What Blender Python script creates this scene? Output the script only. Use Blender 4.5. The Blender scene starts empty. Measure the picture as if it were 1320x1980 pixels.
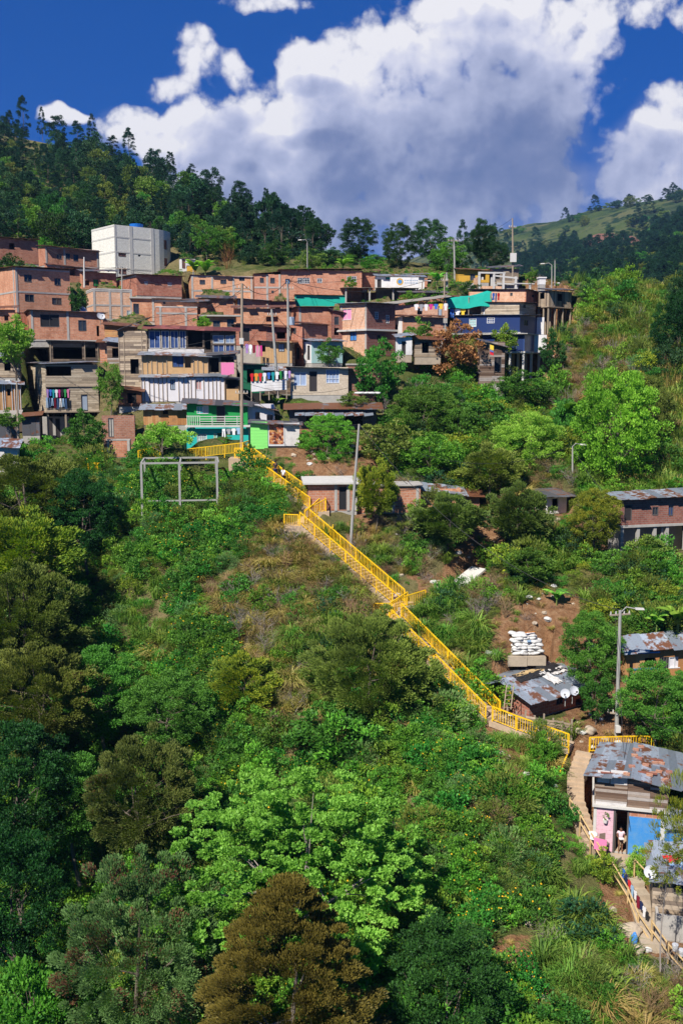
import bpy, bmesh, math, random
import numpy as np
from mathutils import Vector, Matrix, Euler
R = math.radians
rnd = random.Random(7)
SC = bpy.context.scene
COL = SC.collection

# ------------------------------------------------------------ camera
F = 1925.0                       # focal length in photograph pixels
TH = R(8.0)                      # pitch below the horizontal
cam_d = bpy.data.cameras.new('camera')
cam = bpy.data.objects.new('camera', cam_d)
COL.objects.link(cam)
cam_d.sensor_fit = 'VERTICAL'
cam_d.sensor_height = 36.0
cam_d.lens = 36.0 * F / 1980.0
cam_d.clip_start = 0.5
cam_d.clip_end = 9000
cam.location = (0, 0, 0)
cam.rotation_euler = (R(90) - TH, 0, 0)
SC.camera = cam

# ------------------------------------------------------------ exposure
vs = SC.view_settings
SC.display_settings.display_device = 'sRGB'
vs.view_transform = 'Standard'
vs.look = 'None'
vs.exposure = 0.6
vs.gamma = 1.0
vs.use_curve_mapping = False
SC.cycles.use_denoising = True
SC.cycles.max_bounces = 6
SC.cycles.diffuse_bounces = 3
SC.cycles.glossy_bounces = 2
SC.cycles.transmission_bounces = 2
SC.cycles.transparent_max_bounces = 4
SC.cycles.volume_bounces = 0
SC.cycles.caustics_reflective = False
SC.cycles.caustics_refractive = False

# ------------------------------------------------------------ sun
SUN = Vector((-0.34, -0.60, 0.72)).normalized()
sl = bpy.data.lights.new('sun', 'SUN')
sl.energy = 4.7
sl.angle = R(0.5)
sl.color = (1.0, 0.95, 0.87)
so = bpy.data.objects.new('sun', sl)
COL.objects.link(so)
so.rotation_euler = (-SUN).to_track_quat('-Z', 'Y').to_euler()
so.location = (0, 0, 60)


# ------------------------------------------------------------ node helper
class NT:
    def __init__(s, tree):
        s.t = tree

    def n(s, kind, **kw):
        nd = s.t.nodes.new(kind)
        for k, v in kw.items():
            if k == 'ins':
                for kk, vv in v.items():
                    s.set(nd, kk, vv)
            else:
                setattr(nd, k, v)
        return nd

    def set(s, nd, key, v):
        sock = nd.inputs[key]
        if isinstance(v, bpy.types.NodeSocket):
            s.t.links.new(v, sock)
        else:
            sock.default_value = v

    def math(s, op, a, b=None, c=None, clamp=False):
        nd = s.n('ShaderNodeMath', operation=op, use_clamp=clamp)
        s.set(nd, 0, a)
        if b is not None:
            s.set(nd, 1, b)
        if c is not None:
            s.set(nd, 2, c)
        return nd.outputs[0]

    def vmath(s, op, a, b=None):
        nd = s.n('ShaderNodeVectorMath', operation=op)
        s.set(nd, 0, a)
        if b is not None:
            s.set(nd, 1, b)
        return nd.outputs['Value'] if op in ('LENGTH', 'DOT_PRODUCT') else nd.outputs[0]

    def mix(s, f, a, b, mode='MIX'):
        nd = s.n('ShaderNodeMix', data_type='RGBA', blend_type=mode)
        s.set(nd, 0, f)
        for k, v in ((6, a), (7, b)):
            if isinstance(v, (tuple, list)) and len(v) == 3:
                v = (*v, 1)
            s.set(nd, k, v)
        return nd.outputs[2]

    def noise(s, vec, scale, detail=4, rough=.55, out=0):
        nd = s.n('ShaderNodeTexNoise')
        if getattr(s, 'flat', False):
            nd.noise_dimensions = '2D'
        if vec is not None:
            s.set(nd, 'Vector', vec)
        nd.inputs['Scale'].default_value = scale
        nd.inputs['Detail'].default_value = detail
        nd.inputs['Roughness'].default_value = rough
        return nd.outputs[out]

    def ramp(s, fac, stops):
        nd = s.n('ShaderNodeValToRGB')
        s.set(nd, 0, fac)
        el = nd.color_ramp.elements
        while len(el) < len(stops):
            el.new(0.5)
        for e, (p, c) in zip(el, stops):
            e.position = p
            e.color = (*c, 1) if not isinstance(c, (int, float)) else (c, c, c, 1)
        return nd.outputs[0]

    def maprange(s, v, a, b, c=0., d=1.):
        nd = s.n('ShaderNodeMapRange', interpolation_type='SMOOTHSTEP')
        s.set(nd, 0, v)
        for i, x in enumerate((a, b, c, d)):
            nd.inputs[1 + i].default_value = x
        return nd.outputs[0]


# ------------------------------------------------------------ world: sky with cumulus
world = bpy.data.worlds.new('World')
SC.world = world
world.use_nodes = True
wt = world.node_tree
wt.nodes.clear()
w = NT(wt)
sky = w.n('ShaderNodeTexSky', sky_type='NISHITA', sun_disc=False)
sky.sun_elevation = math.asin(SUN.z)
sky.sun_rotation = math.atan2(SUN.x, SUN.y)
sky.altitude = 1800
sky.air_density = 1.0
sky.dust_density = 0.35
sky.ozone_density = 2.5


def tanc(px, py):
    u, v = (px - 660) / F, (990 - py) / F
    dy = math.cos(TH) + v * math.sin(TH)
    return u / dy, (-math.sin(TH) + v * math.cos(TH)) / dy


# cumulus banks, each (x, y, half width, half height, thickness)
BLOBS = [
    (915, 60, 165, 95, 1), (790, 125, 110, 105, 1), (620, 190, 120, 70, 1), (1075, 120, 95, 100, 1), (700, 200, 150, 90, 1),
    (470, 240, 140, 65, 1), (640, 300, 260, 95, 1.25), (860, 260, 220, 130, 1.2), (350, 270, 105, 55, .9),
    (1020, 210, 120, 100, 1), (375, 115, 50, 42, .9), (420, 140, 60, 26, .7), (340, 165, 60, 25, .7), (700, 400, 290, 60, 1.1),
    (930, 370, 150, 60, .8), (500, 370, 200, 60, 1), (1060, 350, 90, 50, .6), (1280, 270, 80, 80, .9),
    (1200, 300, 55, 60, .62), (1305, 200, 45, 40, .8), (1230, 330, 60, 60, .6), (122, 226, 42, 15, .9), (530, 8, 70, 16, .45),
    (250, 215, 50, 22, .5), (1230, 20, 90, 16, .12), (1300, 350, 90, 35, .8), (880, 440, 190, 60, .75), (640, 440, 190, 60, .8), (1040, 420, 60, 40, .55), (280, 255, 90, 40, .7), (215, 262, 30, 14, .7)]

grp = bpy.data.node_groups.new('cloud_field', 'ShaderNodeTree')
grp.interface.new_socket('Vector', in_out='INPUT', socket_type='NodeSocketVector')
grp.interface.new_socket('Field', in_out='OUTPUT', socket_type='NodeSocketFloat')
grp.interface.new_socket('Low', in_out='OUTPUT', socket_type='NodeSocketFloat')
gi = grp.nodes.new('NodeGroupInput')
go = grp.nodes.new('NodeGroupOutput')
g = NT(grp)
g.flat = True
p = gi.outputs[0]
dn = g.noise(p, 16.0, 2, .5, out=1)
dn = g.vmath('SUBTRACT', dn, (.5, .5, .5))
dsc = g.n('ShaderNodeVectorMath', operation='SCALE')
g.set(dsc, 0, dn)
dsc.inputs['Scale'].default_value = 0.035
pd = g.vmath('ADD', p, dsc.outputs[0])
pd = g.vmath('MULTIPLY', pd, (1, 1, 0))
acc = None
for bx, by, rx, ry, k in BLOBS:
    cx, cy = tanc(bx, by)
    ax, ay = rx / F * 1.12, ry / F * 1.12
    q = g.vmath('SUBTRACT', pd, (cx, cy, 0))
    q = g.vmath('MULTIPLY', q, (1 / ax, 1 / ay, 0))
    d = g.vmath('DOT_PRODUCT', q, q)
    b = g.math('MULTIPLY_ADD', d, -0.75 * k, k)
    if acc is None:
        acc = b
    else:
        nd = g.n('ShaderNodeMath', operation='SMOOTH_MAX')
        g.set(nd, 0, acc)
        g.set(nd, 1, b)
        nd.inputs[2].default_value = .35
        acc = nd.outputs[0]
# two octave bands: big lobes and cauliflower detail (soft worley bumps)
n1 = g.math('SUBTRACT', g.noise(p, 9.0, 1, .5), .5)
n2 = g.math('SUBTRACT', g.noise(p, 30.0, 6, .62), .5)
vo = g.n('ShaderNodeTexVoronoi', feature='F1', voronoi_dimensions='2D')
g.set(vo, 'Vector', pd)
vo.inputs['Scale'].default_value = 26.0
vo.inputs['Detail'].default_value = 2.0
vo.inputs['Roughness'].default_value = .55
n3 = g.math('SUBTRACT', .55, vo.outputs['Distance'])
low = g.math('MULTIPLY_ADD', n1, 2.0, g.math('MULTIPLY_ADD', acc, 1.6, .0))
fld = g.math('MULTIPLY_ADD', n2, 1.5, low)
fld = g.math('MULTIPLY_ADD', n3, .9, fld)
grp.links.new(fld, go.inputs[0])
grp.links.new(low, go.inputs[1])

tc = w.n('ShaderNodeTexCoord')
sx = w.n('ShaderNodeSeparateXYZ')
wt.links.new(tc.outputs['Generated'], sx.inputs[0])
yy = w.math('MAXIMUM', sx.outputs[1], .08)
cb = w.n('ShaderNodeCombineXYZ')
w.set(cb, 0, w.math('DIVIDE', sx.outputs[0], yy))
w.set(cb, 1, w.math('DIVIDE', sx.outputs[2], yy))
P2 = cb.outputs[0]


def fieldat(off):
    v = w.vmath('ADD', P2, off) if off else P2
    nd = w.n('ShaderNodeGroup')
    nd.node_tree = grp
    w.set(nd, 0, v)
    return nd.outputs


o0, o1 = fieldat(None), fieldat((-.007, .011, 0))
o2, o3, o4 = fieldat((-.018, .036, 0)), fieldat((-.03, .075, 0)), fieldat((-.045, .125, 0))
f0 = o0[0]
od = w.math('MULTIPLY', w.math('MAXIMUM', o0[1], 0), .15)
for q_, k_ in ((o2, .30), (o3, .50), (o4, .62)):
    od = w.math('MULTIPLY_ADD', w.math('MAXIMUM', q_[1], 0), k_, od)
od = w.math('MULTIPLY', od, w.maprange(sx.outputs[2], .12, .21, .45, 1.))     # thin bright banks near the ridge
rel = w.math('SUBTRACT', f0, o1[0])                    # lobes turned to the sun stand out
tr = w.math('POWER', 2.718, w.math('MULTIPLY', w.math('MAXIMUM', w.math('SUBTRACT', od, .26), 0.), -1.25))
tr = w.math('MULTIPLY_ADD', w.math('MULTIPLY', rel, w.math('MULTIPLY_ADD', tr, .40, .16)), .55, tr, clamp=True)
alpha = w.maprange(f0, -.12, .72)
sof = w.math('MULTIPLY', w.maprange(o0[1], .0, 1.1), w.maprange(sx.outputs[2], .27, .15, .0, .7))
alpha = w.math('MAXIMUM', alpha, sof)
alpha = w.math('MULTIPLY', alpha, w.maprange(sx.outputs[1], .1, .3))
ccol = w.ramp(tr, [(0, (.12, .165, .33)), (.14, (.165, .205, .37)), (.34, (.30, .335, .50)), (.55, (.40, .43, .60)), (.80, (.58, .59, .71)), (.93, (.66, .66, .74)), (1, (.74, .73, .77))])
skyc = w.mix(1.0, sky.outputs[0], (.008, .23, .68), 'MULTIPLY')
skyc = w.mix(.6, skyc, (.02, .50, 2.25))                # deep polarised blue
WS = 0.1
cl10 = w.mix(1.0, ccol, (.82 / WS, .82 / WS, .81 / WS), 'MULTIPLY')
fin = w.mix(alpha, skyc, cl10)
bg = w.n('ShaderNodeBackground')
w.set(bg, 0, fin)
bg.inputs[1].default_value = WS
wo = w.n('ShaderNodeOutputWorld')
wt.links.new(bg.outputs[0], wo.inputs[0])
world.cycles.sampling_method = 'MANUAL'
world.cycles.sample_map_resolution = 256


# ------------------------------------------------------------ projection helpers
def P(px, py, Y):
    u, v = (px - 660) / F, (990 - py) / F
    dy = math.cos(TH) + v * math.sin(TH)
    dz = -math.sin(TH) + v * math.cos(TH)
    return Vector((u / dy * Y, Y, dz / dy * Y))


def proj(x, y, z):
    dep = y * math.cos(TH) - z * math.sin(TH)
    up = y * math.sin(TH) + z * math.cos(TH)
    return 660 + F * x / dep, 990 - F * up / dep


# ------------------------------------------------------------ object helpers
def tag(o, label=None, cat=None, group=None, kind=None):
    if label: o['label'] = label
    if cat: o['category'] = cat
    if group: o['group'] = group
    if kind: o['kind'] = kind
    return o


def empty(name, loc, rz=0.0, label=None, cat=None, group=None):
    o = bpy.data.objects.new(name, None)
    COL.objects.link(o)
    o.empty_display_size = .3
    o.location = loc
    o.rotation_euler = (0, 0, rz)
    return tag(o, label, cat, group)


def copy_tree(o, parent=None):
    c = o.copy()
    COL.objects.link(c)
    c.parent = parent
    for ch in KIDS.get(o.name, []):
        KIDS.setdefault(c.name, []).append(copy_tree(ch, c))
    return c


KIDS = {}


def link(o, parent=None):
    COL.objects.link(o)
    if parent is not None:
        o.parent = parent
        KIDS.setdefault(parent.name, []).append(o)
    return o


class MB:
    """collects boxes, bars and tubes into one mesh with box-projected UVs in metres"""
    def __init__(s):
        s.v, s.f, s.m = [], [], []

    def hexa(s, pts, mi=0):
        k = len(s.v)
        s.v += [tuple(p) for p in pts]
        for q in ((0, 3, 2, 1), (4, 5, 6, 7), (0, 1, 5, 4), (1, 2, 6, 5), (2, 3, 7, 6), (3, 0, 4, 7)):
            s.f.append([k + i for i in q])
            s.m.append(mi)
        return s

    def box(s, x0, y0, z0, x1, y1, z1, mi=0):
        return s.hexa([(x0, y0, z0), (x1, y0, z0), (x1, y1, z0), (x0, y1, z0),
                       (x0, y0, z1), (x1, y0, z1), (x1, y1, z1), (x0, y1, z1)], mi)

    def poly(s, pts, mi=0):
        k = len(s.v)
        s.v += [tuple(p) for p in pts]
        s.f.append(list(range(k, k + len(pts))))
        s.m.append(mi)

    def tube(s, pts, rad, n=6, mi=0, cap=True):
        pts = [Vector(q) for q in pts]
        if not isinstance(rad, (list, tuple)):
            rad = [rad] * len(pts)
        rings = []
        for i, q in enumerate(pts):
            d = (pts[min(i + 1, len(pts) - 1)] - pts[max(i - 1, 0)])
            if d.length < 1e-6:
                d = Vector((0, 0, 1))
            d.normalize()
            a = d.orthogonal() if i == 0 else (pa - d * pa.dot(d))
            if a.length < 1e-5:
                a = d.orthogonal()
            a.normalize()
            pa = a
            b = d.cross(a)
            k = len(s.v)
            for j in range(n):
                t = 2 * math.pi * j / n
                s.v.append(tuple(q + (a * math.cos(t) + b * math.sin(t)) * rad[i]))
            rings.append(k)
        for r0, r1 in zip(rings, rings[1:]):
            for j in range(n):
                s.f.append([r0 + j, r0 + (j + 1) % n, r1 + (j + 1) % n, r1 + j])
                s.m.append(mi)
        if cap:
            s.f.append([rings[0] + j for j in range(n)][::-1])
            s.f.append([rings[-1] + j for j in range(n)])
            s.m += [mi, mi]
        return s

    def bar(s, a, b, wd, ht, mi=0):
        """rectangular bar from a to b"""
        a, b = Vector(a), Vector(b)
        d = (b - a).normalized()
        up = Vector((0, 0, 1)) if abs(d.z) < .95 else Vector((0, 1, 0))
        sd = d.cross(up).normalized() * wd / 2
        uu = sd.cross(d).normalized() * ht / 2
        return s.hexa([a - sd - uu, a + sd - uu, b + sd - uu, b - sd - uu,
                       a - sd + uu, a + sd + uu, b + sd + uu, b - sd + uu], mi)

    def build(s, name, mats, parent=None, smooth=False, label=None):
        me = bpy.data.meshes.new(name)
        me.from_pydata(s.v, [], s.f)
        if not isinstance(mats, (list, tuple)):
            mats = [mats]
        for m in mats:
            me.materials.append(m)
        if len(mats) > 1:
            me.polygons.foreach_set('material_index', s.m)
        uv = me.uv_layers.new(name='UVMap')
        co = s.v
        data = []
        for pl in me.polygons:
            nx, ny, nz = (abs(t) for t in pl.normal)
            for vi in pl.vertices:
                x, y, z = co[vi]
                if nz > max(nx, ny) * 1.2:
                    data += [x, y]
                elif nx > ny:
                    data += [y, z]
                else:
                    data += [x, z]
        uv.data.foreach_set('uv', data)
        if smooth:
            me.polygons.foreach_set('use_smooth', [True] * len(me.polygons))
        me.update()
        o = bpy.data.objects.new(name, me)
        link(o, parent)
        if label:
            o['label'] = label
        return o


def npmesh(name, V, Fq, mats, mi=None, smooth=False):
    """quads (N,4) or tris (N,3) from numpy"""
    me = bpy.data.meshes.new(name)
    nv, nf, k = len(V), len(Fq), Fq.shape[1]
    me.vertices.add(nv)
    me.vertices.foreach_set('co', V.astype(np.float32).ravel())
    me.loops.add(nf * k)
    me.loops.foreach_set('vertex_index', Fq.astype(np.int32).ravel())
    me.polygons.add(nf)
    me.polygons.foreach_set('loop_start', np.arange(0, nf * k, k, dtype=np.int32))
    try:
        me.polygons.foreach_set('loop_total', np.full(nf, k, dtype=np.int32))
    except Exception:
        pass
    for m in mats:
        me.materials.append(m)
    if mi is not None:
        me.polygons.foreach_set('material_index', mi.astype(np.int32))
    if smooth:
        me.polygons.foreach_set('use_smooth', np.ones(nf, dtype=bool))
    me.update(calc_edges=True)
    return me
# ------------------------------------------------------------ materials
def newmat(name, rough=.8, spec=.3, metal=0.):
    m = bpy.data.materials.new(name)
    m.use_nodes = True
    t = m.node_tree
    b = t.nodes['Principled BSDF']
    b.inputs['Roughness'].default_value = rough
    b.inputs['Specular IOR Level'].default_value = spec
    b.inputs['Metallic'].default_value = metal
    return m, NT(t), b


def uvn(t):
    return t.n('ShaderNodeUVMap').outputs[0]


def objc(t):
    return t.n('ShaderNodeTexCoord').outputs['Object']


def island(t):
    return t.n('ShaderNodeNewGeometry').outputs['Random Per Island']


def orand(t):
    return t.n('ShaderNodeObjectInfo').outputs['Random']


def bump(t, b, h, strength=.3, dist=.02):
    bn = t.n('ShaderNodeBump')
    bn.inputs['Strength'].default_value = strength
    bn.inputs['Distance'].default_value = dist
    t.set(bn, 'Height', h)
    t.set(b, 'Normal', bn.outputs[0])


def brick_mat(name, c1, c2, mort, bw=.36, bh=.17, stain=.35):
    m, t, b = newmat(name, .9, .15)
    v = uvn(t)
    br = t.n('ShaderNodeTexBrick')
    t.set(br, 'Vector', v)
    for k, x in (('Color1', c1), ('Color2', c2), ('Mortar', mort)):
        br.inputs[k].default_value = (*x, 1)
    br.inputs['Scale'].default_value = 1
    br.inputs['Mortar Size'].default_value = .014
    br.inputs['Mortar Smooth'].default_value = .1
    br.inputs['Brick Width'].default_value = bw
    br.inputs['Row Height'].default_value = bh
    oc = objc(t)
    n1 = t.noise(t.vmath('MULTIPLY', oc, (1, 1, .45)), .9, 6, .7)
    n2 = t.noise(oc, 4.5, 5, .6)
    c = t.mix(t.maprange(n1, .35, .75, 0, stain), br.outputs[0], tuple(x * .42 for x in c1))
    c = t.mix(t.maprange(n2, .5, .72, 0, .55), c, tuple(min(1, x * 1.25 + .04) for x in c2))
    n3 = t.noise(oc, 9., 3, .6)
    c = t.mix(t.maprange(n3, .56, .66, 0, .55), c, tuple(x * .55 for x in c1))
    hs = t.n('ShaderNodeHueSaturation')
    t.set(hs, 'Color', c)
    t.set(hs, 'Value', t.math('MULTIPLY_ADD', orand(t), .34, .86))
    t.set(hs, 'Hue', t.math('MULTIPLY_ADD', orand(t), .02, .493))
    t.set(b, 'Base Color', hs.outputs[0])
    bump(t, b, br.outputs['Fac'], .4, -.01)
    return m


def paint_mat(name, c, rough=.75, dirt=.3, scale=1.3, dirtc=None):
    m, t, b = newmat(name, rough, .25)
    oc = objc(t)
    n = t.noise(oc, scale, 6, .65)
    n2 = t.noise(oc, scale * 7, 4, .6)
    dc = dirtc or tuple(x * .5 + .02 for x in c)
    cc = t.mix(t.maprange(n, .42, .72, 0, dirt), c, dc)
    cc = t.mix(t.maprange(n2, .45, .75, 0, dirt * .6), cc, dc)
    t.set(b, 'Base Color', cc)
    return m


def plank_mat(name, stops, rough=.85):
    """each board its own tone, with grain along it"""
    m, t, b = newmat(name, rough, .15)
    r = island(t)
    c = t.ramp(r, stops)
    v = t.vmath('MULTIPLY', uvn(t), (1.5, 22, 1))
    g1 = t.noise(v, 1.6, 5, .7)
    n = t.noise(objc(t), 1.1, 4, .6)
    c = t.mix(t.maprange(g1, .35, .75, 0, .55), c, (.09, .07, .055))
    c = t.mix(t.maprange(n, .5, .8, 0, .4), c, (.07, .06, .05))
    t.set(b, 'Base Color', c)
    return m


def zinc_mat(name, base=(.30, .34, .39), rust=.35, rough=.45):
    """corrugated sheets, some rusted"""
    m, t, b = newmat(name, rough, .4, .35)
    r = island(t)
    oc = objc(t)
    n = t.noise(oc, 1.6, 6, .7)
    n2 = t.noise(oc, 7., 3, .6)
    c = t.ramp(r, [(0, tuple(x * .6 for x in base)), (.35, base), (.7, tuple(x * 1.35 for x in base)), (1, tuple(min(1, x * 1.8) for x in base))])
    rf = t.math('ADD', n, t.math('MULTIPLY', r, .22))
    c = t.mix(t.maprange(rf, .98 - rust, 1.10 - rust), c, (.23, .095, .05))
    c = t.mix(t.maprange(n2, .55, .75, 0, .4), c, (.10, .085, .075))
    t.set(b, 'Base Color', c)
    wv = t.n('ShaderNodeTexWave', wave_type='BANDS', bands_direction='X')
    t.set(wv, 'Vector', uvn(t))
    wv.inputs['Scale'].default_value = 4.2
    bump(t, b, wv.outputs[1], .8, .03)
    return m


def leaf_mat(name, c_dark, c_mid, c_light, trans=.32, brown=None, brf=.0, scale=.9, clump=(.35, .7)):
    c_dark, c_mid, c_light = [(c[0] * 1.9, c[1] * 1.6, c[2] * 1.3) for c in (c_dark, c_mid, c_light)]
    m = bpy.data.materials.new(name)
    m.use_nodes = True
    t0 = m.node_tree
    t0.nodes.clear()
    t = NT(t0)
    r = island(t)
    n = t.noise(objc(t), scale, 3, .55)
    v = t.math('ADD', t.math('MULTIPLY', r, .5), t.math('MULTIPLY', t.maprange(n, *clump), .5))
    c = t.ramp(v, [(0.05, c_dark), (.45, c_mid), (.95, c_light)])
    if brown:
        c = t.mix(t.maprange(t.math('ADD', t.noise(objc(t), scale * 2.3, 3, .6), t.math('MULTIPLY', r, .35)), 1.02 - brf, 1.08 - brf), c, brown)
    hs = t.n('ShaderNodeHueSaturation')
    t.set(hs, 'Color', c)
    o = orand(t)
    t.set(hs, 'Hue', t.math('MULTIPLY_ADD', o, .05, .477))
    t.set(hs, 'Value', t.math('MULTIPLY_ADD', t.math('FRACT', t.math('MULTIPLY', o, 7.13)), .5, .75))
    c = hs.outputs[0]
    df = t.n('ShaderNodeBsdfDiffuse')
    t.set(df, 0, c)
    tl = t.n('ShaderNodeBsdfTranslucent')
    t.set(tl, 0, t.mix(1., c, (1.0, 1.25, .5), 'MULTIPLY'))
    mx = t.n('ShaderNodeMixShader')
    mx.inputs[0].default_value = trans
    t0.links.new(df.outputs[0], mx.inputs[1])
    t0.links.new(tl.outputs[0], mx.inputs[2])
    gl = t.n('ShaderNodeBsdfGlossy')
    gl.inputs['Roughness'].default_value = .6
    gl.inputs[0].default_value = (.9, .95, 1, 1)
    m2 = t.n('ShaderNodeMixShader')
    m2.inputs[0].default_value = .015
    t0.links.new(mx.outputs[0], m2.inputs[1])
    t0.links.new(gl.outputs[0], m2.inputs[2])
    out = t.n('ShaderNodeOutputMaterial')
    t0.links.new(m2.outputs[0], out.inputs[0])
    return m


M = {}
M['brick'] = brick_mat('red_brick', (.47, .165, .09), (.58, .27, .165), (.42, .31, .24), stain=.6)
M['brick2'] = brick_mat('orange_brick', (.53, .205, .11), (.63, .30, .18), (.47, .36, .28), stain=.5)
M['brickp'] = brick_mat('pale_brick', (.53, .25, .155), (.62, .35, .24), (.47, .39, .32), stain=.4)
M['brickd'] = brick_mat('brown_brick', (.24, .085, .06), (.33, .14, .10), (.27, .22, .19))
M['brickc'] = brick_mat('clay_block', (.36, .13, .08), (.45, .20, .13), (.42, .34, .28), .42, .22, .4)
M['wblock'] = brick_mat('white_block', (.66, .63, .56), (.74, .71, .64), (.48, .46, .41), .4, .2, .12)
M['cream'] = brick_mat('cream_block', (.58, .48, .35), (.66, .56, .42), (.44, .37, .28), .4, .2, .15)
M['conc'] = paint_mat('concrete', (.40, .375, .34), .9, .5, 1.6)
M['concl'] = paint_mat('pale_concrete', (.55, .53, .49), .9, .35, 1.6)
M['plaster'] = paint_mat('white_plaster', (.72, .70, .68), .8, .35, 1.2, (.35, .30, .26))
M['panel'] = paint_mat('white_panel', (.66, .63, .64), .7, .25, 1.5, (.45, .40, .38))
M['green'] = paint_mat('green_paint', (.015, .27, .06), .6, .25)
M['turq'] = paint_mat('turquoise_paint', (.02, .42, .38), .6, .25)
M['lime'] = paint_mat('lime_paint', (.24, .72, .17), .6, .12)
M['pink'] = brick_mat('pink_painted_block', (.68, .42, .49), (.72, .46, .52), (.60, .38, .42), .5, .27, .1)
M['blue'] = paint_mat('blue_paint', (.045, .23, .56), .6, .5, 1.4, (.16, .30, .45))
M['navy'] = paint_mat('navy_panel', (.016, .035, .12), .45, .3)
M['navyl'] = paint_mat('blue_tarp', (.03, .06, .17), .35, .45, 2.2, (.12, .16, .27))
M['ochre'] = paint_mat('ochre_paint', (.58, .33, .04), .7, .2)
M['teal'] = paint_mat('teal_netting', (.01, .38, .28), .7, .4, 1.6, (.01, .22, .18))
M['palet'] = paint_mat('pale_teal_paint', (.30, .50, .50), .8, .6, 1.5, (.5, .45, .4))
M['osb'] = paint_mat('particle_board', (.52, .32, .15), .8, .35, 2.0)
M['orangew'] = plank_mat('orange_boards', [(0, (.40, .17, .06)), (.5, (.50, .24, .09)), (1, (.55, .32, .14))])
M['tan'] = plank_mat('tan_boards', [(0, (.34, .27, .19)), (.5, (.50, .40, .28)), (1, (.62, .52, .38))])
M['wood'] = plank_mat('weathered_boards', [(0, (.13, .10, .08)), (.3, (.26, .20, .15)), (.6, (.40, .30, .20)), (1, (.52, .42, .31))])
M['dwood'] = plank_mat('dark_boards', [(0, (.05, .04, .035)), (.5, (.12, .09, .07)), (1, (.25, .18, .12))])
M['brownw'] = plank_mat('brown_boards', [(0, (.10, .055, .035)), (.4, (.20, .13, .09)), (.75, (.33, .25, .19)), (1, (.45, .41, .38))])
M['pole'] = paint_mat('grey_pole', (.33, .32, .29), .85, .4, 3)
M['post'] = paint_mat('timber_post', (.33, .26, .19), .9, .5, 3)
M['zinc'] = zinc_mat('zinc_sheets')
M['zincr'] = zinc_mat('rusty_zinc_sheets', (.24, .25, .27), .55)
M['zincd'] = zinc_mat('dark_sheets', (.10, .10, .11), .3, .6)
M['zincb'] = zinc_mat('bluish_sheets', (.29, .33, .38), .34)
M['reds'] = zinc_mat('maroon_sheets', (.22, .07, .06), .3, .7)
M['eternit'] = paint_mat('fibre_cement', (.30, .27, .23), .9, .5, 2)
M['yellow'] = paint_mat('yellow_enamel', (.86, .52, .010), .5, .38, 3.0, (.40, .20, .03))
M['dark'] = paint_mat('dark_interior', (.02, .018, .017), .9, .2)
M['door'] = paint_mat('dark_door', (.035, .03, .03), .6, .3)
M['dgrey'] = paint_mat('grey_door', (.32, .38, .46), .6, .3)
M['bluep'] = paint_mat('bright_blue_pane', (.06, .22, .55), .4, .25)
M['gdoor'] = paint_mat('dark_green_door', (.01, .12, .06), .6, .3)
M['frame'] = paint_mat('window_frame', (.10, .09, .085), .6, .3)
M['wframe'] = paint_mat('white_frame', (.62, .62, .62), .6, .3)
M['tank'] = paint_mat('blue_tank_plastic', (.01, .14, .50), .4, .15)
M['black'] = paint_mat('black_plastic', (.02, .02, .022), .5, .2)
M['tarpw'] = paint_mat('white_tarp', (.60, .57, .54), .6, .45, 2.2)
M['sack'] = paint_mat('white_sack', (.60, .585, .56), .7, .45, 4)
M['dish'] = paint_mat('grey_dish', (.50, .51, .53), .5, .2)
M['skin'] = paint_mat('brown_skin', (.20, .09, .05), .6, .1)
M['hair'] = paint_mat('black_hair', (.012, .010, .009), .6, .1)
M['bamboo'] = paint_mat('bamboo_pole', (.52, .36, .17), .7, .4, 3)
M['step'] = paint_mat('dusty_concrete_steps', (.46, .34, .23), .9, .45, 1.5)
M['rock'] = paint_mat('tan_rock', (.42, .34, .25), .9, .5, 1.2)
M['wire'] = paint_mat('black_cable', (.03, .03, .03), .7, .1)
m_, t_, b_ = newmat('dark_glass', .12, .5)
t_.set(b_, 'Base Color', t_.ramp(t_.noise(objc(t_), .9, 3), [(.3, (.012, .014, .018)), (.7, (.05, .06, .075))]))
M['glass'] = m_
m_, t_, b_ = newmat('rough_bark', .9, .15)
t_.set(b_, 'Base Color', t_.ramp(t_.noise(t_.vmath('MULTIPLY', objc(t_), (8, 8, 1.5)), 1.5, 5, .65), [(.3, (.07, .055, .042)), (.7, (.21, .17, .13))]))
M['bark'] = m_
m_, t_, b_ = newmat('grey_bark', .9, .15)
t_.set(b_, 'Base Color', t_.ramp(t_.noise(objc(t_), 3.5, 5, .65), [(.3, (.17, .14, .12)), (.7, (.38, .33, .29))]))
M['gbark'] = m_


def cloth(c):
    key = 'cloth_%.2f_%.2f_%.2f' % c
    if key not in M:
        M[key] = paint_mat('cloth', c, .9, .15, 5)
    return M[key]


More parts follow.
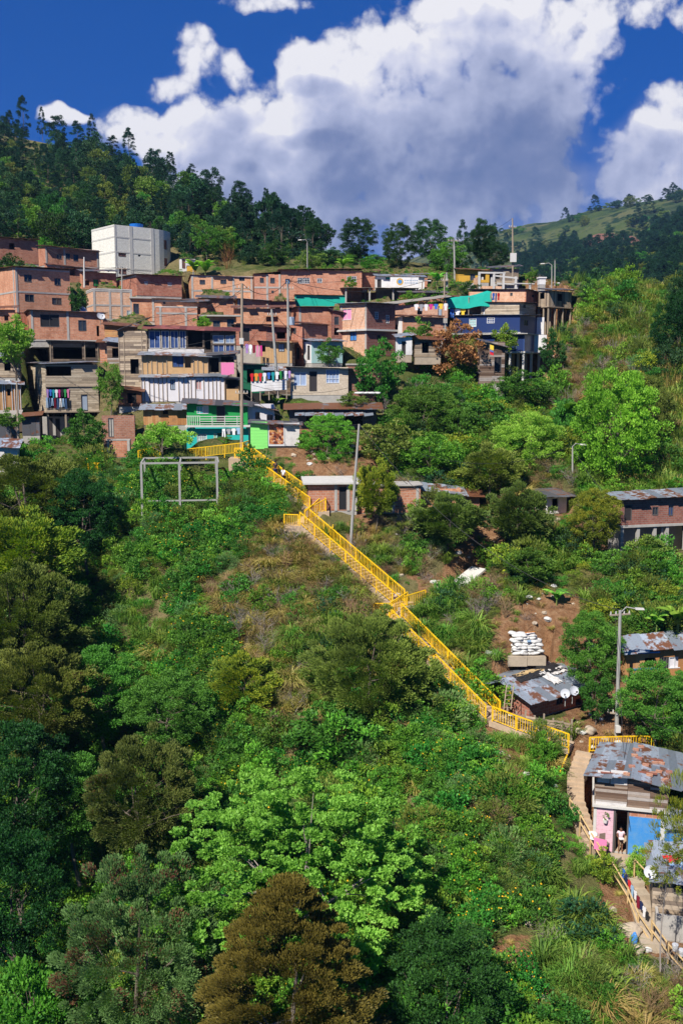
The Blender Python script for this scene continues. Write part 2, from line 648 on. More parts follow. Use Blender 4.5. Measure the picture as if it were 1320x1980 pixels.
# foliage colours
M['l_shrub'] = leaf_mat('shrub_leaf', (.018, .075, .012), (.045, .165, .022), (.095, .28, .045), scale=.5)
M['l_shrub2'] = leaf_mat('shrub_leaf_light', (.03, .10, .01), (.085, .22, .02), (.18, .36, .05), scale=.5)
M['l_dark'] = leaf_mat('dark_leaf', (.007, .026, .006), (.016, .060, .012), (.038, .115, .020))  # dark foliage; colour also deepened to stand for shade in the left gully
M['l_mid'] = leaf_mat('mid_leaf', (.018, .065, .010), (.045, .145, .018), (.10, .25, .035))
M['l_bright'] = leaf_mat('bright_leaf', (.055, .15, .018), (.135, .29, .04), (.23, .43, .085), trans=.38)
M['l_lime'] = leaf_mat('light_round_leaf', (.035, .095, .006), (.11, .23, .018), (.21, .37, .04), trans=.35)
M['l_olive'] = leaf_mat('olive_leaf', (.030, .055, .010), (.085, .135, .026), (.17, .24, .055), brown=(.17, .10, .03), brf=.14)
M['l_obrown'] = leaf_mat('brownish_leaf', (.028, .052, .012), (.065, .105, .026), (.125, .17, .05), brown=(.15, .09, .03), brf=.18)
M['l_pod'] = leaf_mat('greygreen_leaf', (.035, .085, .028), (.085, .185, .065), (.17, .30, .12), brown=(.16, .06, .035), brf=.20, scale=1.6)
M['l_conifer'] = leaf_mat('rusty_conifer', (.042, .052, .009), (.105, .112, .02), (.18, .19, .04), trans=.28, brown=(.12, .085, .02), brf=.12)
M['l_pine'] = leaf_mat('pine_leaf', (.003, .017, .009), (.007, .034, .017), (.018, .062, .028), trans=.2)
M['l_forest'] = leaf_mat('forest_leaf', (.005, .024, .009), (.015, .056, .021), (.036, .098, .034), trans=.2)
M['l_ruddy'] = leaf_mat('dry_ruddy_leaf', (.07, .04, .015), (.17, .10, .04), (.27, .19, .08), trans=.2)
M['l_tan'] = leaf_mat('dry_tan_leaf', (.075, .065, .03), (.15, .13, .065), (.25, .22, .12), trans=.2)
M['l_yel'] = leaf_mat('yellowish_leaf', (.035, .085, .01), (.12, .20, .02), (.33, .36, .03), trans=.3)
M['l_dry'] = leaf_mat('dry_twig', (.09, .065, .04), (.16, .125, .08), (.26, .21, .14), trans=.15)
M['g_green'] = leaf_mat('grass_blade', (.035, .085, .012), (.10, .19, .03), (.22, .33, .075), trans=.35)
M['g_lush'] = leaf_mat('lush_blade', (.025, .085, .012), (.065, .18, .025), (.14, .30, .06), trans=.35)
M['g_dry'] = leaf_mat('dry_blade', (.10, .10, .025), (.23, .215, .075), (.38, .35, .15), trans=.3)
M['g_cane'] = leaf_mat('cane_blade', (.045, .10, .018), (.11, .19, .035), (.24, .30, .08), trans=.35)
M['banana'] = leaf_mat('banana_leaf', (.04, .12, .015), (.10, .25, .03), (.20, .38, .06), trans=.35)
M['flower'] = paint_mat('yellow_petals', (.80, .48, .02), .6, .05)


def terrain_mat():
    m, t, b = newmat('hillside_soil', .95, .1)
    oc = objc(t)
    at = t.n('ShaderNodeAttribute', attribute_name='earth')
    n = t.noise(oc, .35, 6, .65)
    n2 = t.noise(oc, 2.2, 6, .7)
    n3 = t.noise(oc, .05, 4, .6)
    n4 = t.noise(oc, 9, 4, .7)
    grn = t.ramp(n, [(.3, (.045, .065, .015)), (.5, (.09, .12, .028)), (.7, (.19, .18, .065))])
    dry = t.ramp(n2, [(.3, (.13, .11, .045)), (.7, (.31, .25, .12))])
    g2 = t.mix(t.maprange(n3, .40, .60), grn, dry)
    ear = t.ramp(n2, [(.25, (.16, .075, .035)), (.5, (.32, .17, .085)), (.75, (.43, .28, .16))])
    ear = t.mix(t.maprange(n4, .55, .7, 0, .6), ear, (.12, .075, .045))
    f = t.math('ADD', at.outputs['Fac'], t.math('MULTIPLY', t.math('SUBTRACT', n2, .5), .9))
    c = t.mix(t.maprange(f, .35, .6), g2, ear)
    t.set(b, 'Base Color', c)
    bump(t, b, t.math('ADD', n2, n4), .9, .35)
    return m


def hills_mat():
    m, t, b = newmat('far_hill_cover', .95, .1)
    oc = objc(t)
    n1 = t.noise(oc, .010, 7, .62)
    n2 = t.noise(oc, .055, 6, .7)
    n3 = t.noise(oc, .0032, 4, .5)
    gr = t.ramp(n1, [(.32, (.022, .045, .016)), (.45, (.062, .090, .024)), (.60, (.105, .112, .045)), (.75, (.13, .10, .055))])
    gr = t.mix(t.maprange(n2, .50, .60), gr, (.016, .036, .014))
    gr = t.mix(t.maprange(n3, .55, .62, 0, .7), gr, (.020, .042, .018))
    at = t.n('ShaderNodeAttribute', attribute_name='field')
    fc = t.ramp(n2, [(.3, (.16, .07, .05)), (.7, (.25, .12, .085))])
    c = t.mix(t.maprange(t.math('ADD', at.outputs['Fac'], t.math('MULTIPLY', t.math('SUBTRACT', n2, .5), .35)), .45, .55), gr, fc)
    t.set(b, 'Base Color', c)
    bump(t, b, n2, 1., 6.)
    return m


M['soil'] = terrain_mat()
M['hills'] = hills_mat()

M['curtain'] = paint_mat('pink_curtain', (.72, .26, .42), .8, .2, 3, (.6, .5, .6))
M['bluegrey'] = paint_mat('bluegrey_tarp', (.20, .27, .38), .5, .5, 2.5, (.08, .11, .2))
M['pinkpatch'] = paint_mat('pink_board', (.50, .30, .27), .8, .3)
M['rust'] = paint_mat('rusty_strip', (.24, .085, .055), .8, .4, 3)
M['l_podb'] = leaf_mat('brown_pods', (.05, .028, .018), (.09, .05, .03), (.15, .095, .06), trans=.1)
m_, t_, b_ = newmat('striped_curtain', .8, .2)
wv_ = t_.n('ShaderNodeTexWave', wave_type='BANDS', bands_direction='X')
t_.set(wv_, 'Vector', uvn(t_))
wv_.inputs['Scale'].default_value = 1.6
t_.set(b_, 'Base Color', t_.ramp(wv_.outputs[1], [(.3, (.10, .18, .38)), (.6, (.45, .52, .62))]))
M['bluestripe'] = m_
m_, t_, b_ = newmat('poster_picture', .5, .3)
n_ = t_.noise(objc(t_), 2.4, 3, .5)
n2_ = t_.noise(objc(t_), 5.5, 2, .5)
c_ = t_.ramp(n_, [(.35, (.03, .012, .012)), (.5, (.30, .075, .03)), (.62, (.60, .30, .10)), (.72, (.05, .02, .02))])
c_ = t_.mix(t_.maprange(n2_, .58, .66), c_, (.55, .34, .24))
t_.set(b_, 'Base Color', c_)
M['poster'] = m_
# ------------------------------------------------------------ terrain control points (px, py, distance)
G = [(465,880,92),(620,985,83),(565,1012,81),(775,1167,74.5),(760,1197,73),(880,1347,66.5),(955,1397,64.3),(1102,1442,62),(1190,1440,64),
 (0,870,97),(100,868,95),(280,885,93),(360,884,92.5),(580,870,93),(700,830,97),(560,760,101),(720,775,102),(300,770,101),(200,850,97),(100,862,100.5),(40,862,100.5),
 (200,700,106),(0,640,113),(650,700,107),(750,690,109),(300,600,117),(0,600,117),(560,600,118),(450,560,124),(700,560,125),(0,520,133),
 (200,540,136),(350,530,142),(224,548,149),(330,548,152),(850,620,118),(930,750,110),(1000,750,111),(1040,700,114),(1000,620,121),
 (1100,632,120),(900,545,130),(1030,548,130),(800,530,133),(700,520,140),(600,515,145),(850,760,105),(900,850,97),(800,900,93),(700,900,91),
 (1000,830,100),(1150,760,106),(1200,950,87),(1210,1057,80),(1310,1057,80),(1250,860,95),(1320,800,98),(1320,700,104),(1200,650,115),
 (1150,595,121),(1280,760,100),(660,992,83),(800,997,84),(700,1060,80),(850,1130,77.5),(930,1100,79.5),(1000,1200,72),(1050,1290,69),(1100,1150,75),
 (1130,1050,81),(1250,1200,72),(1300,1330,66),(1150,1400,64.5),(1120,1500,60),(1130,1592,57.3),(1190,1652,55.8),(1260,1665,55.5),
 (1200,1730,53),(1260,1790,51),(1320,1860,49),(1150,1900,46),(1060,1910,44.5),(1000,1990,42),(1320,1990,44),
 (450,902,90.5),(560,1062,79),(650,1155,74),(500,1205,72),(700,1300,68),(850,1420,62.5),(600,1370,66),(450,1370,66),(400,1010,85),(300,1010,84),
 (250,1110,79),(350,1200,75),(160,1000,87),(110,1150,82),(150,1300,77),(140,1500,69),(140,1700,61),(140,1920,52),(0,900,94),(-120,1100,78),(-150,1400,62),
 (300,1290,71),(350,1540,61),(600,1600,57),(900,1580,56.5),(800,1800,49.5),(600,1950,44.5),(300,1850,50),(950,1790,50.5),(600,2150,38),
 (960,1480,60),(1050,1480,60.5),
 (0,480,162),(0,400,215),(0,320,290),(0,268,370),(200,500,165),(200,420,215),(200,330,320),(200,306,360),(400,500,162),(400,440,215),
 (400,405,290),(400,396,325),(550,485,178),(550,468,225),(550,458,250),(640,500,168),(640,500,205),(740,505,158),(-300,480,165),(-300,290,350),(-300,900,95),(-200,640,115),
 (1450,1000,82),(1450,1440,62),(1450,760,100)]
W_ = [tuple(P(*q)) for q in G]
W_ += [(0, 8, -46), (0, 24, -39), (-45, 25, -44), (45, 25, -36), (-60, 50, -34), (60, 40, -30), (80, 70, -20), (-90, 60, -25),
       (-200, 430, 60), (-100, 430, 50), (-40, 420, 45), (-20, 300, 35), (0, 240, 15), (20, 190, 8), (45, 185, 4), (60, 150, 4), (75, 170, -20),
       (60, 260, -30), (0, 340, 10), (0, 480, 0), (110, 130, -8), (90, 120, -2), (120, 300, -60), (200, 200, -60), (200, 100, -40), (240, 450, -80), (-250, 490, 40),
       (-250, 100, 5), (-250, 250, 60), (-250, 20, -40)]
W_ = np.array(W_)


def rbf_fit(pts, c=2.5, reg=.6):
    n = len(pts)
    X = pts[:, :2]
    d = np.sqrt(((X[:, None] - X[None]) ** 2).sum(-1) + c * c)
    A = np.zeros((n + 3, n + 3))
    A[:n, :n] = -d + reg * np.eye(n)
    A[:n, n] = 1
    A[:n, n + 1:n + 3] = X
    A[n:, :n] = A[:n, n:].T
    b = np.zeros(n + 3)
    b[:n] = pts[:, 2]
    return np.linalg.solve(A, b), X, c


def rbf_eval(fit, x, y):
    wgt, X, c = fit
    x, y = np.atleast_1d(x).astype(float), np.atleast_1d(y).astype(float)
    out = np.empty(x.shape)
    fx, fy, fo = x.ravel(), y.ravel(), out.ravel()
    for i in range(0, len(fx), 20000):
        sx_, sy_ = fx[i:i + 20000], fy[i:i + 20000]
        d = np.sqrt((sx_[:, None] - X[None, :, 0]) ** 2 + (sy_[:, None] - X[None, :, 1]) ** 2 + c * c)
        fo[i:i + 20000] = -d @ wgt[:-3] + wgt[-3] + wgt[-2] * sx_ + wgt[-1] * sy_
    return fo.reshape(x.shape)


FIT = rbf_fit(W_)


def axis(segs):
    out = []
    for a, b, st in segs:
        out += list(np.arange(a, b, st))
    out.append(segs[-1][1])
    return np.array(out)


GX = axis([(-320, -80, 8), (-80, 75, .8), (75, 300, 8)])
GY = axis([(-10, 24, 4), (24, 150, .8), (150, 500, 4)])


def wob(x, y):
    return (.28 * np.sin(x * .9 + 1.3 * np.sin(y * .7)) * np.cos(y * 1.1 + x * .3) + .22 * np.sin(x * 2.1 + y * 1.7) * np.cos(y * 2.3 - x * 1.1)
            + .5 * np.sin(x * .31 + 2) * np.cos(y * .27 + 1))


XX, YY = np.meshgrid(GX, GY)
ZZ = rbf_eval(FIT, XX, YY) + wob(XX, YY) * .8
CUTS = []                        # footprints (cx, cy, cos, sin, x0, x1, y0, y1, z): ground is dug down to z there


def cut(cx, cy, rz, x0, x1, y0, y1, z, grow=.5):
    CUTS.append((cx, cy, math.cos(rz), math.sin(rz), x0 - grow, x1 + grow, y0 - grow, y1 + grow, z))


def in_cut(x, y, pad=0.):
    for cx, cy, c, s, x0, x1, y0, y1, z in CUTS:
        lx, ly = (x - cx) * c + (y - cy) * s, -(x - cx) * s + (y - cy) * c
        if x0 - pad < lx < x1 + pad and y0 - pad < ly < y1 + pad:
            return True
    return False


def ground(x, y):
    """height of the finished terrain"""
    i = int(np.clip(np.searchsorted(GX, x) - 1, 0, len(GX) - 2))
    j = int(np.clip(np.searchsorted(GY, y) - 1, 0, len(GY) - 2))
    fx = (x - GX[i]) / (GX[i + 1] - GX[i])
    fy = (y - GY[j]) / (GY[j + 1] - GY[j])
    z = ZZ
    return float((z[j, i] * (1 - fx) + z[j, i + 1] * fx) * (1 - fy) + (z[j + 1, i] * (1 - fx) + z[j + 1, i + 1] * fx) * fy)


def ray_ground(px, py, y0=25., y1=480.):
    """first point of the terrain seen at a pixel"""
    d = P(px, py, 1.)
    y = y0
    while y < y1:
        if d.z * y < ground(d.x * y, y):
            return Vector((d.x * y, y, ground(d.x * y, y)))
        y += .5
    return None


# plant cover zones: (px, py, kind)
Z = {}
Z['S'] = [(1450,1620),(1460,1800),(1560,1600),(1600,1800),(1700,1500),(1450,1950),(-120,1900),(180,1100),(200,1050),(190,1130),(170,1200),(230,1040),(1010,1560),(940,1530),(1060,1560),(880,1490),(1010,1500),(300,905),(340,1000),(400,1010),(500,990),(250,1080),(330,1090),(400,1060),(470,1040),(200,1215),(380,1150),(350,1280),(250,1350),(450,1300),(300,1500),
          (820,1440),(740,1470),(850,1550),(950,1600),(1000,1700),(900,1700),(900,1850),(850,1950),(1050,1600),(930,1380),(900,1460),(200,1600),
          (100,1500),(60,1700),(150,1850),(60,1950),(300,1650),(700,1750),(950,1900),(420,960),(980,1750),(1080,1650),(400,1400),(550,1500),(330,940)]
Z['T'] = [(1450,900),(1460,1050),(1450,1200),(1450,1350),(1560,1000),(1560,1250),(1700,1100),(1450,1500),(1400,1250),(1400,1400),(-200,950),(-200,1150),(-220,1350),(-220,1550),(-200,1750),(1130,1100),(1200,1120),(1080,1100),(1000,1100),(1240,1110),(900,1000),(980,770),(920,900),(1000,780),(850,880),(1220,1180),(1180,1180),(1040,1130)]
Z['G'] = [(225,1190),(265,1200),(290,1170),(250,1230),(620,1300),(640,1240),(540,1340),(590,1290),(250,1175),(240,1215),(280,1150),(560,965),(530,935),(480,915),(860,1200),(890,1240),(870,1170),(820,1180),(800,1215),(920,1270),(1085,1450),(1110,1520),(1050,1430),(1150,1800),
          (1130,1850),(1200,1900),(1080,1850),(1100,1950),(1060,1760),(1120,1740),(1010,1120),(1100,1120),(740,1110),(790,1150),(400,935),(340,930),(650,1020),(1150,700),(1180,1000)]
Z['Y'] = [(540,1060),(560,1080),(500,1110),(600,1090),(480,1130),(520,1150),(640,1100),(440,1130),(560,1150),(490,1090),(510,1200),(590,1320),(540,1310),(560,1400),(520,1090),(580,1060),(470,1150),(600,1110),(570,1350),(1230,1950),(1300,1930),(1020,1430),(700,1065),(590,1400),(1250,1870),(1000,640),(460,1230),(1090,700),(1120,730),(1160,660)]
Z['D'] = [(600,1150),(580,1180),(640,1200),(540,1170),(480,1200),(530,1230),(450,1200),(620,1060),(600,1230),(560,1260),(500,1270),(690,1130),(670,1080),(430,1160),(640,1140),(560,1200),(500,1220),(680,1180),(420,1190),(610,1180),(650,1090),(790,1080),(830,1090),(960,1150),(780,1010),(1280,860),(1000,1000),(700,1140),(940,1180),(980,1530),(760,1060),(1200,700),(880,1120)]
Z['C'] = [(1200,640),(1240,700),(1150,590),(1120,640),(1280,800),(1310,900),(1290,850),(1180,620),(1220,670),(1270,760)]
Z['B'] = [(970,1465),(950,1425),(1000,1440),(980,1480),(1005,1470),(1135,1480),(1120,1530),(1090,1165),(1050,1170),(820,1100),(860,1130),(900,1130),(1150,1430),(960,1445),(985,1500),(925,1440),(1060,1200),(960,1210),(1010,1250),(1090,1180),(870,1105),(650,885),(620,895),(600,870),(1185,1745),(1215,1790),(1060,560),(1240,1830),
          (1130,1060),(700,940),(950,1250),(1050,1290),(1030,560),(1060,640),(1020,640),(1080,650),(1040,1900),(1000,1860),(680,1040),(1130,1420),(1100,1240),(1110,1440),(840,1140),(940,1040)]
Z['L'] = [(1210,1062),(1260,1062),(1300,1062),(380,892),(430,892),(350,895),(460,895),(250,760),(400,560),(700,800),(900,560),(760,560),(860,530),(600,560),(150,600),(500,600),(650,680),(760,640),(800,560),(0,700),(100,700),(300,700),(400,680),(250,820),(520,800),
          (450,720),(350,560),(1000,560),(450,640),(700,700),(1140,560)]
ZP, ZK = [], []
for k_, v_ in Z.items():
    ZP += v_
    ZK += [k_] * len(v_)
ZP = np.array(ZP, float)


def zones(px, py, jit=0.):
    d = ((px[:, None] - ZP[None, :, 0]) ** 2 + (py[:, None] - ZP[None, :, 1]) ** 2)
    return d.argmin(1), np.sqrt(d.min(1))


def build_terrain():
    flat = np.stack([XX.ravel(), YY.ravel()], 1)
    zz = ZZ.ravel()
    for cx, cy, c, s, x0, x1, y0, y1, z in CUTS:
        lx = (flat[:, 0] - cx) * c + (flat[:, 1] - cy) * s
        ly = -(flat[:, 0] - cx) * s + (flat[:, 1] - cy) * c
        k = (lx > x0) & (lx < x1) & (ly > y0) & (ly < y1)
        zz[k] = np.minimum(zz[k], z - .06)
    V = np.stack([flat[:, 0], flat[:, 1], zz], 1)
    ny, nx = XX.shape
    idx = np.arange(ny * nx).reshape(ny, nx)
    Fq = np.stack([idx[:-1, :-1], idx[:-1, 1:], idx[1:, 1:], idx[1:, :-1]], -1).reshape(-1, 4)
    me = npmesh('ground', V, Fq, [M['soil']], smooth=True)
    near = (V[:, 1] > 20) & (V[:, 1] < 150)
    px, py = np.zeros(len(V)), np.zeros(len(V))
    dep = V[:, 1] * math.cos(TH) - V[:, 2] * math.sin(TH)
    dep = np.maximum(dep, 1)
    px = 660 + F * V[:, 0] / dep
    py = 990 - F * (V[:, 1] * math.sin(TH) + V[:, 2] * math.cos(TH)) / dep
    e = np.zeros(len(V), np.float32)
    ii, dd = zones(px[near], py[near])
    kk = np.array(ZK)[ii]
    val = np.where(kk == 'B', 1., np.where(kk == 'L', .32, np.where(kk == 'D', .22, np.where(kk == 'Y', .16, 0.))))
    e[near] = val
    at = me.attributes.new('earth', 'FLOAT', 'POINT')
    at.data.foreach_set('value', e)
    o = bpy.data.objects.new('ground', me)
    link(o)
    tag(o, kind='structure')


def build_hills():
    H = [(850,520,1700),(950,470,1500),(1000,455,1420),(1050,433,1350),(1150,405,1250),(1250,385,1200),(1320,372,1150),(1450,350,1150),(1600,330,1150),
         (1000,505,900),(1100,500,850),(1150,505,800),(1320,480,700),(1450,450,700),(950,550,700),(1000,570,480),(1150,560,430),(1250,540,400),(1320,500,370),(1450,480,380),
         (1320,600,290),(1200,640,310),(1100,640,330),(1450,600,260),(1100,820,210),(1320,860,190),(1450,800,190),(900,640,400),(700,640,900)]
    pts = [tuple(P(*q)) for q in H] + [(900, 2400, 250), (0, 2400, -50), (2000, 2400, 300), (2000, 900, 300), (-400, 1800, -50), (-600, 900, -40), (0, 600, -30), (500, 100, 10), (150, 180, -60)]
    fit = rbf_fit(np.array(pts), 25., .5)
    gx = axis([(-700, 60, 60), (60, 420, 9), (420, 900, 18), (900, 2000, 90)])
    gy = axis([(150, 620, 9), (620, 1700, 20), (1700, 2600, 120)])
    xx, yy = np.meshgrid(gx, gy)
    zz = rbf_eval(fit, xx, yy)
    for k in range(5):
        fr, am = .008 * 1.9 ** k, 8 / 1.75 ** k
        zz += am * np.sin(xx * fr + 1.7 * np.sin(yy * fr * .8 + k)) * np.cos(yy * fr * 1.1 + k * 2 + xx * fr * .4) * np.clip(yy / 900, .25, 1)
    V = np.stack([xx.ravel(), yy.ravel(), zz.ravel()], 1)
    ny, nx = xx.shape
    idx = np.arange(ny * nx).reshape(ny, nx)
    Fq = np.stack([idx[:-1, :-1], idx[:-1, 1:], idx[1:, 1:], idx[1:, :-1]], -1).reshape(-1, 4)
    me = npmesh('hills', V, Fq, [M['hills']], smooth=True)
    dep = V[:, 1] * math.cos(TH) - V[:, 2] * math.sin(TH)
    px = 660 + F * V[:, 0] / dep
    py = 990 - F * (V[:, 1] * math.sin(TH) + V[:, 2] * math.cos(TH)) / dep
    f = 1 - ((px - 1183) / 62) ** 2 - ((py - 469 - (px - 1183) * .03) / 19) ** 2
    f2 = 1 - ((px - 1020) / 30) ** 2 - ((py - 492) / 8) ** 2
    at = me.attributes.new('field', 'FLOAT', 'POINT')
    at.data.foreach_set('value', np.where(V[:, 1] > 600, np.clip(np.maximum(f, f2 * .6) + .5, 0, 1.5) - .1, 0).astype(np.float32))
    o = bpy.data.objects.new('hills', me)
    link(o)
    tag(o, kind='structure')
    return fit, zz, gx, gy


def hills_z(hd, x, y):
    fit, zz, gx, gy = hd
    i = int(np.clip(np.searchsorted(gx, x) - 1, 0, len(gx) - 2))
    j = int(np.clip(np.searchsorted(gy, y) - 1, 0, len(gy) - 2))
    fx = (x - gx[i]) / (gx[i + 1] - gx[i])
    fy = (y - gy[j]) / (gy[j + 1] - gy[j])
    return float((zz[j, i] * (1 - fx) + zz[j, i + 1] * fx) * (1 - fy) + (zz[j + 1, i] * (1 - fx) + zz[j + 1, i + 1] * fx) * fy)
# ------------------------------------------------------------ house builder
def solveW(C, d, px):
    u = (px - 660) / F
    k = u * (C.y * math.cos(TH) - C.z * math.sin(TH))
    return (k - C.x) / (d[0] - u * d[1] * math.cos(TH))


class House:
    def __init__(s, name, label, pc, pyb, pyt, pl, pr, Y, a=10, D=5., W=None, cat=None):
        s.C = P(pc, pyb, Y)
        s.a = R(a)
        s.dR = (math.cos(s.a), math.sin(s.a))
        s.dL = (-math.sin(s.a), math.cos(s.a))
        s.H = P(pc, pyt, Y).z - s.C.z
        s.W = W if W else solveW(s.C, s.dR, pr)
        s.D = D if pl == pc else solveW(s.C, s.dL, pl)
        s.D = max(.8, min(s.D, 14))
        s.W = max(.8, min(s.W, 40))
        s.root = empty(name, s.C, s.a, label, cat or ('shack' if 'shack' in name else 'house'))
        s.holes = {'R': [], 'L': []}
        s.n = 0

    def uv(s, face, px, py):
        d = s.dR if face == 'R' else s.dL
        w_ = solveW(s.C, d, px)
        y = s.C.y + d[1] * w_
        return w_, P(px, py, y).z - s.C.z

    def rect(s, face, x0, y0, x1, y1):
        a, zt = s.uv(face, x0, y0)
        b, _ = s.uv(face, x1, y0)
        m = .5 * (x0 + x1)
        _, zt = s.uv(face, m, y0)
        _, zb = s.uv(face, m, y1)
        lo, hi = min(a, b), max(a, b)
        return lo, hi, zb, zt

    def put(s, mb, face, w0, w1, z0, z1, d0, d1, mi=0):
        if face == 'R':
            mb.box(w0, d0, z0, w1, d1, z1, mi)
        elif face == 'L':
            mb.box(d0, w0, z0, d1, w1, z1, mi)
        elif face == 'B':
            mb.box(w0, s.D - d1, z0, w1, s.D - d0, z1, mi)
        else:
            mb.box(s.W - d1, w0, z0, s.W - d0, w1, z1, mi)

    def cells(s, mb, face, w0, w1, z0, z1, holes, d0, d1):
        hs = []
        for a, b, c, d in holes:
            a, b, c, d = max(a, w0 + .06), min(b, w1 - .06), max(c, z0), min(d, z1 - .06)
            if b > a + .05 and d > c + .05:
                hs.append((a, b, c, d))
        ws = sorted({w0, w1, *[h[0] for h in hs], *[h[1] for h in hs]})
        for a, b in zip(ws, ws[1:]):
            if b - a < 1e-4:
                continue
            mid = (a + b) / 2
            cur = z0
            for h in sorted([h for h in hs if h[0] < mid < h[1]], key=lambda h: h[2]):
                if h[2] > cur + .01:
                    s.put(mb, face, a, b, cur, h[2], d0, d1)
                cur = max(cur, h[3])
            if z1 > cur + .01:
                s.put(mb, face, a, b, cur, z1, d0, d1)

    def opening(s, spec):
        """spec = (face, kind, x0, y0, x1, y1[, mat])"""
        face, kind, x0, y0, x1, y1 = spec[:6]
        mat = spec[6] if len(spec) > 6 else None
        lo, hi, zb, zt = s.rect(face, x0, y0, x1, y1)
        L = s.W if face == 'R' else s.D
        lo, hi = max(lo, .1), min(hi, L - .1)
        zb, zt = max(zb, .02), min(zt, s.H - .08)
        if hi - lo < .12 or zt - zb < .12:
            return
        s.holes[face].append((lo, hi, zb, zt))
        if kind == 'h':
            return
        fr = MB()
        t = .06 if kind != 'b' else .07
        fm = {'w': 'frame', 'g': 'wframe', 'd': 'frame', 'c': 'wframe', 'b': 'concl'}[kind]
        s.put(fr, face, lo + .002, lo + t, zb + .002, zt - .002, .02, .12)
        s.put(fr, face, hi - t, hi - .002, zb + .002, zt - .002, .02, .12)
        s.put(fr, face, lo + t, hi - t, zt - t, zt - .002, .02, .12)
        if kind != 'd':
            s.put(fr, face, lo + t, hi - t, zb + .002, zb + t, -.03, .12)
            s.put(fr, face, (lo + hi) / 2 - .02, (lo + hi) / 2 + .02, zb + t, zt - t, .03, .09)
        if kind == 'g':
            nb = max(2, int((hi - lo) / .3))
            for i in range(1, nb):
                w_ = lo + (hi - lo) * i / nb
                if abs(w_ - (lo + hi) / 2) > .04:
                    s.put(fr, face, w_ - .018, w_ + .018, zb + t, zt - t, .035, .07)
            for i in range(1, 3):
                z = zb + (zt - zb) * i / 3
                s.put(fr, face, lo + t, hi - t, z - .018, z + .018, .028, .034)
        w_o = fr.build('door' if kind == 'd' else 'window', M[fm], s.root)
        pn = MB()
        s.put(pn, face, lo + t, hi - t, zb + (.002 if kind == 'd' else t), zt - t, .095, .115)
        pm = mat or {'w': 'glass', 'g': 'glass', 'd': 'door', 'c': 'tarpw', 'b': 'glass'}[kind]
        pn.build('door_leaf' if kind == 'd' else 'pane', M[pm], w_o)

    def walls(s, mat, mside=None, style='solid', pitch=.22, topR=0., topB=0.):
        """solid masonry, or boards: 'h' horizontal, 'v' vertical, 'p' wide panels"""
        W, D, H = s.W, s.D, s.H
        t = .15
        if style == 'solid':
            mb = MB()
            s.cells(mb, 'R', 0, W, 0, H, s.holes['R'], 0, t)
            s.put(mb, 'B', 0, W, 0, H + topB, 0, t)
            if mside is None:
                s.cells(mb, 'L', t, D - t, 0, H, s.holes['L'], 0, t)
                s.put(mb, 'X', t, D - t, 0, H, 0, t)
                mb.build('wall', M[mat], s.root)
            else:
                mb.build('wall', M[mat], s.root)
                mb = MB()
                s.cells(mb, 'L', t, D - t, 0, H, s.holes['L'], 0, t)
                s.put(mb, 'X', t, D - t, 0, H, 0, t)
                mb.build('side_wall', M[mside], s.root)
        else:
            rr = random.Random(s.root.name)
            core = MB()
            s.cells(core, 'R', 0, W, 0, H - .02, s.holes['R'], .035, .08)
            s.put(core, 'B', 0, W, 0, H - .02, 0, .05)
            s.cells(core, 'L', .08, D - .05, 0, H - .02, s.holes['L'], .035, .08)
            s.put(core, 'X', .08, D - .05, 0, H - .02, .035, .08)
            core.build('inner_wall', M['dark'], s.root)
            mb = MB()
            for face, L in (('R', W), ('L', D), ('X', D)):
                hs = s.holes.get(face, [])
                if style == 'h':
                    z = 0.
                    while z < H - .05:
                        p_ = min(pitch * rr.uniform(.75, 1.25), H - z)
                        a = 0. if face == 'R' else .036
                        while a < L - .02:
                            b = min(L, a + rr.uniform(1.1, 3.2))
                            segs = [(a, b)]
                            for h in hs:
                                if h[2] < z + p_ * .5 < h[3]:
                                    ns = []
                                    for q0, q1 in segs:
                                        if h[0] > q0: ns.append((q0, min(q1, h[0])))
                                        if h[1] < q1: ns.append((max(q0, h[1]), q1))
                                    segs = ns
                            for q0, q1 in segs:
                                if q1 - q0 > .04:
                                    j = rr.uniform(0, .022)
                                    s.put(mb, face, q0 + .003, q1 - .003, z + .004, z + p_ - rr.uniform(.004, .018), -j, .03 - j * .3)
                            a = b
                        z += p_
                else:
                    a = 0. if face == 'R' else .036
                    while a < L - .02:
                        p_ = min(pitch * rr.uniform(.8, 1.2), L - a)
                        segs = [(0., H - .01)]
                        for h in hs:
                            if h[0] < a + p_ * .5 < h[1]:
                                ns = []
                                for q0, q1 in segs:
                                    if h[2] > q0: ns.append((q0, min(q1, h[2])))
                                    if h[3] < q1: ns.append((max(q0, h[3]), q1))
                                segs = ns
                        for q0, q1 in segs:
                            if q1 - q0 > .04:
                                j = rr.uniform(0, .015)
                                s.put(mb, face, a + .003, a + p_ - .006, q0, q1, -j, .03 - j * .3)
                        a += p_
            mb.build('wall', M[mat], s.root)

    def battens(s, face, n, mat='post', zs=(0, 1), wd=.07):
        mb = MB()
        L = s.W if face == 'R' else s.D
        hs = s.holes[face]
        for i in range(n + 1):
            w_ = min(max(L * i / n + rnd.uniform(-.08, .08), wd), L - wd)
            if any(h[0] - .02 < w_ < h[1] + .02 for h in hs):
                continue
            s.put(mb, face, w_ - wd / 2, w_ + wd / 2, s.H * zs[0], s.H * zs[1], -.075, -.028)
        if mb.v:
            mb.build('battens', M[mat], s.root)

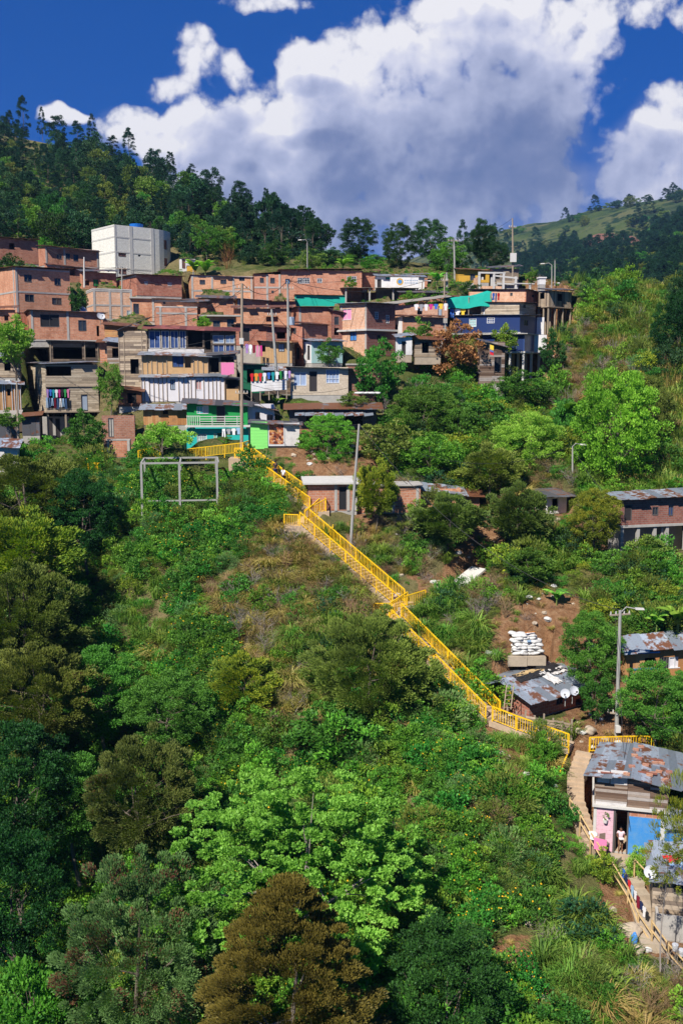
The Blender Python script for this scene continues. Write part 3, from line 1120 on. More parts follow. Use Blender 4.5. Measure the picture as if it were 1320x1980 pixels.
    def frame(s, face, pxs, zs, mat='conc', wd=.24):
        """concrete columns at pixel columns and beams at height fractions, standing proud of the wall"""
        mb = MB()
        L = s.W if face == 'R' else s.D
        cols = []
        for px in pxs:
            w_ = min(max(s.uv(face, px, 700)[0], wd / 2), L - wd / 2)
            if any(h[0] - .05 < w_ < h[1] + .05 for h in s.holes[face]):
                continue
            cols.append(w_)
            s.put(mb, face, w_ - wd / 2, w_ + wd / 2, 0, s.H - .005, -.045, -.002)
        for f in zs:
            z = s.H * f
            z = min(max(z, wd / 2), s.H - wd / 2)
            cuts = [0.]
            for h in s.holes[face]:
                pass
            s.put(mb, face, 0.002, L - .002, z - wd * .4, z + wd * .4, -.032, -.003)
        if mb.v:
            mb.build('concrete_frame', M[mat], s.root)

    def roof(s, kind='shed', mat='zinc', over=.35, rise=-.35, th=.05, sheets=True, tilt=0., name='roof'):
        """shed: from the R face back; rise is the height gained at the back"""
        W, D, H = s.W, s.D, s.H
        mb = MB()
        rr = random.Random(s.root.name + 'r')
        if kind == 'slab':
            mb.box(-over, -over, H + .002, W + over, D + over * .5, H + .002 + (th if th > .06 else .16))
        elif kind == 'parapet':
            t = .2
            for b in ((-.03, -.03, W + .03, t), (-.03, D - t, W + .03, D + .03), (-.03, t, t, D - t), (W - t, t, W + .03, D - t)):
                mb.box(b[0], b[1], H + .002, b[2], b[3], H + .10)
            mb.box(t, t, H - .5, W - t, D - t, H - .4)
            name = 'parapet_cap'
        else:
            y0, y1 = -over, D + over * .5
            zf = lambda y: H + .03 + rise * (y - y0) / (y1 - y0) + (0 if rise > 0 else -rise * .0)
            x = -over
            k = 0
            lift = max(0., -rise * 0)
            while x < W + over - .05:
                wd = min(rr.uniform(.75, .95), W + over - x)
                y = y0 - rr.uniform(0, .28)
                ye = y1 + rr.uniform(0, .1)
                nseg = max(1, int((ye - y) / 2.6))
                for q in range(nseg):
                    ya, yb = y + (ye - y) * q / nseg, y + (ye - y) * (q + 1) / nseg + (.12 if q < nseg - 1 else 0)
                    j = rr.uniform(0, .02) + (k % 2) * .012 + (q % 2) * .02
                    tw = rr.uniform(-.012, .012)
                    za, zb_ = zf(ya) + j, zf(yb) + j
                    xa, xb = x, x + wd + .04
                    zl, zr_ = tilt * xa / max(W, 1), tilt * xb / max(W, 1)
                    mb.hexa([(xa, ya, za + zl), (xb, ya, za + tw + zr_), (xb, yb, zb_ + tw + zr_), (xa, yb, zb_ + zl),
                             (xa, ya, za + th * .5 + zl), (xb, ya, za + tw + th * .5 + zr_), (xb, yb, zb_ + tw + th * .5 + zr_), (xa, yb, zb_ + th * .5 + zl)])
                x += wd
                k += 1
            # rafters under the eave and gable infill up to the sheets
            rb = MB()
            for i in range(int(W / 1.1) + 2):
                xr = min(W - .03, .03 + i * 1.1)
                zz_ = tilt * xr / max(W, 1)
                rb.bar((xr, y0 + .06, zf(y0 + .06) - .05 + zz_), (xr, y1 - .06, zf(y1 - .06) - .05 + zz_), .05, .08)
            rb.build('rafters', M['post'], s.root)
        o = mb.build(name, M[mat], s.root)
        return o

    def foundation(s, depth=3., mat='conc', inset=.03, dig=True):
        if depth > 0:
            mb = MB()
            mb.box(inset, inset, -depth, s.W - inset, s.D - inset, -.002)
            mb.build('foundation', M[mat], s.root)
        cut(s.C.x, s.C.y, s.a, -.6, s.W + .3, -1.9, s.D, s.C.z, .35)

    def stilts(s, xs, depth, mat='conc', wd=.22, slab=.16, ys=(0.0, 1.0), brace=False, slabm=None):
        mb = MB()
        mb.box(-.12, -.12, -slab, s.W + .12, s.D + .1, -.003)
        mb.build('floor_slab', M[slabm or mat], s.root)
        for f in xs:
            for g_ in ys:
                p_ = MB()
                x = wd / 2 + f * (s.W - wd)
                y = wd / 2 + g_ * (s.D - wd)
                p_.box(x - wd / 2, y - wd / 2, -depth - .4 * rnd.random(), x + wd / 2, y + wd / 2, -slab - .002)
                p_.build('stilt', M[mat], s.root)
        CUTS.append((s.C.x, s.C.y, math.cos(s.a), math.sin(s.a), -.8, s.W + .3, -2.0, s.D + .2, s.C.z - depth * .93))


def B(name, label, box, Y, a=10, wall='brick', side=None, style='solid', op=(), fr=(), roof=('shed', 'zinc'), found=3., foundm='conc', D=5., cat=None, bat=None, pitch=.22, **kw):
    """box = (pl, pc, pr, top, base)"""
    pl, pc, pr, pt, pb = box
    h = House(name, label, pc, pb, pt, pl, pr, Y, a, D=D, cat=cat)
    for o in op:
        h.opening(o)
    h.walls(wall, side, style, pitch)
    for f_ in fr:
        h.frame(*f_)
    if bat:
        for b in bat:
            h.battens(*b)
    if roof:
        if roof[0] == 'shed' and 'tilt' not in kw:
            kw['tilt'] = random.Random(label).uniform(-.3, .3)
        h.roof(*roof, **kw)
    if found is not None:
        h.foundation(found, foundm)
    else:
        h.cutonly = True
    return h
# ------------------------------------------------------------ plant meshes
def unit(n, rg):
    v = rg.normal(size=(n, 3))
    return v / np.linalg.norm(v, axis=1, keepdims=True)


def leaf_quads(c, ax, size, ratio, rg):
    """diamond leaves centred at c along ax"""
    n = len(c)
    ax = ax / (np.linalg.norm(ax, axis=1, keepdims=True) + 1e-9)
    sd = np.cross(ax, unit(n, rg))
    sd /= (np.linalg.norm(sd, axis=1, keepdims=True) + 1e-9)
    s = size[:, None]
    V = np.stack([c - ax * s * .5, c + sd * s * ratio * .5 + ax * s * .05, c + ax * s * .5, c - sd * s * ratio * .5 + ax * s * .05], 1).reshape(-1, 3)
    Fq = np.arange(n * 4).reshape(n, 4)
    return V, Fq


def clump_centres(n, shape, rg):
    """clump centres in a unit crown: x, y in -.5...5, z in 0..1"""
    out = []
    while len(out) < n:
        d = unit(1, rg)[0]
        r = rg.uniform(.25, 1) ** .45
        if shape == 'umbrella':
            d[2] = abs(d[2]) * .9 - .12
            q = d * r
            q = np.array([q[0] * .5, q[1] * .5, .15 + q[2] * .8])
        elif shape == 'cone':
            z = rg.uniform(0, 1) ** 1.25
            a = rg.uniform(0, 6.283)
            rr = (1 - z ** 1.7) ** .75 * .48 * (rg.uniform(.35, 1) ** .5) + .02
            q = np.array([math.cos(a) * rr, math.sin(a) * rr, z])
        elif shape == 'pine':
            z = rg.uniform(0, 1)
            a = rg.uniform(0, 6.283)
            rr = (math.sin(min(1, z * 1.25 + .15) * 2.6) * .5 + .05) * (rg.uniform(.3, 1) ** .5)
            rr = max(.03, rr)
            q = np.array([math.cos(a) * rr, math.sin(a) * rr, z])
        elif shape == 'irreg':
            q = d * r * (1 + .25 * math.sin(d[0] * 4 + 1) * math.cos(d[1] * 5))
            q = np.array([q[0] * .44, q[1] * .44, .5 + q[2] * .46])
        else:
            q = d * r
            q = np.array([q[0] * .46, q[1] * .46, .5 + q[2] * .48])
        if 0 <= q[2] <= 1.02:
            out.append(q)
    return np.array(out)


def crown_mesh(name, seed, shape, nclump, nleaf, leaf, ratio, cr, mats, asp=1., flat=.7, droop=0., up=.25, spray=False, gap=0., flowers=0, accent=None):
    """asp = crown height / width; leaf and cr are relative to the crown width"""
    rg = np.random.default_rng(seed)
    C = clump_centres(nclump, shape, rg)
    C[:, 2] *= asp
    cw = rg.uniform(.6, 1.35, nclump)
    per = np.maximum(3, (nleaf * cw / cw.sum()).astype(int))
    k = np.repeat(np.arange(nclump), per)
    n = len(k)
    d = unit(n, rg)
    d[:, 2] = np.where(rg.uniform(size=n) < .6, np.abs(d[:, 2]), d[:, 2])
    rad = cr * cw[k] * rg.uniform(.1, 1, n) ** .5
    pos = C[k] + d * rad[:, None] * np.array([1, 1, flat])
    out = C[k] - np.array([0, 0, asp * .35])
    out /= (np.linalg.norm(out, axis=1, keepdims=True) + 1e-6)
    if spray:
        ax = out * .9 + d * .45 + np.array([0, 0, up - droop])
    else:
        ax = out * .35 + d * .55 + unit(n, rg) * .7 + np.array([0, 0, up - droop])
    sz = leaf * rg.uniform(.55, 1.3, n)
    V, Fq = leaf_quads(pos, ax, sz, ratio, rg)
    mi = np.zeros(n, int)
    if accent:
        kk = rg.uniform(size=nclump) < accent
        mi[kk[k] & (rg.uniform(size=n) < .6)] = 1
    if flowers:
        j = rg.choice(n, flowers, replace=False)
        fp = C[k[j]] + (pos[j] - C[k[j]]) * 1.15 + out[j] * cr * .3 + np.array([0, 0, cr * .25])
        for t in range(2):
            V2, F2 = leaf_quads(fp, unit(flowers, rg), np.full(flowers, leaf * .62), .9, rg)
            Fq = np.vstack([Fq, F2 + len(V)])
            V = np.vstack([V, V2])
            mi = np.concatenate([mi, np.full(flowers, len(mats) - 1)])
    me = npmesh(name, V, Fq, mats, mi)
    return me, C


def trunk_mesh(name, seed, C, zbase, r0, mat, nlimb=7, lean=.03, down=.4, bend=.04):
    """tapered trunk from -down to the crown with limbs out to the clumps"""
    rg = random.Random(seed)
    mb = MB()
    top = max(c[2] for c in C)
    n = 6
    pts, rad = [], []
    lx, ly = rg.uniform(-lean, lean), rg.uniform(-lean, lean)
    hz = zbase + (top - zbase) * .72
    for i in range(n + 1):
        t = i / n
        z = -down + (hz + down) * t
        pts.append(Vector((lx * t + bend * math.sin(t * 5 + seed), ly * t + bend * math.cos(t * 4 + seed), z)))
        rad.append(r0 * (1.15 - .95 * t))
    mb.tube(pts, rad, 7)
    idx = sorted(range(len(C)), key=lambda i: rg.random())[:nlimb]
    for i in idx:
        c = Vector(C[i])
        t = rg.uniform(.45, .9)
        t = min(t, max(.25, (c.z * .75 + down) / (hz + down)))
        f = t * n
        a = pts[int(f)].lerp(pts[min(n, int(f) + 1)], f - int(f))
        m = a.lerp(c, .5) + Vector((rg.uniform(-.04, .04), rg.uniform(-.04, .04), -.03))
        r = r0 * (1.15 - .95 * t) * .6
        mb.tube([a, m, c], [r, r * .6, r * .2], 5)
        for q in range(2):
            j = rg.randrange(len(C))
            c2 = Vector(C[j])
            if (c2 - m).length < .4:
                mb.tube([m, m.lerp(c2, .6) + Vector((0, 0, .01)), c2], [r * .5, r * .3, r * .12], 4)
    me_o = mb.build(name, mat)
    me = me_o.data
    bpy.data.objects.remove(me_o)
    return me


def blade_mesh(name, seed, n, h, spread, wd, mat, arch=.5, segs=4, lean=.35, rad=.3):
    rg = np.random.default_rng(seed)
    a = rg.uniform(0, 6.283, n)
    r0 = rad * np.sqrt(rg.uniform(0, 1, n))
    b = a + rg.normal(0, .6, n)
    H = h * rg.uniform(.45, 1.1, n)
    L = spread * rg.uniform(.3, 1.1, n)
    dirx, diry = np.cos(b), np.sin(b)
    px, py = -diry, dirx
    V, Fq = [], []
    for i in range(segs + 1):
        t = i / segs
        out = L * (lean * t + (1 - lean) * t ** 2.2)
        z = H * (t - arch * t ** 3 * .75)
        w_ = wd * (1 - t) ** .7 * .5 + .002
        x = r0 * np.cos(a) + dirx * out
        y = r0 * np.sin(a) + diry * out
        V.append(np.stack([x - px * w_, y - py * w_, z], 1))
        V.append(np.stack([x + px * w_, y + py * w_, z], 1))
    V = np.stack(V, 1)            # n, 2(segs+1), 3
    m = 2 * (segs + 1)
    base = (np.arange(n) * m)[:, None]
    for i in range(segs):
        Fq.append(base + np.array([2 * i, 2 * i + 1, 2 * i + 3, 2 * i + 2]))
    Fq = np.stack(Fq, 1).reshape(-1, 4)
    return npmesh(name, V.reshape(-1, 3), Fq, [mat])


def twig_mesh(name, seed, mat, gen=4, n0=6, L0=.5, r0=.02, spread=.55, leafmat=None):
    """bare branching bush or tree head, unit scale"""
    rg = random.Random(seed)
    mb = MB()
    tips = []

    def grow(p, d, L, r, g):
        q = p + d * L * .5 + Vector((rg.uniform(-.1, .1), rg.uniform(-.1, .1), 0)) * L
        e = q + (d + Vector((rg.uniform(-.3, .3), rg.uniform(-.3, .3), rg.uniform(-.1, .25)))).normalized() * L * .5
        mb.tube([p, q, e], [r, r * .8, r * .6], 3, cap=False)
        tips.append(e)
        if g > 0:
            for i in range(rg.choice((2, 3, 3))):
                nd = (d + Vector((rg.gauss(0, spread), rg.gauss(0, spread), rg.gauss(.05, spread * .6)))).normalized()
                grow(q if rg.random() < .4 else e, nd, L * rg.uniform(.6, .85), r * .58, g - 1)
    for i in range(n0):
        a = rg.uniform(0, 6.283)
        d = Vector((math.cos(a) * rg.uniform(.1, .7), math.sin(a) * rg.uniform(.1, .7), 1)).normalized()
        grow(Vector((rg.uniform(-.1, .1), rg.uniform(-.1, .1), -.05)), d, L0 * rg.uniform(.6, 1), r0, gen)
    o = mb.build(name, mat)
    me = o.data
    bpy.data.objects.remove(o)
    return me


def banana_mesh(name, seed, nl=8):
    rg = random.Random(seed)
    mb = MB()
    for i in range(nl):
        a = i * 2.4 + rg.uniform(-.3, .3)
        L = rg.uniform(.6, .95)
        el = rg.uniform(1.0, 1.5)
        d = Vector((math.cos(a), math.sin(a), 0))
        s = Vector((-math.sin(a), math.cos(a), 0))
        prev = None
        ns = 7
        for j in range(ns + 1):
            t = j / ns
            out = d * (L * math.cos(el) * t + .35 * L * t * t)
            z = L * math.sin(el) * t - .55 * L * t ** 2.4
            wv = .15 * math.sin(math.pi * min(1, t * .9 + .06)) ** .6 * (1 if j < ns else .1) * L
            wv *= 1 if j % 2 else .88
            c = Vector((0, 0, .45)) + out + Vector((0, 0, z))
            l, r = c + s * wv - Vector((0, 0, wv * .5)), c - s * wv - Vector((0, 0, wv * .5))
            if prev:
                mb.poly([prev[0], prev[1], c, l])
                mb.poly([prev[1], prev[2], r, c])
            prev = (l, c, r)
    lf = mb.build(name, M['banana'])
    tb = MB()
    tb.tube([(0, 0, -.3), (.01, 0, .2), (0, 0, .5)], [.035, .03, .02], 7)
    tr_ = tb.build(name + '_stem', M['cloth_stem'])
    out = (lf.data, tr_.data)
    bpy.data.objects.remove(lf)
    bpy.data.objects.remove(tr_)
    return out


M['cloth_stem'] = paint_mat('banana_stem', (.16, .20, .05), .7, .5, 6)

PROTO = {}       # kind -> list of (crown mesh, trunk mesh)


def proto(key, n, shape, asp, zb, nclump, nleaf, leaf, ratio, cr, r0=.022, bark='bark', **kw):
    """crown between zb and 1 of the tree height; whole tree normalised to height 1, width 1 (scaled on placing)"""
    L = []
    for i in range(n):
        seed = (sum(map(ord, key)) * 13 + i * 101) % 9973
        me, C = crown_mesh('crown', seed, shape, nclump, nleaf, leaf, ratio, cr, [M['l_mid']] + ([M['l_podb']] if kw.get('accent') else []), asp=asp, **kw)
        # crown coordinates: z 0..asp ; put above trunk
        V = np.empty(len(me.vertices) * 3, np.float32)
        me.vertices.foreach_get('co', V)
        V = V.reshape(-1, 3)
        off = asp * zb / (1 - zb)
        V[:, 2] += off
        me.vertices.foreach_set('co', V.ravel())
        me.update()
        C = C + np.array([0, 0, off])
        tm = trunk_mesh('trunk', seed, C, off, r0, M[bark], nlimb=min(nclump, 7), down=.35)
        L.append((me, tm, asp + off))
    PROTO[key] = L


# key, variants, shape, aspect, trunk share, clumps, leaves, leaf size, ratio, clump radius
proto('b_s', 3, 'irreg', .85, .15, 46, 3600, .054, .55, .125)
proto('b_m', 3, 'irreg', .85, .16, 80, 7500, .044, .55, .098)
proto('b_l', 2, 'round', .92, .14, 240, 36000, .020, .55, .066)
proto('pine_s', 4, 'cone', 1.6, .06, 60, 5200, .066, .34, .12, spray=True)
proto('round_s', 4, 'round', .95, .06, 52, 4200, .052, .55, .13)
proto('f_m', 3, 'irreg', .72, .22, 110, 22000, .034, .42, .088, spray=True, up=.1)
proto('f_l', 2, 'irreg', .80, .12, 260, 75000, .0185, .45, .062, spray=True, up=.1)
proto('pod', 1, 'irreg', .95, .08, 300, 100000, .0145, .45, .050, spray=True, accent=.12, up=0.)
proto('umb_m', 1, 'umbrella', .55, .40, 60, 4500, .042, .5, .085, up=.2)
proto('hero', 1, 'umbrella', .62, .16, 400, 62000, .0130, .60, .029, bark='gbark', flat=.55, droop=.1, r0=.016)
proto('con', 1, 'cone', .95, .04, 420, 120000, .0145, .45, .048, spray=True, up=.12, flat=.42)
proto('wisp', 1, 'irreg', 1.15, .15, 44, 4200, .040, .22, .075, spray=True, bark='gbark', r0=.012)
TWIG = [twig_mesh('branches', 40 + i, M['gbark'], gen=4, n0=5, L0=.34, r0=.012) for i in range(2)]
BAN = [banana_mesh('fronds', 5 + i) for i in range(3)]


def plant(name, key, px, ptop, pbot, wpx, Y, mat, label, cat='tree', group=None, var=None, rz=None, sink=0., bark=None, zb=None):
    """a tree whose picture spans ptop..pbot and wpx wide, standing at distance Y"""
    b = P(px, pbot, Y)
    t = P(px, ptop, Y)
    H = t.z - b.z
    Wd = wpx * (Y * math.cos(TH) - b.z * math.sin(TH)) / F
    L = PROTO[key]
    cm, tm, hh = L[(var if var is not None else rnd.randrange(len(L)))]
    root = empty(name, b - Vector((0, 0, sink)), rnd.uniform(0, 6.28) if rz is None else rz, label, cat, group)
    root.scale = (Wd, Wd, (H + sink) / hh)
    c = bpy.data.objects.new('crown', cm)
    link(c, root)
    c.material_slots[0].link = 'OBJECT'
    c.material_slots[0].material = M[mat]
    tr = bpy.data.objects.new('trunk', tm)
    link(tr, root)
    if bark:
        tr.material_slots[0].link = 'OBJECT'
        tr.material_slots[0].material = M[bark]
    return root


def bare(name, px, ptop, pbot, wpx, Y, label, cat='bush', mat=None, var=0, group=None):
    b = P(px, pbot, Y)
    t = P(px, ptop, Y)
    H = t.z - b.z
    Wd = wpx * (Y * math.cos(TH) - b.z * math.sin(TH)) / F
    me = TWIG[var]
    o = bpy.data.objects.new(name, me)
    link(o)
    o.location = b
    o.rotation_euler = (0, 0, rnd.uniform(0, 6))
    o.scale = (Wd / 1.6, Wd / 1.6, H / 1.25)
    if mat:
        o.material_slots[0].link = 'OBJECT'
        o.material_slots[0].material = M[mat]
    return tag(o, label, cat, group)


def banana(px, ptop, pbot, Y, label, var=0):
    b = P(px, pbot, Y)
    H = P(px, ptop, Y).z - b.z
    root = empty('banana_plant', b, rnd.uniform(0, 6), label, 'banana plant')
    root.scale = (H / 1.25,) * 3
    for me, nm in zip(BAN[var], ('leaves', 'stem')):
        link(bpy.data.objects.new(nm, me), root)
    return root


# ------------------------------------------------------------ undergrowth by geometry nodes
HID = {}


def hidden_proto(key, meshes):
    col = bpy.data.collections.new('kinds_' + key)       # not linked to the scene
    for i, me in enumerate(meshes):
        o = bpy.data.objects.new('%s_%02d' % (key, i), me)
        col.objects.link(o)
    HID[key] = col


def scatter(name, key, pts, scl, rot, idx, kind='stuff'):
    if not len(pts):
        return
    me = bpy.data.meshes.new(name)
    me.vertices.add(len(pts))
    me.vertices.foreach_set('co', np.asarray(pts, np.float32).ravel())
    a = me.attributes.new('scl', 'FLOAT_VECTOR', 'POINT')
    a.data.foreach_set('vector', np.asarray(scl, np.float32).ravel())
    a = me.attributes.new('rot', 'FLOAT_VECTOR', 'POINT')
    a.data.foreach_set('vector', np.asarray(rot, np.float32).ravel())
    a = me.attributes.new('idx', 'INT', 'POINT')
    a.data.foreach_set('value', np.asarray(idx, np.int32))
    o = bpy.data.objects.new(name, me)
    link(o)
    tag(o, kind=kind)
    gt = bpy.data.node_groups.new('scatter_' + name, 'GeometryNodeTree')
    gt.interface.new_socket('Geometry', in_out='INPUT', socket_type='NodeSocketGeometry')
    gt.interface.new_socket('Geometry', in_out='OUTPUT', socket_type='NodeSocketGeometry')
    N = gt.nodes.new
    gin, gout = N('NodeGroupInput'), N('NodeGroupOutput')
    iop = N('GeometryNodeInstanceOnPoints')
    ci = N('GeometryNodeCollectionInfo')
    ci.inputs['Collection'].default_value = HID[key]
    ci.inputs['Separate Children'].default_value = True
    ci.inputs['Reset Children'].default_value = True

    def attr(nm, ty):
        nd = N('GeometryNodeInputNamedAttribute')
        nd.data_type = ty
        nd.inputs[0].default_value = nm
        return nd.outputs[0]
    lk = gt.links.new
    lk(gin.outputs[0], iop.inputs['Points'])
    lk(ci.outputs[0], iop.inputs['Instance'])
    iop.inputs['Pick Instance'].default_value = True
    lk(attr('idx', 'INT'), iop.inputs['Instance Index'])
    lk(attr('rot', 'FLOAT_VECTOR'), iop.inputs['Rotation'])
    lk(attr('scl', 'FLOAT_VECTOR'), iop.inputs['Scale'])
    lk(iop.outputs[0], gout.inputs[0])
    md = o.modifiers.new('scatter', 'NODES')
    md.node_group = gt
    return o


def cm(seed, mat, nclump, nleaf, leaf, ratio, cr, flowers=0, asp=.75, **kw):
    me, C = crown_mesh('shrub', seed, 'round', nclump, nleaf, leaf, ratio, cr, [M[mat], M['flower']], asp=asp, flowers=flowers, **kw)
    return me


hidden_proto('S', [cm(1, 'l_shrub', 40, 1500, .066, .62, .15, 8), cm(2, 'l_shrub', 34, 1400, .070, .6, .16, 0), cm(3, 'l_shrub2', 34, 1400, .062, .6, .15, 6),
                   cm(4, 'l_shrub', 40, 1500, .060, .62, .14, 24), cm(5, 'l_mid', 34, 1400, .062, .55, .16, 0), cm(6, 'l_olive', 40, 1900, .060, .3, .15, 0, spray=True),
                   cm(7, 'l_shrub2', 30, 1200, .075, .45, .16, 0, asp=1.2), cm(8, 'l_pod', 40, 1700, .060, .3, .15, 0, spray=True)])
hidden_proto('T', [cm(11, 'l_mid', 36, 1300, .066, .5, .15), cm(12, 'l_olive', 40, 1800, .066, .3, .15, spray=True), cm(13, 'l_shrub2', 34, 1200, .070, .55, .15), cm(14, 'l_forest', 36, 1300, .066, .55, .16), cm(15, 'l_yel', 34, 1300, .06, .5, .15)])
hidden_proto('G', [blade_mesh('g', 21, 110, 1.5, .95, .055, M['g_green'], .75), blade_mesh('g', 22, 90, 1.3, .8, .05, M['g_lush'], .7), blade_mesh('g', 23, 110, 1.6, 1.0, .055, M['g_green'], .85)])
hidden_proto('Y', [blade_mesh('g', 31, 120, .95, .7, .035, M['g_dry'], .7), blade_mesh('g', 32, 110, .9, .7, .035, M['g_green'], .7), blade_mesh('g', 33, 120, 1.1, .6, .035, M['g_dry'], .6)])
hidden_proto('D', [twig_mesh('d', 51, M['l_dry'], gen=3, n0=8, L0=.4, r0=.014), twig_mesh('d', 52, M['gbark'], gen=3, n0=7, L0=.42, r0=.014),
                   cm(53, 'l_tan', 34, 1500, .050, .3, .18, spray=True), cm(54, 'l_olive', 36, 1500, .058, .28, .16, spray=True), blade_mesh('g', 55, 160, .95, .8, .035, M['g_dry'], .8), twig_mesh('d', 56, M['l_dry'], gen=4, n0=9, L0=.36, r0=.010)])
hidden_proto('C', [blade_mesh('g', 61, 70, 3.0, .9, .09, M['g_cane'], .45, rad=.6), blade_mesh('g', 62, 70, 2.7, 1.1, .09, M['g_cane'], .55, rad=.6), blade_mesh('g', 63, 60, 2.4, .8, .08, M['g_dry'], .5, rad=.6)])
hidden_proto('L', [cm(71, 'l_mid', 14, 240, .15, .55, .2), blade_mesh('g', 72, 80, .7, .5, .04, M['g_green'], .7), blade_mesh('g', 73, 70, .5, .4, .035, M['g_dry'], .6), cm(74, 'l_shrub2', 14, 240, .15, .55, .2)])
rk = []
for q in range(3):
    bm = bmesh.new()
    bmesh.ops.create_icosphere(bm, subdivisions=2, radius=.5)
    rr = random.Random(q)
    for v in bm.verts:
        v.co *= 1 + rr.uniform(-.22, .22)
        v.co.z *= .6
    me = bpy.data.meshes.new('stone')
    bm.to_mesh(me)
    bm.free()
    me.materials.append(M['rock'] if q else M['concl'])
    rk.append(me)
hidden_proto('R', rk)


# rows of plants the photo shows at the foot of walls and stairs
EXTRA = [('Y', (440, 1130, 76), (610, 1055, 79), 46, 1.0, 1.7), ('Y', (450, 1180, 73.5), (660, 1090, 77), 52, 1.0, 1.7), ('Y', (470, 1225, 71.5), (700, 1150, 74), 52, 1.0, 1.7), ('Y', (520, 1290, 69), (620, 1200, 72.5), 36, 1.0, 1.7),
         ('Y', (560, 1040, 79.5), (700, 1150, 74.5), 34, .9, 1.5), ('G', (500, 1330, 67), (620, 1240, 71), 22, 1.0, 1.5), ('G', (600, 1340, 67), (680, 1260, 70), 20, 1.0, 1.5),
         ('G', (568, 772, 98.9), (715, 778, 99.0), 34, .7, 1.1), ('L', (40, 856, 98.5), (200, 872, 96), 26, .8, 1.3), ('S', (205, 800, 97.5), (268, 806, 97.5), 10, .8, 1.4),
         ('S', (640, 1068, 78.2), (745, 1160, 74.2), 12, .6, .9), ('G', (480, 915, 89.6), (590, 985, 84), 14, .6, .9), ('S', (780, 1235, 71), (930, 1388, 63.8), 14, .8, 1.3),
         ('L', (575, 870, 93.4), (730, 850, 95), 16, .8, 1.4), ('G', (960, 1425, 62.2), (1095, 1462, 61), 16, .7, 1.1), ('L', (360, 895, 90.8), (450, 898, 90.6), 14, .6, .9),
         ('T', (740, 800, 98), (900, 760, 104), 14, 1.2, 2.2), ('L', (300, 612, 110.5), (380, 618, 110.5), 6, .6, .9)]


def undergrowth():
    rg = np.random.default_rng(5)
    st = .56
    gx, gy = np.meshgrid(np.arange(-72, 84, st), np.arange(27, 140, st))
    x = gx.ravel() + rg.uniform(-.5, .5, gx.size) * st
    y = gy.ravel() + rg.uniform(-.5, .5, gy.size) * st
    z = np.array([ground(a, b) for a, b in zip(x, y)])
    dep = y * math.cos(TH) - z * math.sin(TH)
    px = 660 + F * x / dep
    py = 990 - F * (y * math.sin(TH) + z * math.cos(TH)) / dep
    ok = (px > -260) & (px < 1760) & (py < 2150) & (py > 380)
    x, y, z, px, py = (a[ok] for a in (x, y, z, px, py))
    wx, wy = 26 * np.sin(y * .9 + x * .35), 26 * np.sin(x * .8 - y * .4)
    ii, dd = zones(px + wx + rg.normal(0, 9, len(x)), py + wy + rg.normal(0, 9, len(x)))
    kinds = np.array(ZK)[ii]
    dens = {'S': .62, 'T': .50, 'G': .62, 'Y': .95, 'D': .75, 'C': .6, 'B': .3, 'L': .72}
    size = {'S': (1.25, 2.9), 'T': (1.2, 3.2), 'G': (.85, 1.7), 'Y': (.8, 1.5), 'D': (1.1, 2.4), 'C': (.6, 1.15), 'L': (.45, 1.0)}
    names = {'S': 'flowering_undergrowth', 'T': 'mixed_undergrowth', 'G': 'tall_grass', 'Y': 'dry_grass', 'D': 'dry_brush', 'C': 'cane_grass', 'L': 'low_weeds', 'R': 'rubble'}
    acc = {k: [] for k in names}
    for i in range(len(x)):
        k = kinds[i]
        u = rg.uniform()
        inc = in_cut(x[i], y[i], -.25 if k in 'LB' else -.05)
        if inc:
            continue
        if u > dens[k]:
            if k in 'BD' and rg.uniform() < .22:
                s = rg.uniform(.15, .6)
                acc['R'].append((x[i], y[i], z[i], s, s, s, rg.uniform(0, 6.28), rg.integers(3)))
            continue
        kk = k
        if k == 'B':
            kk = 'YDL'[rg.integers(3)]
        elif k == 'D' and rg.uniform() < .42:
            kk = 'YSG'[rg.integers(3)]
        elif k in 'YG' and rg.uniform() < (.22 if k == 'G' else .3):
            kk = ('DT' if k == 'G' else 'DDT')[rg.integers(2)]
        elif k == 'S' and rg.uniform() < .05:
            kk = 'DG'[rg.integers(2)]
        elif k == 'C' and rg.uniform() < .4:
            kk = 'TTGD'[rg.integers(4)]
        a, b = size[kk]
        s = a + (b - a) * rg.uniform() ** 1.8
        if kk in 'ST' and rg.uniform() < .07:
            s *= 1.45
        if k == 'B':
            s *= .55
        if 1070 < px[i] < 1160 and 1440 < py[i] < 1680:
            s *= .42
        if 350 < px[i] < 600 and 858 < py[i] < 925:
            s *= .4
        if py[i] < 900 and k == 'L':
            s *= .8
        hf = rg.uniform(.8, 1.25)
        acc[kk].append((x[i], y[i], z[i] - .12, s, s, s * hf, rg.uniform(0, 6.28), rg.integers(8)))
    for kk, a_, b_, n_, s0, s1 in EXTRA:
        for q in range(n_):
            t_ = (q + rg.uniform()) / n_
            p_ = P(*a_).lerp(P(*b_), t_) + Vector((rg.uniform(-.3, .3), rg.uniform(-.5, .5), 0))
            s = rg.uniform(s0, s1)
            acc[kk].append((p_.x, p_.y, ground(p_.x, p_.y) - .1, s, s, s, rg.uniform(0, 6.28), rg.integers(8)))
    # undergrowth also stands in low weeds and stones close to the paths
    for k, L in acc.items():
        if not L:
            continue
        A = np.array(L)
        n = len(HID[k].objects)
        rot = np.zeros((len(A), 3))
        rot[:, 2] = A[:, 6]
        rot[:, 0] = rg.normal(0, .12, len(A))
        scatter(names[k], k, A[:, :3], A[:, 3:6], rot, A[:, 7].astype(int) % n)
    print('undergrowth', {k: len(v) for k, v in acc.items()})
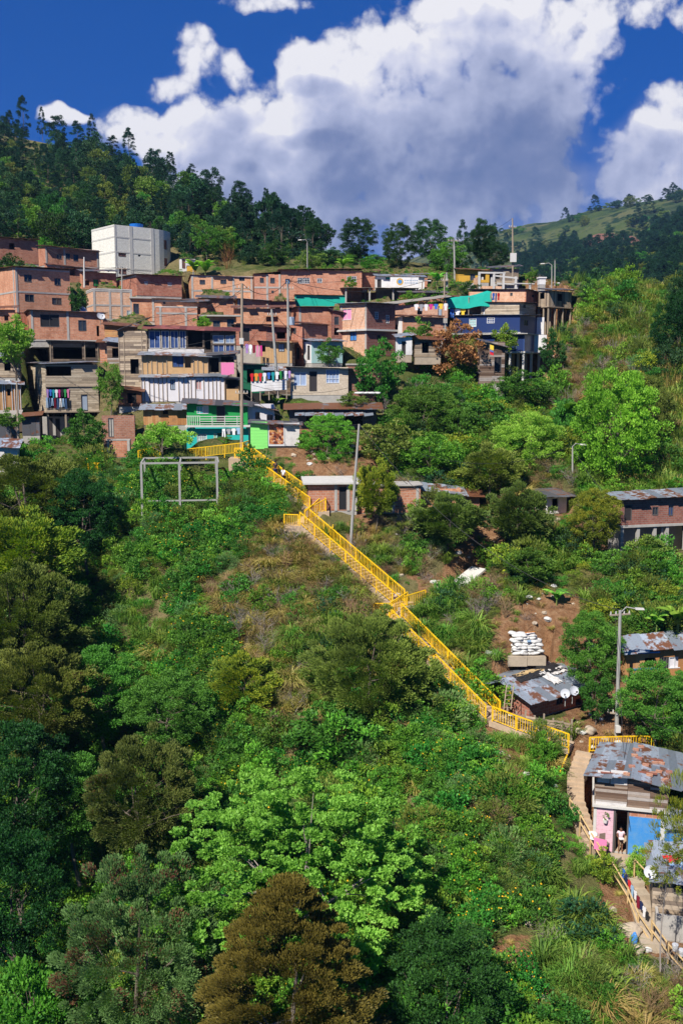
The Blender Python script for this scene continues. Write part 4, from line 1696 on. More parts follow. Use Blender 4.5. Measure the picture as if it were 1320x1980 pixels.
# ================================================================= the village
# ---- top left
B('brick_house', 'long brick house at the far left edge under the wooded hill', (-30, -20, 76, 458, 505), 136, 38, 'brick', roof=('shed', 'zincr'), rise=.2,
  op=[('R', 'h', 20, 470, 30, 482)])
B('brick_house', 'brick house with three small square windows left of the white block building', (76, 89, 193, 476, 512), 134, 36, 'brick',
  op=[('R', 'w', 111, 491, 121, 501), ('R', 'w', 128, 490, 137, 501), ('R', 'w', 143, 492, 153, 505)], fr=[('R', [89, 126, 190], [.98])], roof=('shed', 'reds'), rise=.3)
B('brick_house', 'low white and brick annex with dark opening and green balcony panel', (88, 92, 190, 511, 545), 128, 36, 'brick', op=[('R', 'h', 131, 515, 146, 532), ('R', 'g', 108, 517, 118, 527, 'tarpw')],
  fr=[('R', [124, 158], [.96])], roof=('shed', 'zincr'), rise=.2, over=.2)
B('shack', 'dark roofed brick shack with green window beside the white block building', (156, 160, 226, 525, 560), 127, 30, 'brick', roof=('shed', 'zincd'), rise=.3,
  op=[('R', 'w', 181, 540, 191, 554, 'green'), ('R', 'w', 200, 545, 211, 556), ('R', 'h', 163, 542, 174, 552)])
B('brick_house', 'large two storey brick house with four windows at the left', (-40, 33, 138, 516, 604), 116, 38, 'brick2',
  op=[('R', 'w', 50, 531, 65, 545), ('R', 'w', 108, 538, 121, 552), ('R', 'w', 50, 569, 68, 583), ('R', 'w', 102, 576, 121, 589)],
  fr=[('R', [34], [.46, .97]), ('L', [0, 30], [.46])], roof=('shed', 'zincr'), rise=.4, found=4, foundm='brick')
B('brick_house', 'brick house with wide black window above the dark timber house', (45, 62, 204, 600, 660), 109, 20, 'brick', 'brick',
  op=[('R', 'w', 80, 608, 117, 632, 'black'), ('R', 'w', 153, 619, 169, 640), ('R', 'h', 188, 630, 193, 650)], fr=[('R', [62, 133], [.03])],
  roof=('shed', 'zincd'), rise=.25, found=.6)
B('brick_house', 'small brick house at the left edge behind the leafy tree', (-40, -30, 31, 598, 640), 112, 15, 'brick', roof=('shed', 'zincr'), op=[('R', 'h', 10, 610, 18, 620)], rise=.3)
B('timber_house', 'dark timber house with barred front below the brick house', (68, 98, 192, 659, 702), 108, 18, 'dwood', style='h', op=[('R', 'h', 104, 664, 160, 694), ('R', 'h', 166, 666, 186, 692)],
  roof=('shed', 'zincd'), rise=.2, bat=[('R', 11, 'post')], found=3, foundm='dwood')
h = B('timber_house', 'two storey pale timber house on stilts with laundry at the left', (44, 91, 192, 704, 796), 101.5, 24, 'tan', style='h', pitch=.19,
      op=[('R', 'h', 93, 708, 141, 726), ('R', 'h', 90, 750, 135, 788), ('R', 'd', 158, 763, 171, 793, 'dgrey')], roof=('shed', 'zincb'), rise=.25, found=None)
h.stilts([0, .35, .7, 1], 4.2, 'post', .16, .12, (0., .6, 1))
mb = MB()
z_ = h.uv('R', 120, 747)[1]
h.put(mb, 'R', -.05, h.W + .05, z_ - .06, z_ + .06, -.12, -.026)
mb.build('floor_beam', M['post'], h.root)
TIMBER_STILT = h
B('concrete_house', 'grey concrete ground floor with dark doorway below the stilted timber house', (76, 84, 136, 806, 853), 103, 14, 'conc', D=3., op=[('R', 'd', 93, 808, 104, 850), ('R', 'd', 109, 809, 118, 850)], roof=None)
h = B('timber_house', 'orange board shack at the left edge', (-40, -12, 43, 742, 797), 100.5, 18, 'orangew', style='v', pitch=.3, op=[('R', 'h', 17, 752, 22, 765)], roof=('shed', 'zinc'), rise=.3,
      bat=[('R', 9, 'tarpw')], found=2, foundm='dwood')
B('shack', 'low dark sheet shack at the left edge below the orange boards', (-40, -15, 36, 806, 850), 96, 8, 'zincd', style='v', pitch=.7, roof=('shed', 'eternit'), rise=.5)
B('shack', 'whitish blue tarp roofed shack at the far left below', (-40, -25, 36, 862, 905), 91, 5, 'tarpw', roof=('shed', 'zincb'), rise=.6, D=3.5)

# ---- white block building
h = House('apartment_building', 'white block apartment building with rounded end on the hill', 224, 550, 434, 181, 300, 155, 40, cat='apartment building')
for q in ((231, 487, 246, 496), (231, 520, 246, 530)):
    h.opening(('R', 'w', *q, 'brickd'))
h.opening(('R', 'h', 269, 493, 274, 496))
h.walls('wblock')
h.frame('L', [], [.0, .28, .55, .80, .98], 'concl', .3)
h.frame('R', [256, 297], [], 'concl', .55)
h.frame('R', [226], [.28, .55, .80], 'concl', .25)
mb = MB()
mb.box(.25, .25, h.H - .4, h.W - .25, h.D - .25, h.H - .2)
mb.build('roof', M['concl'], h.root)
# the rounded end: quarter drum from the R face round to the right
rad = 5.2
cx_, cy_ = h.W, rad
mb = MB()
ns = 10
wn = []
for i in range(ns):
    t0, t1 = -math.pi / 2 + (math.pi * .62) * i / ns, -math.pi / 2 + (math.pi * .62) * (i + 1) / ns
    p0, p1 = (cx_ + rad * math.cos(t0), cy_ + rad * math.sin(t0)), (cx_ + rad * math.cos(t1), cy_ + rad * math.sin(t1))
    q0, q1 = (cx_ + (rad - .2) * math.cos(t0), cy_ + (rad - .2) * math.sin(t0)), (cx_ + (rad - .2) * math.cos(t1), cy_ + (rad - .2) * math.sin(t1))
    def seg(z0, z1):
        mb.hexa([(*p0, z0), (*p1, z0), (*q1, z0), (*q0, z0), (*p0, z1), (*p1, z1), (*q1, z1), (*q0, z1)])
    if i in (2, 6):
        lv = [(h.H * f0, h.H * f1) for f0, f1 in ((.0, .08), (.22, .38), (.52, .67), (.83, .995))]
        for z0, z1 in lv:
            seg(z0, z1)
        for z0, z1 in ((.08, .22), (.38, .52), (.67, .83)):
            wn.append((p0, p1, q0, q1, z0 * h.H, z1 * h.H))
    else:
        seg(0, h.H * .995)
mb.build('curved_wall', M['wblock'], h.root)
for p0, p1, q0, q1, z0, z1 in wn:
    mb = MB()
    m0, m1 = [(p0[k] * .6 + q0[k] * .4) for k in (0, 1)], [(p1[k] * .6 + q1[k] * .4) for k in (0, 1)]
    mb.hexa([(*m0, z0), (*m1, z0), (*q1, z0), (*q0, z0), (*m0, z1), (*m1, z1), (*q1, z1), (*q0, z1)])
    mb.build('window', M['brickd'], h.root)
mb = MB()
mb.poly([(cx_ + (rad - .1) * math.cos(-math.pi / 2 + math.pi * .62 * i / ns), cy_ + (rad - .1) * math.sin(-math.pi / 2 + math.pi * .62 * i / ns), h.H * .985) for i in range(ns + 1)] + [(cx_ - .5, cy_ + 3, h.H * .985), (cx_ - .5, .3, h.H * .985)])
mb.build('drum_roof', M['concl'], h.root)
h.foundation(4, 'conc')
tk = P(264, 437, 160)
mb = MB()
mb.tube([(0, 0, 0), (0, 0, .25), (0, 0, .9), (0, 0, .95)], [.85, .95, 1.1, .9], 16)
o = mb.build('water_tank', M['tank'], smooth=False)
o.location = (tk.x, tk.y, h.C.z + h.H - .2)
tag(o, 'blue plastic water tank on the roof of the white block building', 'water tank')

B('apartment_building', 'narrow white and ochre building just right of the rounded white building', (348, 352, 379, 500, 560), 150, 20, 'plaster', 'plaster', op=[('R', 'w', 350, 500, 360, 519, 'brickd'), ('R', 'w', 351, 533, 361, 542)],
  roof=('shed', 'zincr'), rise=.2, over=.1)
mbh = B('brick_house', 'ochre painted wall section beside the long brick row', (362, 363, 380, 514, 560), 146, 10, 'ochre', D=2., roof=('slab', 'conc'), over=.05)

# ---- second row
B('brick_house', 'gabled brick house in front of the white block building', (224, 265, 352, 531, 571), 123, 28, 'brick', roof=('shed', 'zincr'), rise=.3, fr=[('L', [], [.97])],
  op=[('R', 'b', 280, 544, 287, 550, 'concl'), ('R', 'b', 325, 546, 333, 553, 'concl')])
B('brick_house', 'pink brick house with white concrete grid in the middle of the left rows', (169, 182, 257, 559, 620), 116, 24, 'brickp', roof=('parapet', 'concl'),
  fr=[('R', [182, 214, 236, 255], [.05, .5, .96]), ('L', [], [.5, .96])], op=[('R', 'c', 246, 600, 253, 616, 'palet')])
B('brick_house', 'recessed brick house with one dark window right of the concrete grid house', (256, 257, 300, 577, 621), 117.5, 14, 'brick', roof=('slab', 'conc'), op=[('R', 'w', 257, 587, 270, 607)], over=.3, fr=[('R', [297], [])])
B('brick_house', 'wide brick house with a tiny square window below the gabled brick house', (297, 300, 382, 578, 612), 118, 12, 'brick2', roof=('shed', 'zincr'), rise=.3, op=[('R', 'w', 316, 583, 321, 588)], fr=[('R', [], [.9])])
B('brick_house', 'low brick house with two concrete columns above the blue glazed shack', (298, 303, 382, 594, 632), 112, 12, 'brick2', roof=('parapet', 'concl'), fr=[('R', [311, 360], [.7])])
B('timber_house', 'low orange plank shack between brick and timber houses', (198, 203, 262, 628, 652), 110, -8, 'orangew', style='h', roof=('shed', 'zincr'), rise=.3, op=[('R', 'h', 228, 640, 239, 648)])

# ---- the long brick row in the centre
B('brick_house', 'long brick house at the left end of the upper row with three windows', (366, 371, 490, 532, 594), 126, 10, 'brick2',
  op=[('R', 'w', 387, 541, 398, 550), ('R', 'w', 427, 540, 439, 549), ('R', 'w', 463, 534, 474, 543), ('R', 'h', 421, 564, 424, 567)],
  fr=[('R', [372, 411, 452, 487], [.52, .97])], roof=('shed', 'zincr'), rise=.25, found=4, foundm='brick2', over=.15)
B('brick_house', 'middle brick house of the upper row with two small windows', (488, 492, 543, 530, 594), 126, 6, 'brick2', op=[('R', 'w', 503, 537, 511, 547), ('R', 'w', 523, 537, 532, 548), ('R', 'w', 525, 562, 530, 567)],
  fr=[('R', [517, 541], [.6])], roof=('shed', 'zincr'), rise=.2, over=.12, found=3)
B('brick_house', 'wide brick house of the upper row with white barred windows', (541, 544, 699, 522, 586), 125.5, 6, 'brick2', D=7,
  op=[('R', 'w', 552, 539, 561, 549, 'bluep'), ('R', 'g', 575, 537, 599, 548), ('R', 'g', 613, 538, 623, 547), ('R', 'g', 670, 534, 689, 545)],
  fr=[], roof=('shed', 'zincr'), rise=.25, found=3)
for px_ in (575, 603, 636, 668):
    pass
h = B('brick_house', 'brick end house of the upper row beside the banner house', (697, 700, 735, 526, 560), 129, 8, 'brick', roof=('shed', 'zincr'), rise=.2)
B('shack', 'small lean-to brick shack below the left end of the upper row', (381, 384, 452, 576, 610), 119, 4, 'brick', op=[('R', 'h', 399, 580, 406, 586)], roof=('shed', 'zincd'), rise=.35)
B('brick_house', 'low brick house with flat slab roof and two dark windows in the centre left', (390, 395, 457, 612, 634), 112, 6, 'brick', roof=('slab', 'conc'), over=.5, D=4, op=[('R', 'w', 412, 620, 426, 632), ('R', 'w', 439, 617, 453, 632)])
B('brick_house', 'broad brick house behind the power poles', (448, 453, 560, 596, 645), 114, 6, 'brick', roof=('shed', 'zincr'), rise=.3, op=[('R', 'h', 515, 612, 538, 622), ('R', 'w', 470, 627, 484, 640)])
B('brick_house', 'lower brick house with dark doorway behind the power poles', (450, 456, 520, 628, 668), 109, 8, 'brick', roof=('shed', 'zincd'), rise=.3, op=[('R', 'd', 463, 634, 483, 660)])
B('brick_house', 'small dark roofed brick hut beside the leaning pole', (512, 516, 560, 632, 662), 108.5, 8, 'brickd', roof=('shed', 'zincr'), rise=.4, op=[('R', 'h', 535, 642, 552, 655)])
B('brick_house', 'square brick house with sloping roof left of the corner house', (560, 578, 644, 594, 655), 113, 12, 'brick', fr=[('R', [578, 642], [])], roof=('shed', 'zincr'), rise=.25)
B('brick_house', 'tall narrow brick house with a lit left flank in the centre', (562, 587, 634, 626, 708), 107, 34, 'brick', op=[('L', 'w', 567, 634, 573, 645), ('L', 'd', 573, 672, 579, 695)], roof=('shed', 'zincr'), rise=.35)
B('plaster_house', 'peeling white and pale teal house behind the small tree', (588, 603, 662, 660, 702), 105, 25, 'palet', 'plaster', roof=('shed', 'zinc'), rise=.3, op=[('L', 'd', 594, 668, 599, 696), ('R', 'w', 640, 668, 650, 680)], found=3)
h = B('brick_house', 'two storey corner brick house with pink curtain and blue window', (656, 709, 763, 586, 688), 109, 40, 'brickd', 'brickp', roof=('shed', 'zinc'), rise=.1, over=.45,  # lit left face in paler brick, shaded right in brown: light painted in
      op=[('L', 'c', 661, 597, 679, 619, 'curtain'), ('L', 'w', 676, 641, 689, 659, 'bluep'), ('R', 'g', 724, 603, 731, 617, 'glass'), ('R', 'g', 745, 609, 752, 625), ('R', 'w', 728, 647, 735, 658), ('R', 'w', 742, 658, 749, 670)],
      fr=[('L', [660, 707], []), ('R', [], [])], found=3)
mb = MB()
zf_ = h.uv('L', 700, 638)[1]
mb.box(-.35, -.3, zf_ - .1, h.W + .2, h.D + .2, zf_ + .1)
mb.build('floor_slab', M['concl'], h.root)

# ---- banner house, netting roofs, right ridge
B('teal_roofed_house', 'low house with bright teal netting front under the upper row', (568, 571, 669, 570, 592), 122, 4, 'teal', roof=('shed', 'zincr'), rise=.2, over=.1, D=4, cat='house', found=2)
h = B('open_shed', 'open grey roofed shed on thin posts right of the teal front', (664, 667, 762, 558, 584), 122, 6, 'conc', roof=None, found=0, D=5, cat='shed') if False else None
hs_ = House('open_shed', 'open shed with broad grey roof on posts beside the teal netting', 667, 588, 557, 667, 808, 122, 5, D=5, cat='shed')
for f_ in (0, .33, .66, 1):
    for g_ in (0, 1):
        mb = MB()
        x_ = .1 + f_ * (hs_.W - .2)
        mb.box(x_ - .09, g_ * (hs_.D - .2), -1.2, x_ + .09, g_ * (hs_.D - .2) + .18, hs_.H)
        mb.build('post', M['conc'], hs_.root)
hs_.roof('shed', 'eternit', over=.3, rise=.35)
mb = MB()
mb.box(0, hs_.D, -.5, hs_.W, hs_.D + .15, hs_.H - .1)
mb.build('back_wall', M['brickd'], hs_.root)
cut(hs_.C.x, hs_.C.y, hs_.a, 0, hs_.W, 0, hs_.D, hs_.C.z - .1, .2)
B('plaster_house', 'white shop house with a printed banner and blue tarp roof', (724, 727, 820, 534, 560), 127, 5, 'plaster', roof=('shed', 'zincb'), rise=.4, over=.25, D=5, op=[('R', 'w', 745, 535, 792, 541, 'teal'), ('R', 'd', 728, 540, 737, 556)], found=3)
hb = B('shack', 'low brick shack with blue sheet roof at the top of the village', (780, 783, 826, 531, 556), 131, 5, 'brick', roof=('shed', 'zincb'), rise=.2)
B('timber_house', 'orange and grey plank shack at the top of the ridge', (880, 884, 945, 521, 546), 132, 5, 'ochre', roof=('shed', 'zincr'), rise=.3, op=[('R', 'w', 908, 530, 918, 542), ('R', 'h', 924, 527, 938, 541)], D=4)
B('timber_house', 'plank shack behind the unfinished concrete frame', (944, 947, 1002, 519, 548), 133, 6, 'wood', style='h', roof=('shed', 'zincd'), rise=.3, D=4, op=[('R', 'h', 955, 528, 965, 540)])

# unfinished concrete frame
h = House('concrete_frame_building', 'unfinished open concrete frame building on the ridge', 924, 560, 527, 924, 1032, 127, 8, D=5.5, cat='building')
mb = MB()
mb.box(-.2, -.2, -.3, h.W + .2, h.D, -.002)
mb.build('floor_slab', M['conc'], h.root)
for f_ in (0, .27, .45, .68, .95):
    for g_ in (0, 1):
        mb = MB()
        x_ = f_ * (h.W - .3)
        hh_ = h.H * (.98 if f_ < .5 else (.8 if f_ < .8 else .45))
        mb.box(x_, g_ * (h.D - .3), .0, x_ + .26, g_ * (h.D - .3) + .26, hh_)
        mb.build('column', M['concl'], h.root)
mb = MB()
mb.bar((0, .13, h.H), (h.W * .48, .13, h.H), .24, .2)
mb.bar((h.W * .3, .13, h.H * .83), (h.W * .7, .13, h.H * .7), .2, .2)
mb.bar((h.W * .55, h.D - .2, h.H * .62), (h.W * .98, h.D - .2, h.H * .55), .2, .18)
mb.bar((h.W * .6, .13, h.H * .4), (h.W * 1.0, .13, h.H * .38), .4, .12)
mb.build('beams', M['concl'], h.root)
mb = MB()
mb.box(.3, .15, 0, h.W * .42, .3, h.H * .22)
mb.box(.28, .4, 0, .43, h.D * .6, h.H * .8)
mb.build('low_wall', M['brickp'], h.root)
h.foundation(2, 'brick')

B('brick_house', 'brick house on a tall side foundation at the right end of the ridge', (905, 1016, 1064, 560, 585), 120, 62, 'brick', 'brickp', roof=('shed', 'zincd'), rise=.25, over=.3,
  op=[('L', 'w', 985, 566, 990, 572), ('R', 'w', 1027, 570, 1031, 575), ('R', 'w', 1044, 575, 1049, 580)], found=None).stilts([0, .55, 1], 4.6, 'conc', .25, .2, (0., .5, 1))
B('timber_house', 'stilted timber house at the far right end of the ridge', (1040, 1060, 1104, 561, 592), 121, 42, 'wood', 'wood', style='v', roof=('shed', 'zincd'), rise=.3, over=.4,
  op=[('L', 'h', 1043, 566, 1052, 578), ('R', 'h', 1076, 568, 1086, 582)], found=None).stilts([0, .3, .65, 1], 4.2, 'post', .16, .12, (0., .5, 1))
B('brick_house', 'low brick house under teal netting with hanging cloths', (863, 868, 950, 574, 612), 119, 8, 'brick', roof=('shed', 'zincr'), rise=.3, op=[('R', 'h', 870, 588, 877, 606)])
hn = House('netting_canopy', 'sloping teal netting canopy over the low brick house', 862, 592, 580, 862, 950, 117.2, 5, D=2.4, cat='canopy')
mb = MB()
hz_ = hn.H
for i in range(8):
    xa, xb = hn.W * i / 8, hn.W * (i + 1) / 8
    za, zb_ = [.95 * hz_ + .9 * (q / hn.W) + .12 * math.sin(q * 1.4) for q in (xa, xb)]
    ba, bb = [-.35 + .4 * (q / hn.W) + .1 * math.sin(q * 2) for q in (xa, xb)]
    mb.hexa([(xa, 0, ba), (xb, 0, bb), (xb, .04, bb), (xa, .04, ba), (xa, .25, za), (xb, .25, zb_), (xb, .29, zb_), (xa, .29, za)])
    mb.hexa([(xa, .25, za - .04), (xb, .25, zb_ - .04), (xb, 2.4, zb_ + .25), (xa, 2.4, za + .25), (xa, .25, za), (xb, .25, zb_), (xb, 2.4, zb_ + .29), (xa, 2.4, za + .29)])
mb.build('netting', M['teal'], hn.root)
mb = MB()
for f_ in (0.02, .5, .98):
    mb.tube([(f_ * hn.W, .15, -2.5), (f_ * hn.W, .15, hz_ * .9 + .9 * f_)], .05, 5)
mb.build('posts', M['post'], hn.root)
B('brick_house', 'long low house with laundry under an old grey roof', (742, 748, 865, 590, 614), 116, 6, 'brickp', roof=('shed', 'eternit'), rise=.4, over=.3, tilt=.9, op=[('R', 'h', 806, 596, 816, 608), ('R', 'd', 846, 592, 854, 612, 'dgrey')], D=4)
B('brick_house', 'pale brick house with rusty roof between the corner house and the navy house', (757, 778, 856, 612, 655), 111, 20, 'brick2', 'plaster', roof=('shed', 'zincr'), rise=.3, over=.4, op=[('R', 'w', 812, 628, 822, 638), ('L', 'd', 762, 628, 768, 650)], found=3)
B('shack', 'small plank shack with tin roof below the pale brick house', (798, 802, 852, 656, 690), 107, 12, 'wood', style='h', roof=('shed', 'zincr'), rise=.4, over=.3, found=.8, foundm='rock', op=[('R', 'h', 815, 664, 828, 682)])
B('timber_house', 'pale plank house above the navy panelled house', (929, 1003, 1034, 585, 612), 116, 62, 'tan', 'tan', style='h', pitch=.2, roof=('shed', 'zincr'), rise=.15, over=.3, op=[('L', 'd', 932, 592, 937, 610, 'tarpw'), ('R', 'w', 1010, 590, 1015, 594)], found=.4)
h = B('panel_house', 'navy blue panelled upper floor with white window', (876, 1004, 1036, 609, 642), 113, 62, 'navy', 'navy', roof=('shed', 'zincb'), rise=.15, over=.3, cat='house',
      op=[('L', 'g', 906, 616, 920, 632, 'palet'), ('L', 'g', 940, 614, 955, 625, 'navyl'), ('R', 'w', 1012, 618, 1020, 630)], found=None)
mb = MB()
ca_, sa_ = math.cos(h.a), math.sin(h.a)
mb.bar((h.W + .03, -.02, h.H * .47), (h.W + .03 + .85 * ca_, -.02 - .85 * sa_, h.H * .47), .06, h.H * 1.1)
mb.build('white_panel', M['plaster'], h.root)
mb = MB()
h.put(mb, 'L', -.1, h.D + .1, -.16, -.003, -.1, .3)
mb.box(-.1, 0, -.16, h.W, h.D, -.005)
mb.build('floor_slab', M['concl'], h.root)
h = B('panel_house', 'navy lower floor with balcony and white end panel on concrete stilts', (932, 1013, 1044, 646, 679), 111.2, 60, 'navyl', 'navy', roof=('slab', 'conc'), over=.5, th=.09, cat='house',
      op=[('L', 'h', 955, 650, 985, 660), ('L', 'w', 990, 650, 1000, 668)], found=None)
h.stilts([0, .5, 1], 4.8, 'concl', .24, .2, (0., .33, .66, 1))
mb = MB()
mb.bar((h.W * .55, -.05, h.H * .48), (h.W * .55 + 1.4 * ca_, -.05 - 1.4 * sa_, h.H * .48), .06, h.H * 1.05)
mb.build('white_panel', M['plaster'], h.root)
B('timber_house', 'brown timber house with a small flag beside the stilted navy house', (924, 926, 974, 660, 742), 108, 12, 'brownw', style='h', D=6, roof=('shed', 'zincd'), rise=.3, over=.3, op=[('R', 'w', 954, 690, 968, 719, 'black')], tilt=-.6)

# ---- small houses packed between the rows
B('shack', 'little tin roofed brick hut between the concrete grid house and the long row', (352, 355, 400, 585, 612), 118, 8, 'brick', roof=('shed', 'zincd'), rise=.4, op=[('R', 'w', 362, 592, 370, 601), ('R', 'h', 382, 593, 388, 608)])
B('brick_house', 'brick house wedged below the middle of the upper row', (455, 460, 520, 578, 612), 119.5, 8, 'brick2', roof=('shed', 'zinc'), rise=.3, op=[('R', 'w', 470, 588, 478, 597), ('R', 'w', 495, 589, 503, 598)], fr=[('R', [461, 518], [])])
B('brick_house', 'dark brick house behind the transformer pole', (518, 522, 572, 582, 622), 118, 8, 'brickd', roof=('shed', 'zincr'), rise=.3, op=[('R', 'h', 532, 594, 542, 606), ('R', 'd', 556, 596, 563, 618)])
B('shack', 'mixed board and brick shack left of the tall narrow brick house', (532, 536, 570, 664, 706), 106.5, 8, 'wood', style='h', roof=('shed', 'zincr'), rise=.4, op=[('R', 'h', 545, 674, 556, 690)])
B('timber_house', 'plank shack squeezed under the orange plank shack', (204, 208, 250, 660, 700), 106.5, -6, 'brownw', style='h', roof=('shed', 'zinc'), rise=.4, op=[('R', 'h', 218, 672, 230, 690)], D=3)
B('shack', 'rusty sheet lean-to left of the white panel house', (226, 230, 274, 752, 786), 100.5, 4, 'zincr', style='v', pitch=.8, roof=('shed', 'zincr'), rise=.3, D=3, op=[('R', 'h', 244, 760, 256, 780)])
B('brick_house', 'brick house between the corner house and the square sloping roofed house', (640, 643, 664, 600, 655), 112, 8, 'brickd', roof=('shed', 'zincd'), rise=.2, op=[('R', 'w', 646, 612, 655, 628), ('R', 'h', 646, 634, 655, 648)])
B('brick_house', 'low brick shed under the open grey roofed shed', (672, 676, 760, 588, 606), 117.5, 6, 'brick', roof=('shed', 'eternit'), rise=.3, op=[('R', 'h', 700, 593, 716, 604)])
B('shack', 'white washed hut with tin roof right of the corner brick house', (764, 768, 796, 652, 686), 106.5, 10, 'plaster', roof=('shed', 'zincb'), rise=.3, D=3, found=.8, foundm='rock', op=[('R', 'd', 776, 660, 784, 686)])
B('brick_house', 'long dark roofed brick shack left of the ridge netting', (770, 774, 862, 566, 590), 121, 4, 'brick', roof=('shed', 'zincd'), rise=.4, D=4, op=[('R', 'h', 790, 573, 800, 584), ('R', 'w', 820, 574, 830, 582)])
B('shack', 'grey sheet shack under the stilted timber house at the left', (40, 44, 78, 806, 842), 100, 8, 'zincd', style='v', pitch=.7, roof=('shed', 'zincr'), rise=.3, D=3, op=[('R', 'h', 54, 815, 64, 838)])
B('shack', 'pale plank shack at the left edge below the brick house', (-30, -10, 40, 690, 730), 105, 10, 'wood', style='h', roof=('shed', 'zinc'), rise=.4, op=[('R', 'h', 10, 700, 22, 716)])
B('brick_house', 'brick flank house behind the stilted timber house', (190, 194, 226, 662, 702), 107.5, 6, 'brick', roof=('shed', 'zincr'), rise=.3, D=4, op=[('R', 'w', 204, 674, 212, 684)])

# ---- glazed shack tower in the centre left
B('timber_house', 'tall patchwork plank house on the left flank of the glazed house', (218, 232, 288, 640, 752), 104.5, -14, 'wood', style='h', D=6, roof=('shed', 'zincd'), rise=.3, tilt=1.1, op=[('R', 'h', 254, 694, 270, 722)], bat=[('R', 5, 'post')], found=2, foundm='dwood')
h = B('glazed_house', 'wooden house with a long row of blue plastic windows', (284, 287, 456, 636, 684), 103.5, 4, 'dwood', style='h', D=6, roof=('shed', 'reds'), rise=.4, over=.5, cat='house', found=2,
      op=[('R', 'b', 289, 639, 311, 674, 'navyl'), ('R', 'b', 313, 639, 328, 674, 'navyl'), ('R', 'b', 330, 639, 346, 674, 'navyl'), ('R', 'b', 348, 639, 360, 674, 'navyl'), ('R', 'h', 364, 640, 392, 672), ('R', 'h', 396, 642, 408, 676),
          ('R', 'b', 412, 648, 434, 664, 'bluegrey'), ('R', 'b', 436, 648, 455, 664, 'bluegrey'), ('R', 'b', 412, 666, 434, 682, 'navyl'), ('R', 'b', 436, 666, 455, 682, 'navyl')])
mb = MB()
z0_ = h.uv('R', 330, 683)[1]
w1_ = h.uv('R', 395, 680)[0]
h.put(mb, 'R', 0, w1_, .02, h.uv('R', 330, 675)[1], -.09, -.03)
mb.build('white_fascia', M['tarpw'], h.root)
h = B('timber_house', 'particle board panel house with a blue window under the glazed row', (272, 275, 404, 686, 729), 102.2, 4, 'osb', D=6, roof=('shed', 'zincb'), rise=.3, over=.35, found=2,
      op=[('R', 'w', 334, 687, 356, 710, 'navyl'), ('R', 'h', 358, 687, 370, 711)], bat=[('R', 13, 'post')])
h = B('timber_house', 'ramshackle open timber annex hung with a pink blanket', (403, 406, 458, 688, 730), 102.8, 4, 'wood', style='v', D=5, roof=('shed', 'zincd'), rise=.3, found=2, op=[('R', 'h', 408, 692, 424, 720), ('R', 'h', 428, 690, 454, 700)])
h = B('panel_house', 'white panel house with dark battens and pinkish patch windows', (271, 274, 436, 730, 776), 101.2, 4, 'panel', D=6, roof=('shed', 'zincb'), rise=.25, over=.25, cat='house', found=1.0,
      op=[('R', 'w', 330, 734, 340, 754, 'dgrey'), ('R', 'c', 379, 734, 391, 754, 'pinkpatch')], bat=[('R', 20, 'post')])
B('shack', 'dark open annex at the right end of the white panel house', (435, 438, 462, 732, 778), 101.4, 4, 'osb', style='p', pitch=1.2, D=4, roof=('shed', 'zincd'), rise=.2, op=[('R', 'h', 439, 734, 455, 752)], found=1)
B('timber_house', 'low orange board house left of the green house', (275, 278, 363, 792, 822), 98.2, 4, 'orangew', style='v', pitch=.25, D=5, roof=('shed', 'zinc'), rise=.45, over=.4, op=[('R', 'h', 315, 793, 327, 801)])
# green over turquoise
h = B('painted_house', 'bright green upper floor with balcony over turquoise ground floor', (360, 362, 479, 780, 822), 96.5, 3, 'green', D=6.5, roof=('shed', 'zincd'), rise=.4, over=.5, cat='house', found=None,
      op=[('R', 'g', 381, 786, 393, 800, 'turq'), ('R', 'c', 393, 784, 404, 800, 'tarpw'), ('R', 'd', 419, 785, 436, 817)])
lo_ = h.C.z
mb = MB()
mb.box(-.15, -.55, -.18, h.W + .25, h.D, -.003)
mb.build('balcony_slab', M['concl'], h.root)
mb = MB()
hw_ = h.uv('R', 466, 800)[0]
for q in (.12, .35, .58, .82):
    mb.box(.25 * hw_, -.52, q, hw_, -.47, q + .06)
for i in range(26):
    x_ = hw_ * (i + .2) / 26
    if x_ < hw_ * .25 or i % 6 == 0:
        mb.box(x_, -.55, .0, x_ + .06, -.525, .9)
mb.box(0, -.52, .86, hw_ * .25, -.47, .92)
mb.build('balcony_railing', M['tarpw'], h.root)
zg = P(420, 883, 96.5).z - lo_
g_ = MB()
gh = House('x', '', 362, 883, 829, 362, 481, 96.6, 3, D=6)
for o_ in [('R', 'g', 382, 839, 401, 857, 'palet'), ('R', 'd', 421, 837, 440, 873, 'gdoor'), ('R', 'c', 414, 838, 420, 856, 'lime')]:
    gh.opening(o_)
gh.walls('turq')
gh.foundation(2, 'conc')
# the ground floor belongs to the same house
for c_ in list(KIDS[gh.root.name]):
    c_.parent = h.root
    c_.location = gh.C - h.C
    c_.location.z = gh.C.z - h.C.z
    KIDS[h.root.name].append(c_)
bpy.data.objects.remove(gh.root)
TURQ = h
B('plaster_house', 'grey white sheet shack with a dark doorway right of the green house', (476, 479, 531, 782, 838), 97.5, 10, 'panel', D=5, roof=('shed', 'zincd'), rise=.3, over=.4, tilt=-.6, op=[('R', 'h', 494, 797, 503, 812), ('R', 'h', 516, 802, 529, 820)], found=2, foundm='plaster')
h = B('shack', 'lime green and tarpaulin shack with a poster on its wall', (484, 486, 579, 818, 865), 93.5, 4, 'tarpw', D=4.5, roof=('shed', 'zincd'), rise=.25, over=.3, found=2., foundm='dark')
mb = MB()
wl = h.uv('R', 518, 840)[0]
z = -.15
while z < h.H - .06:
    mb.box(-.02, -.06 - rnd.uniform(0, .02), z, wl, -.01, z + .27)
    mb.box(-.06, -.05, z, -.01, h.D, z + .27)
    z += .285
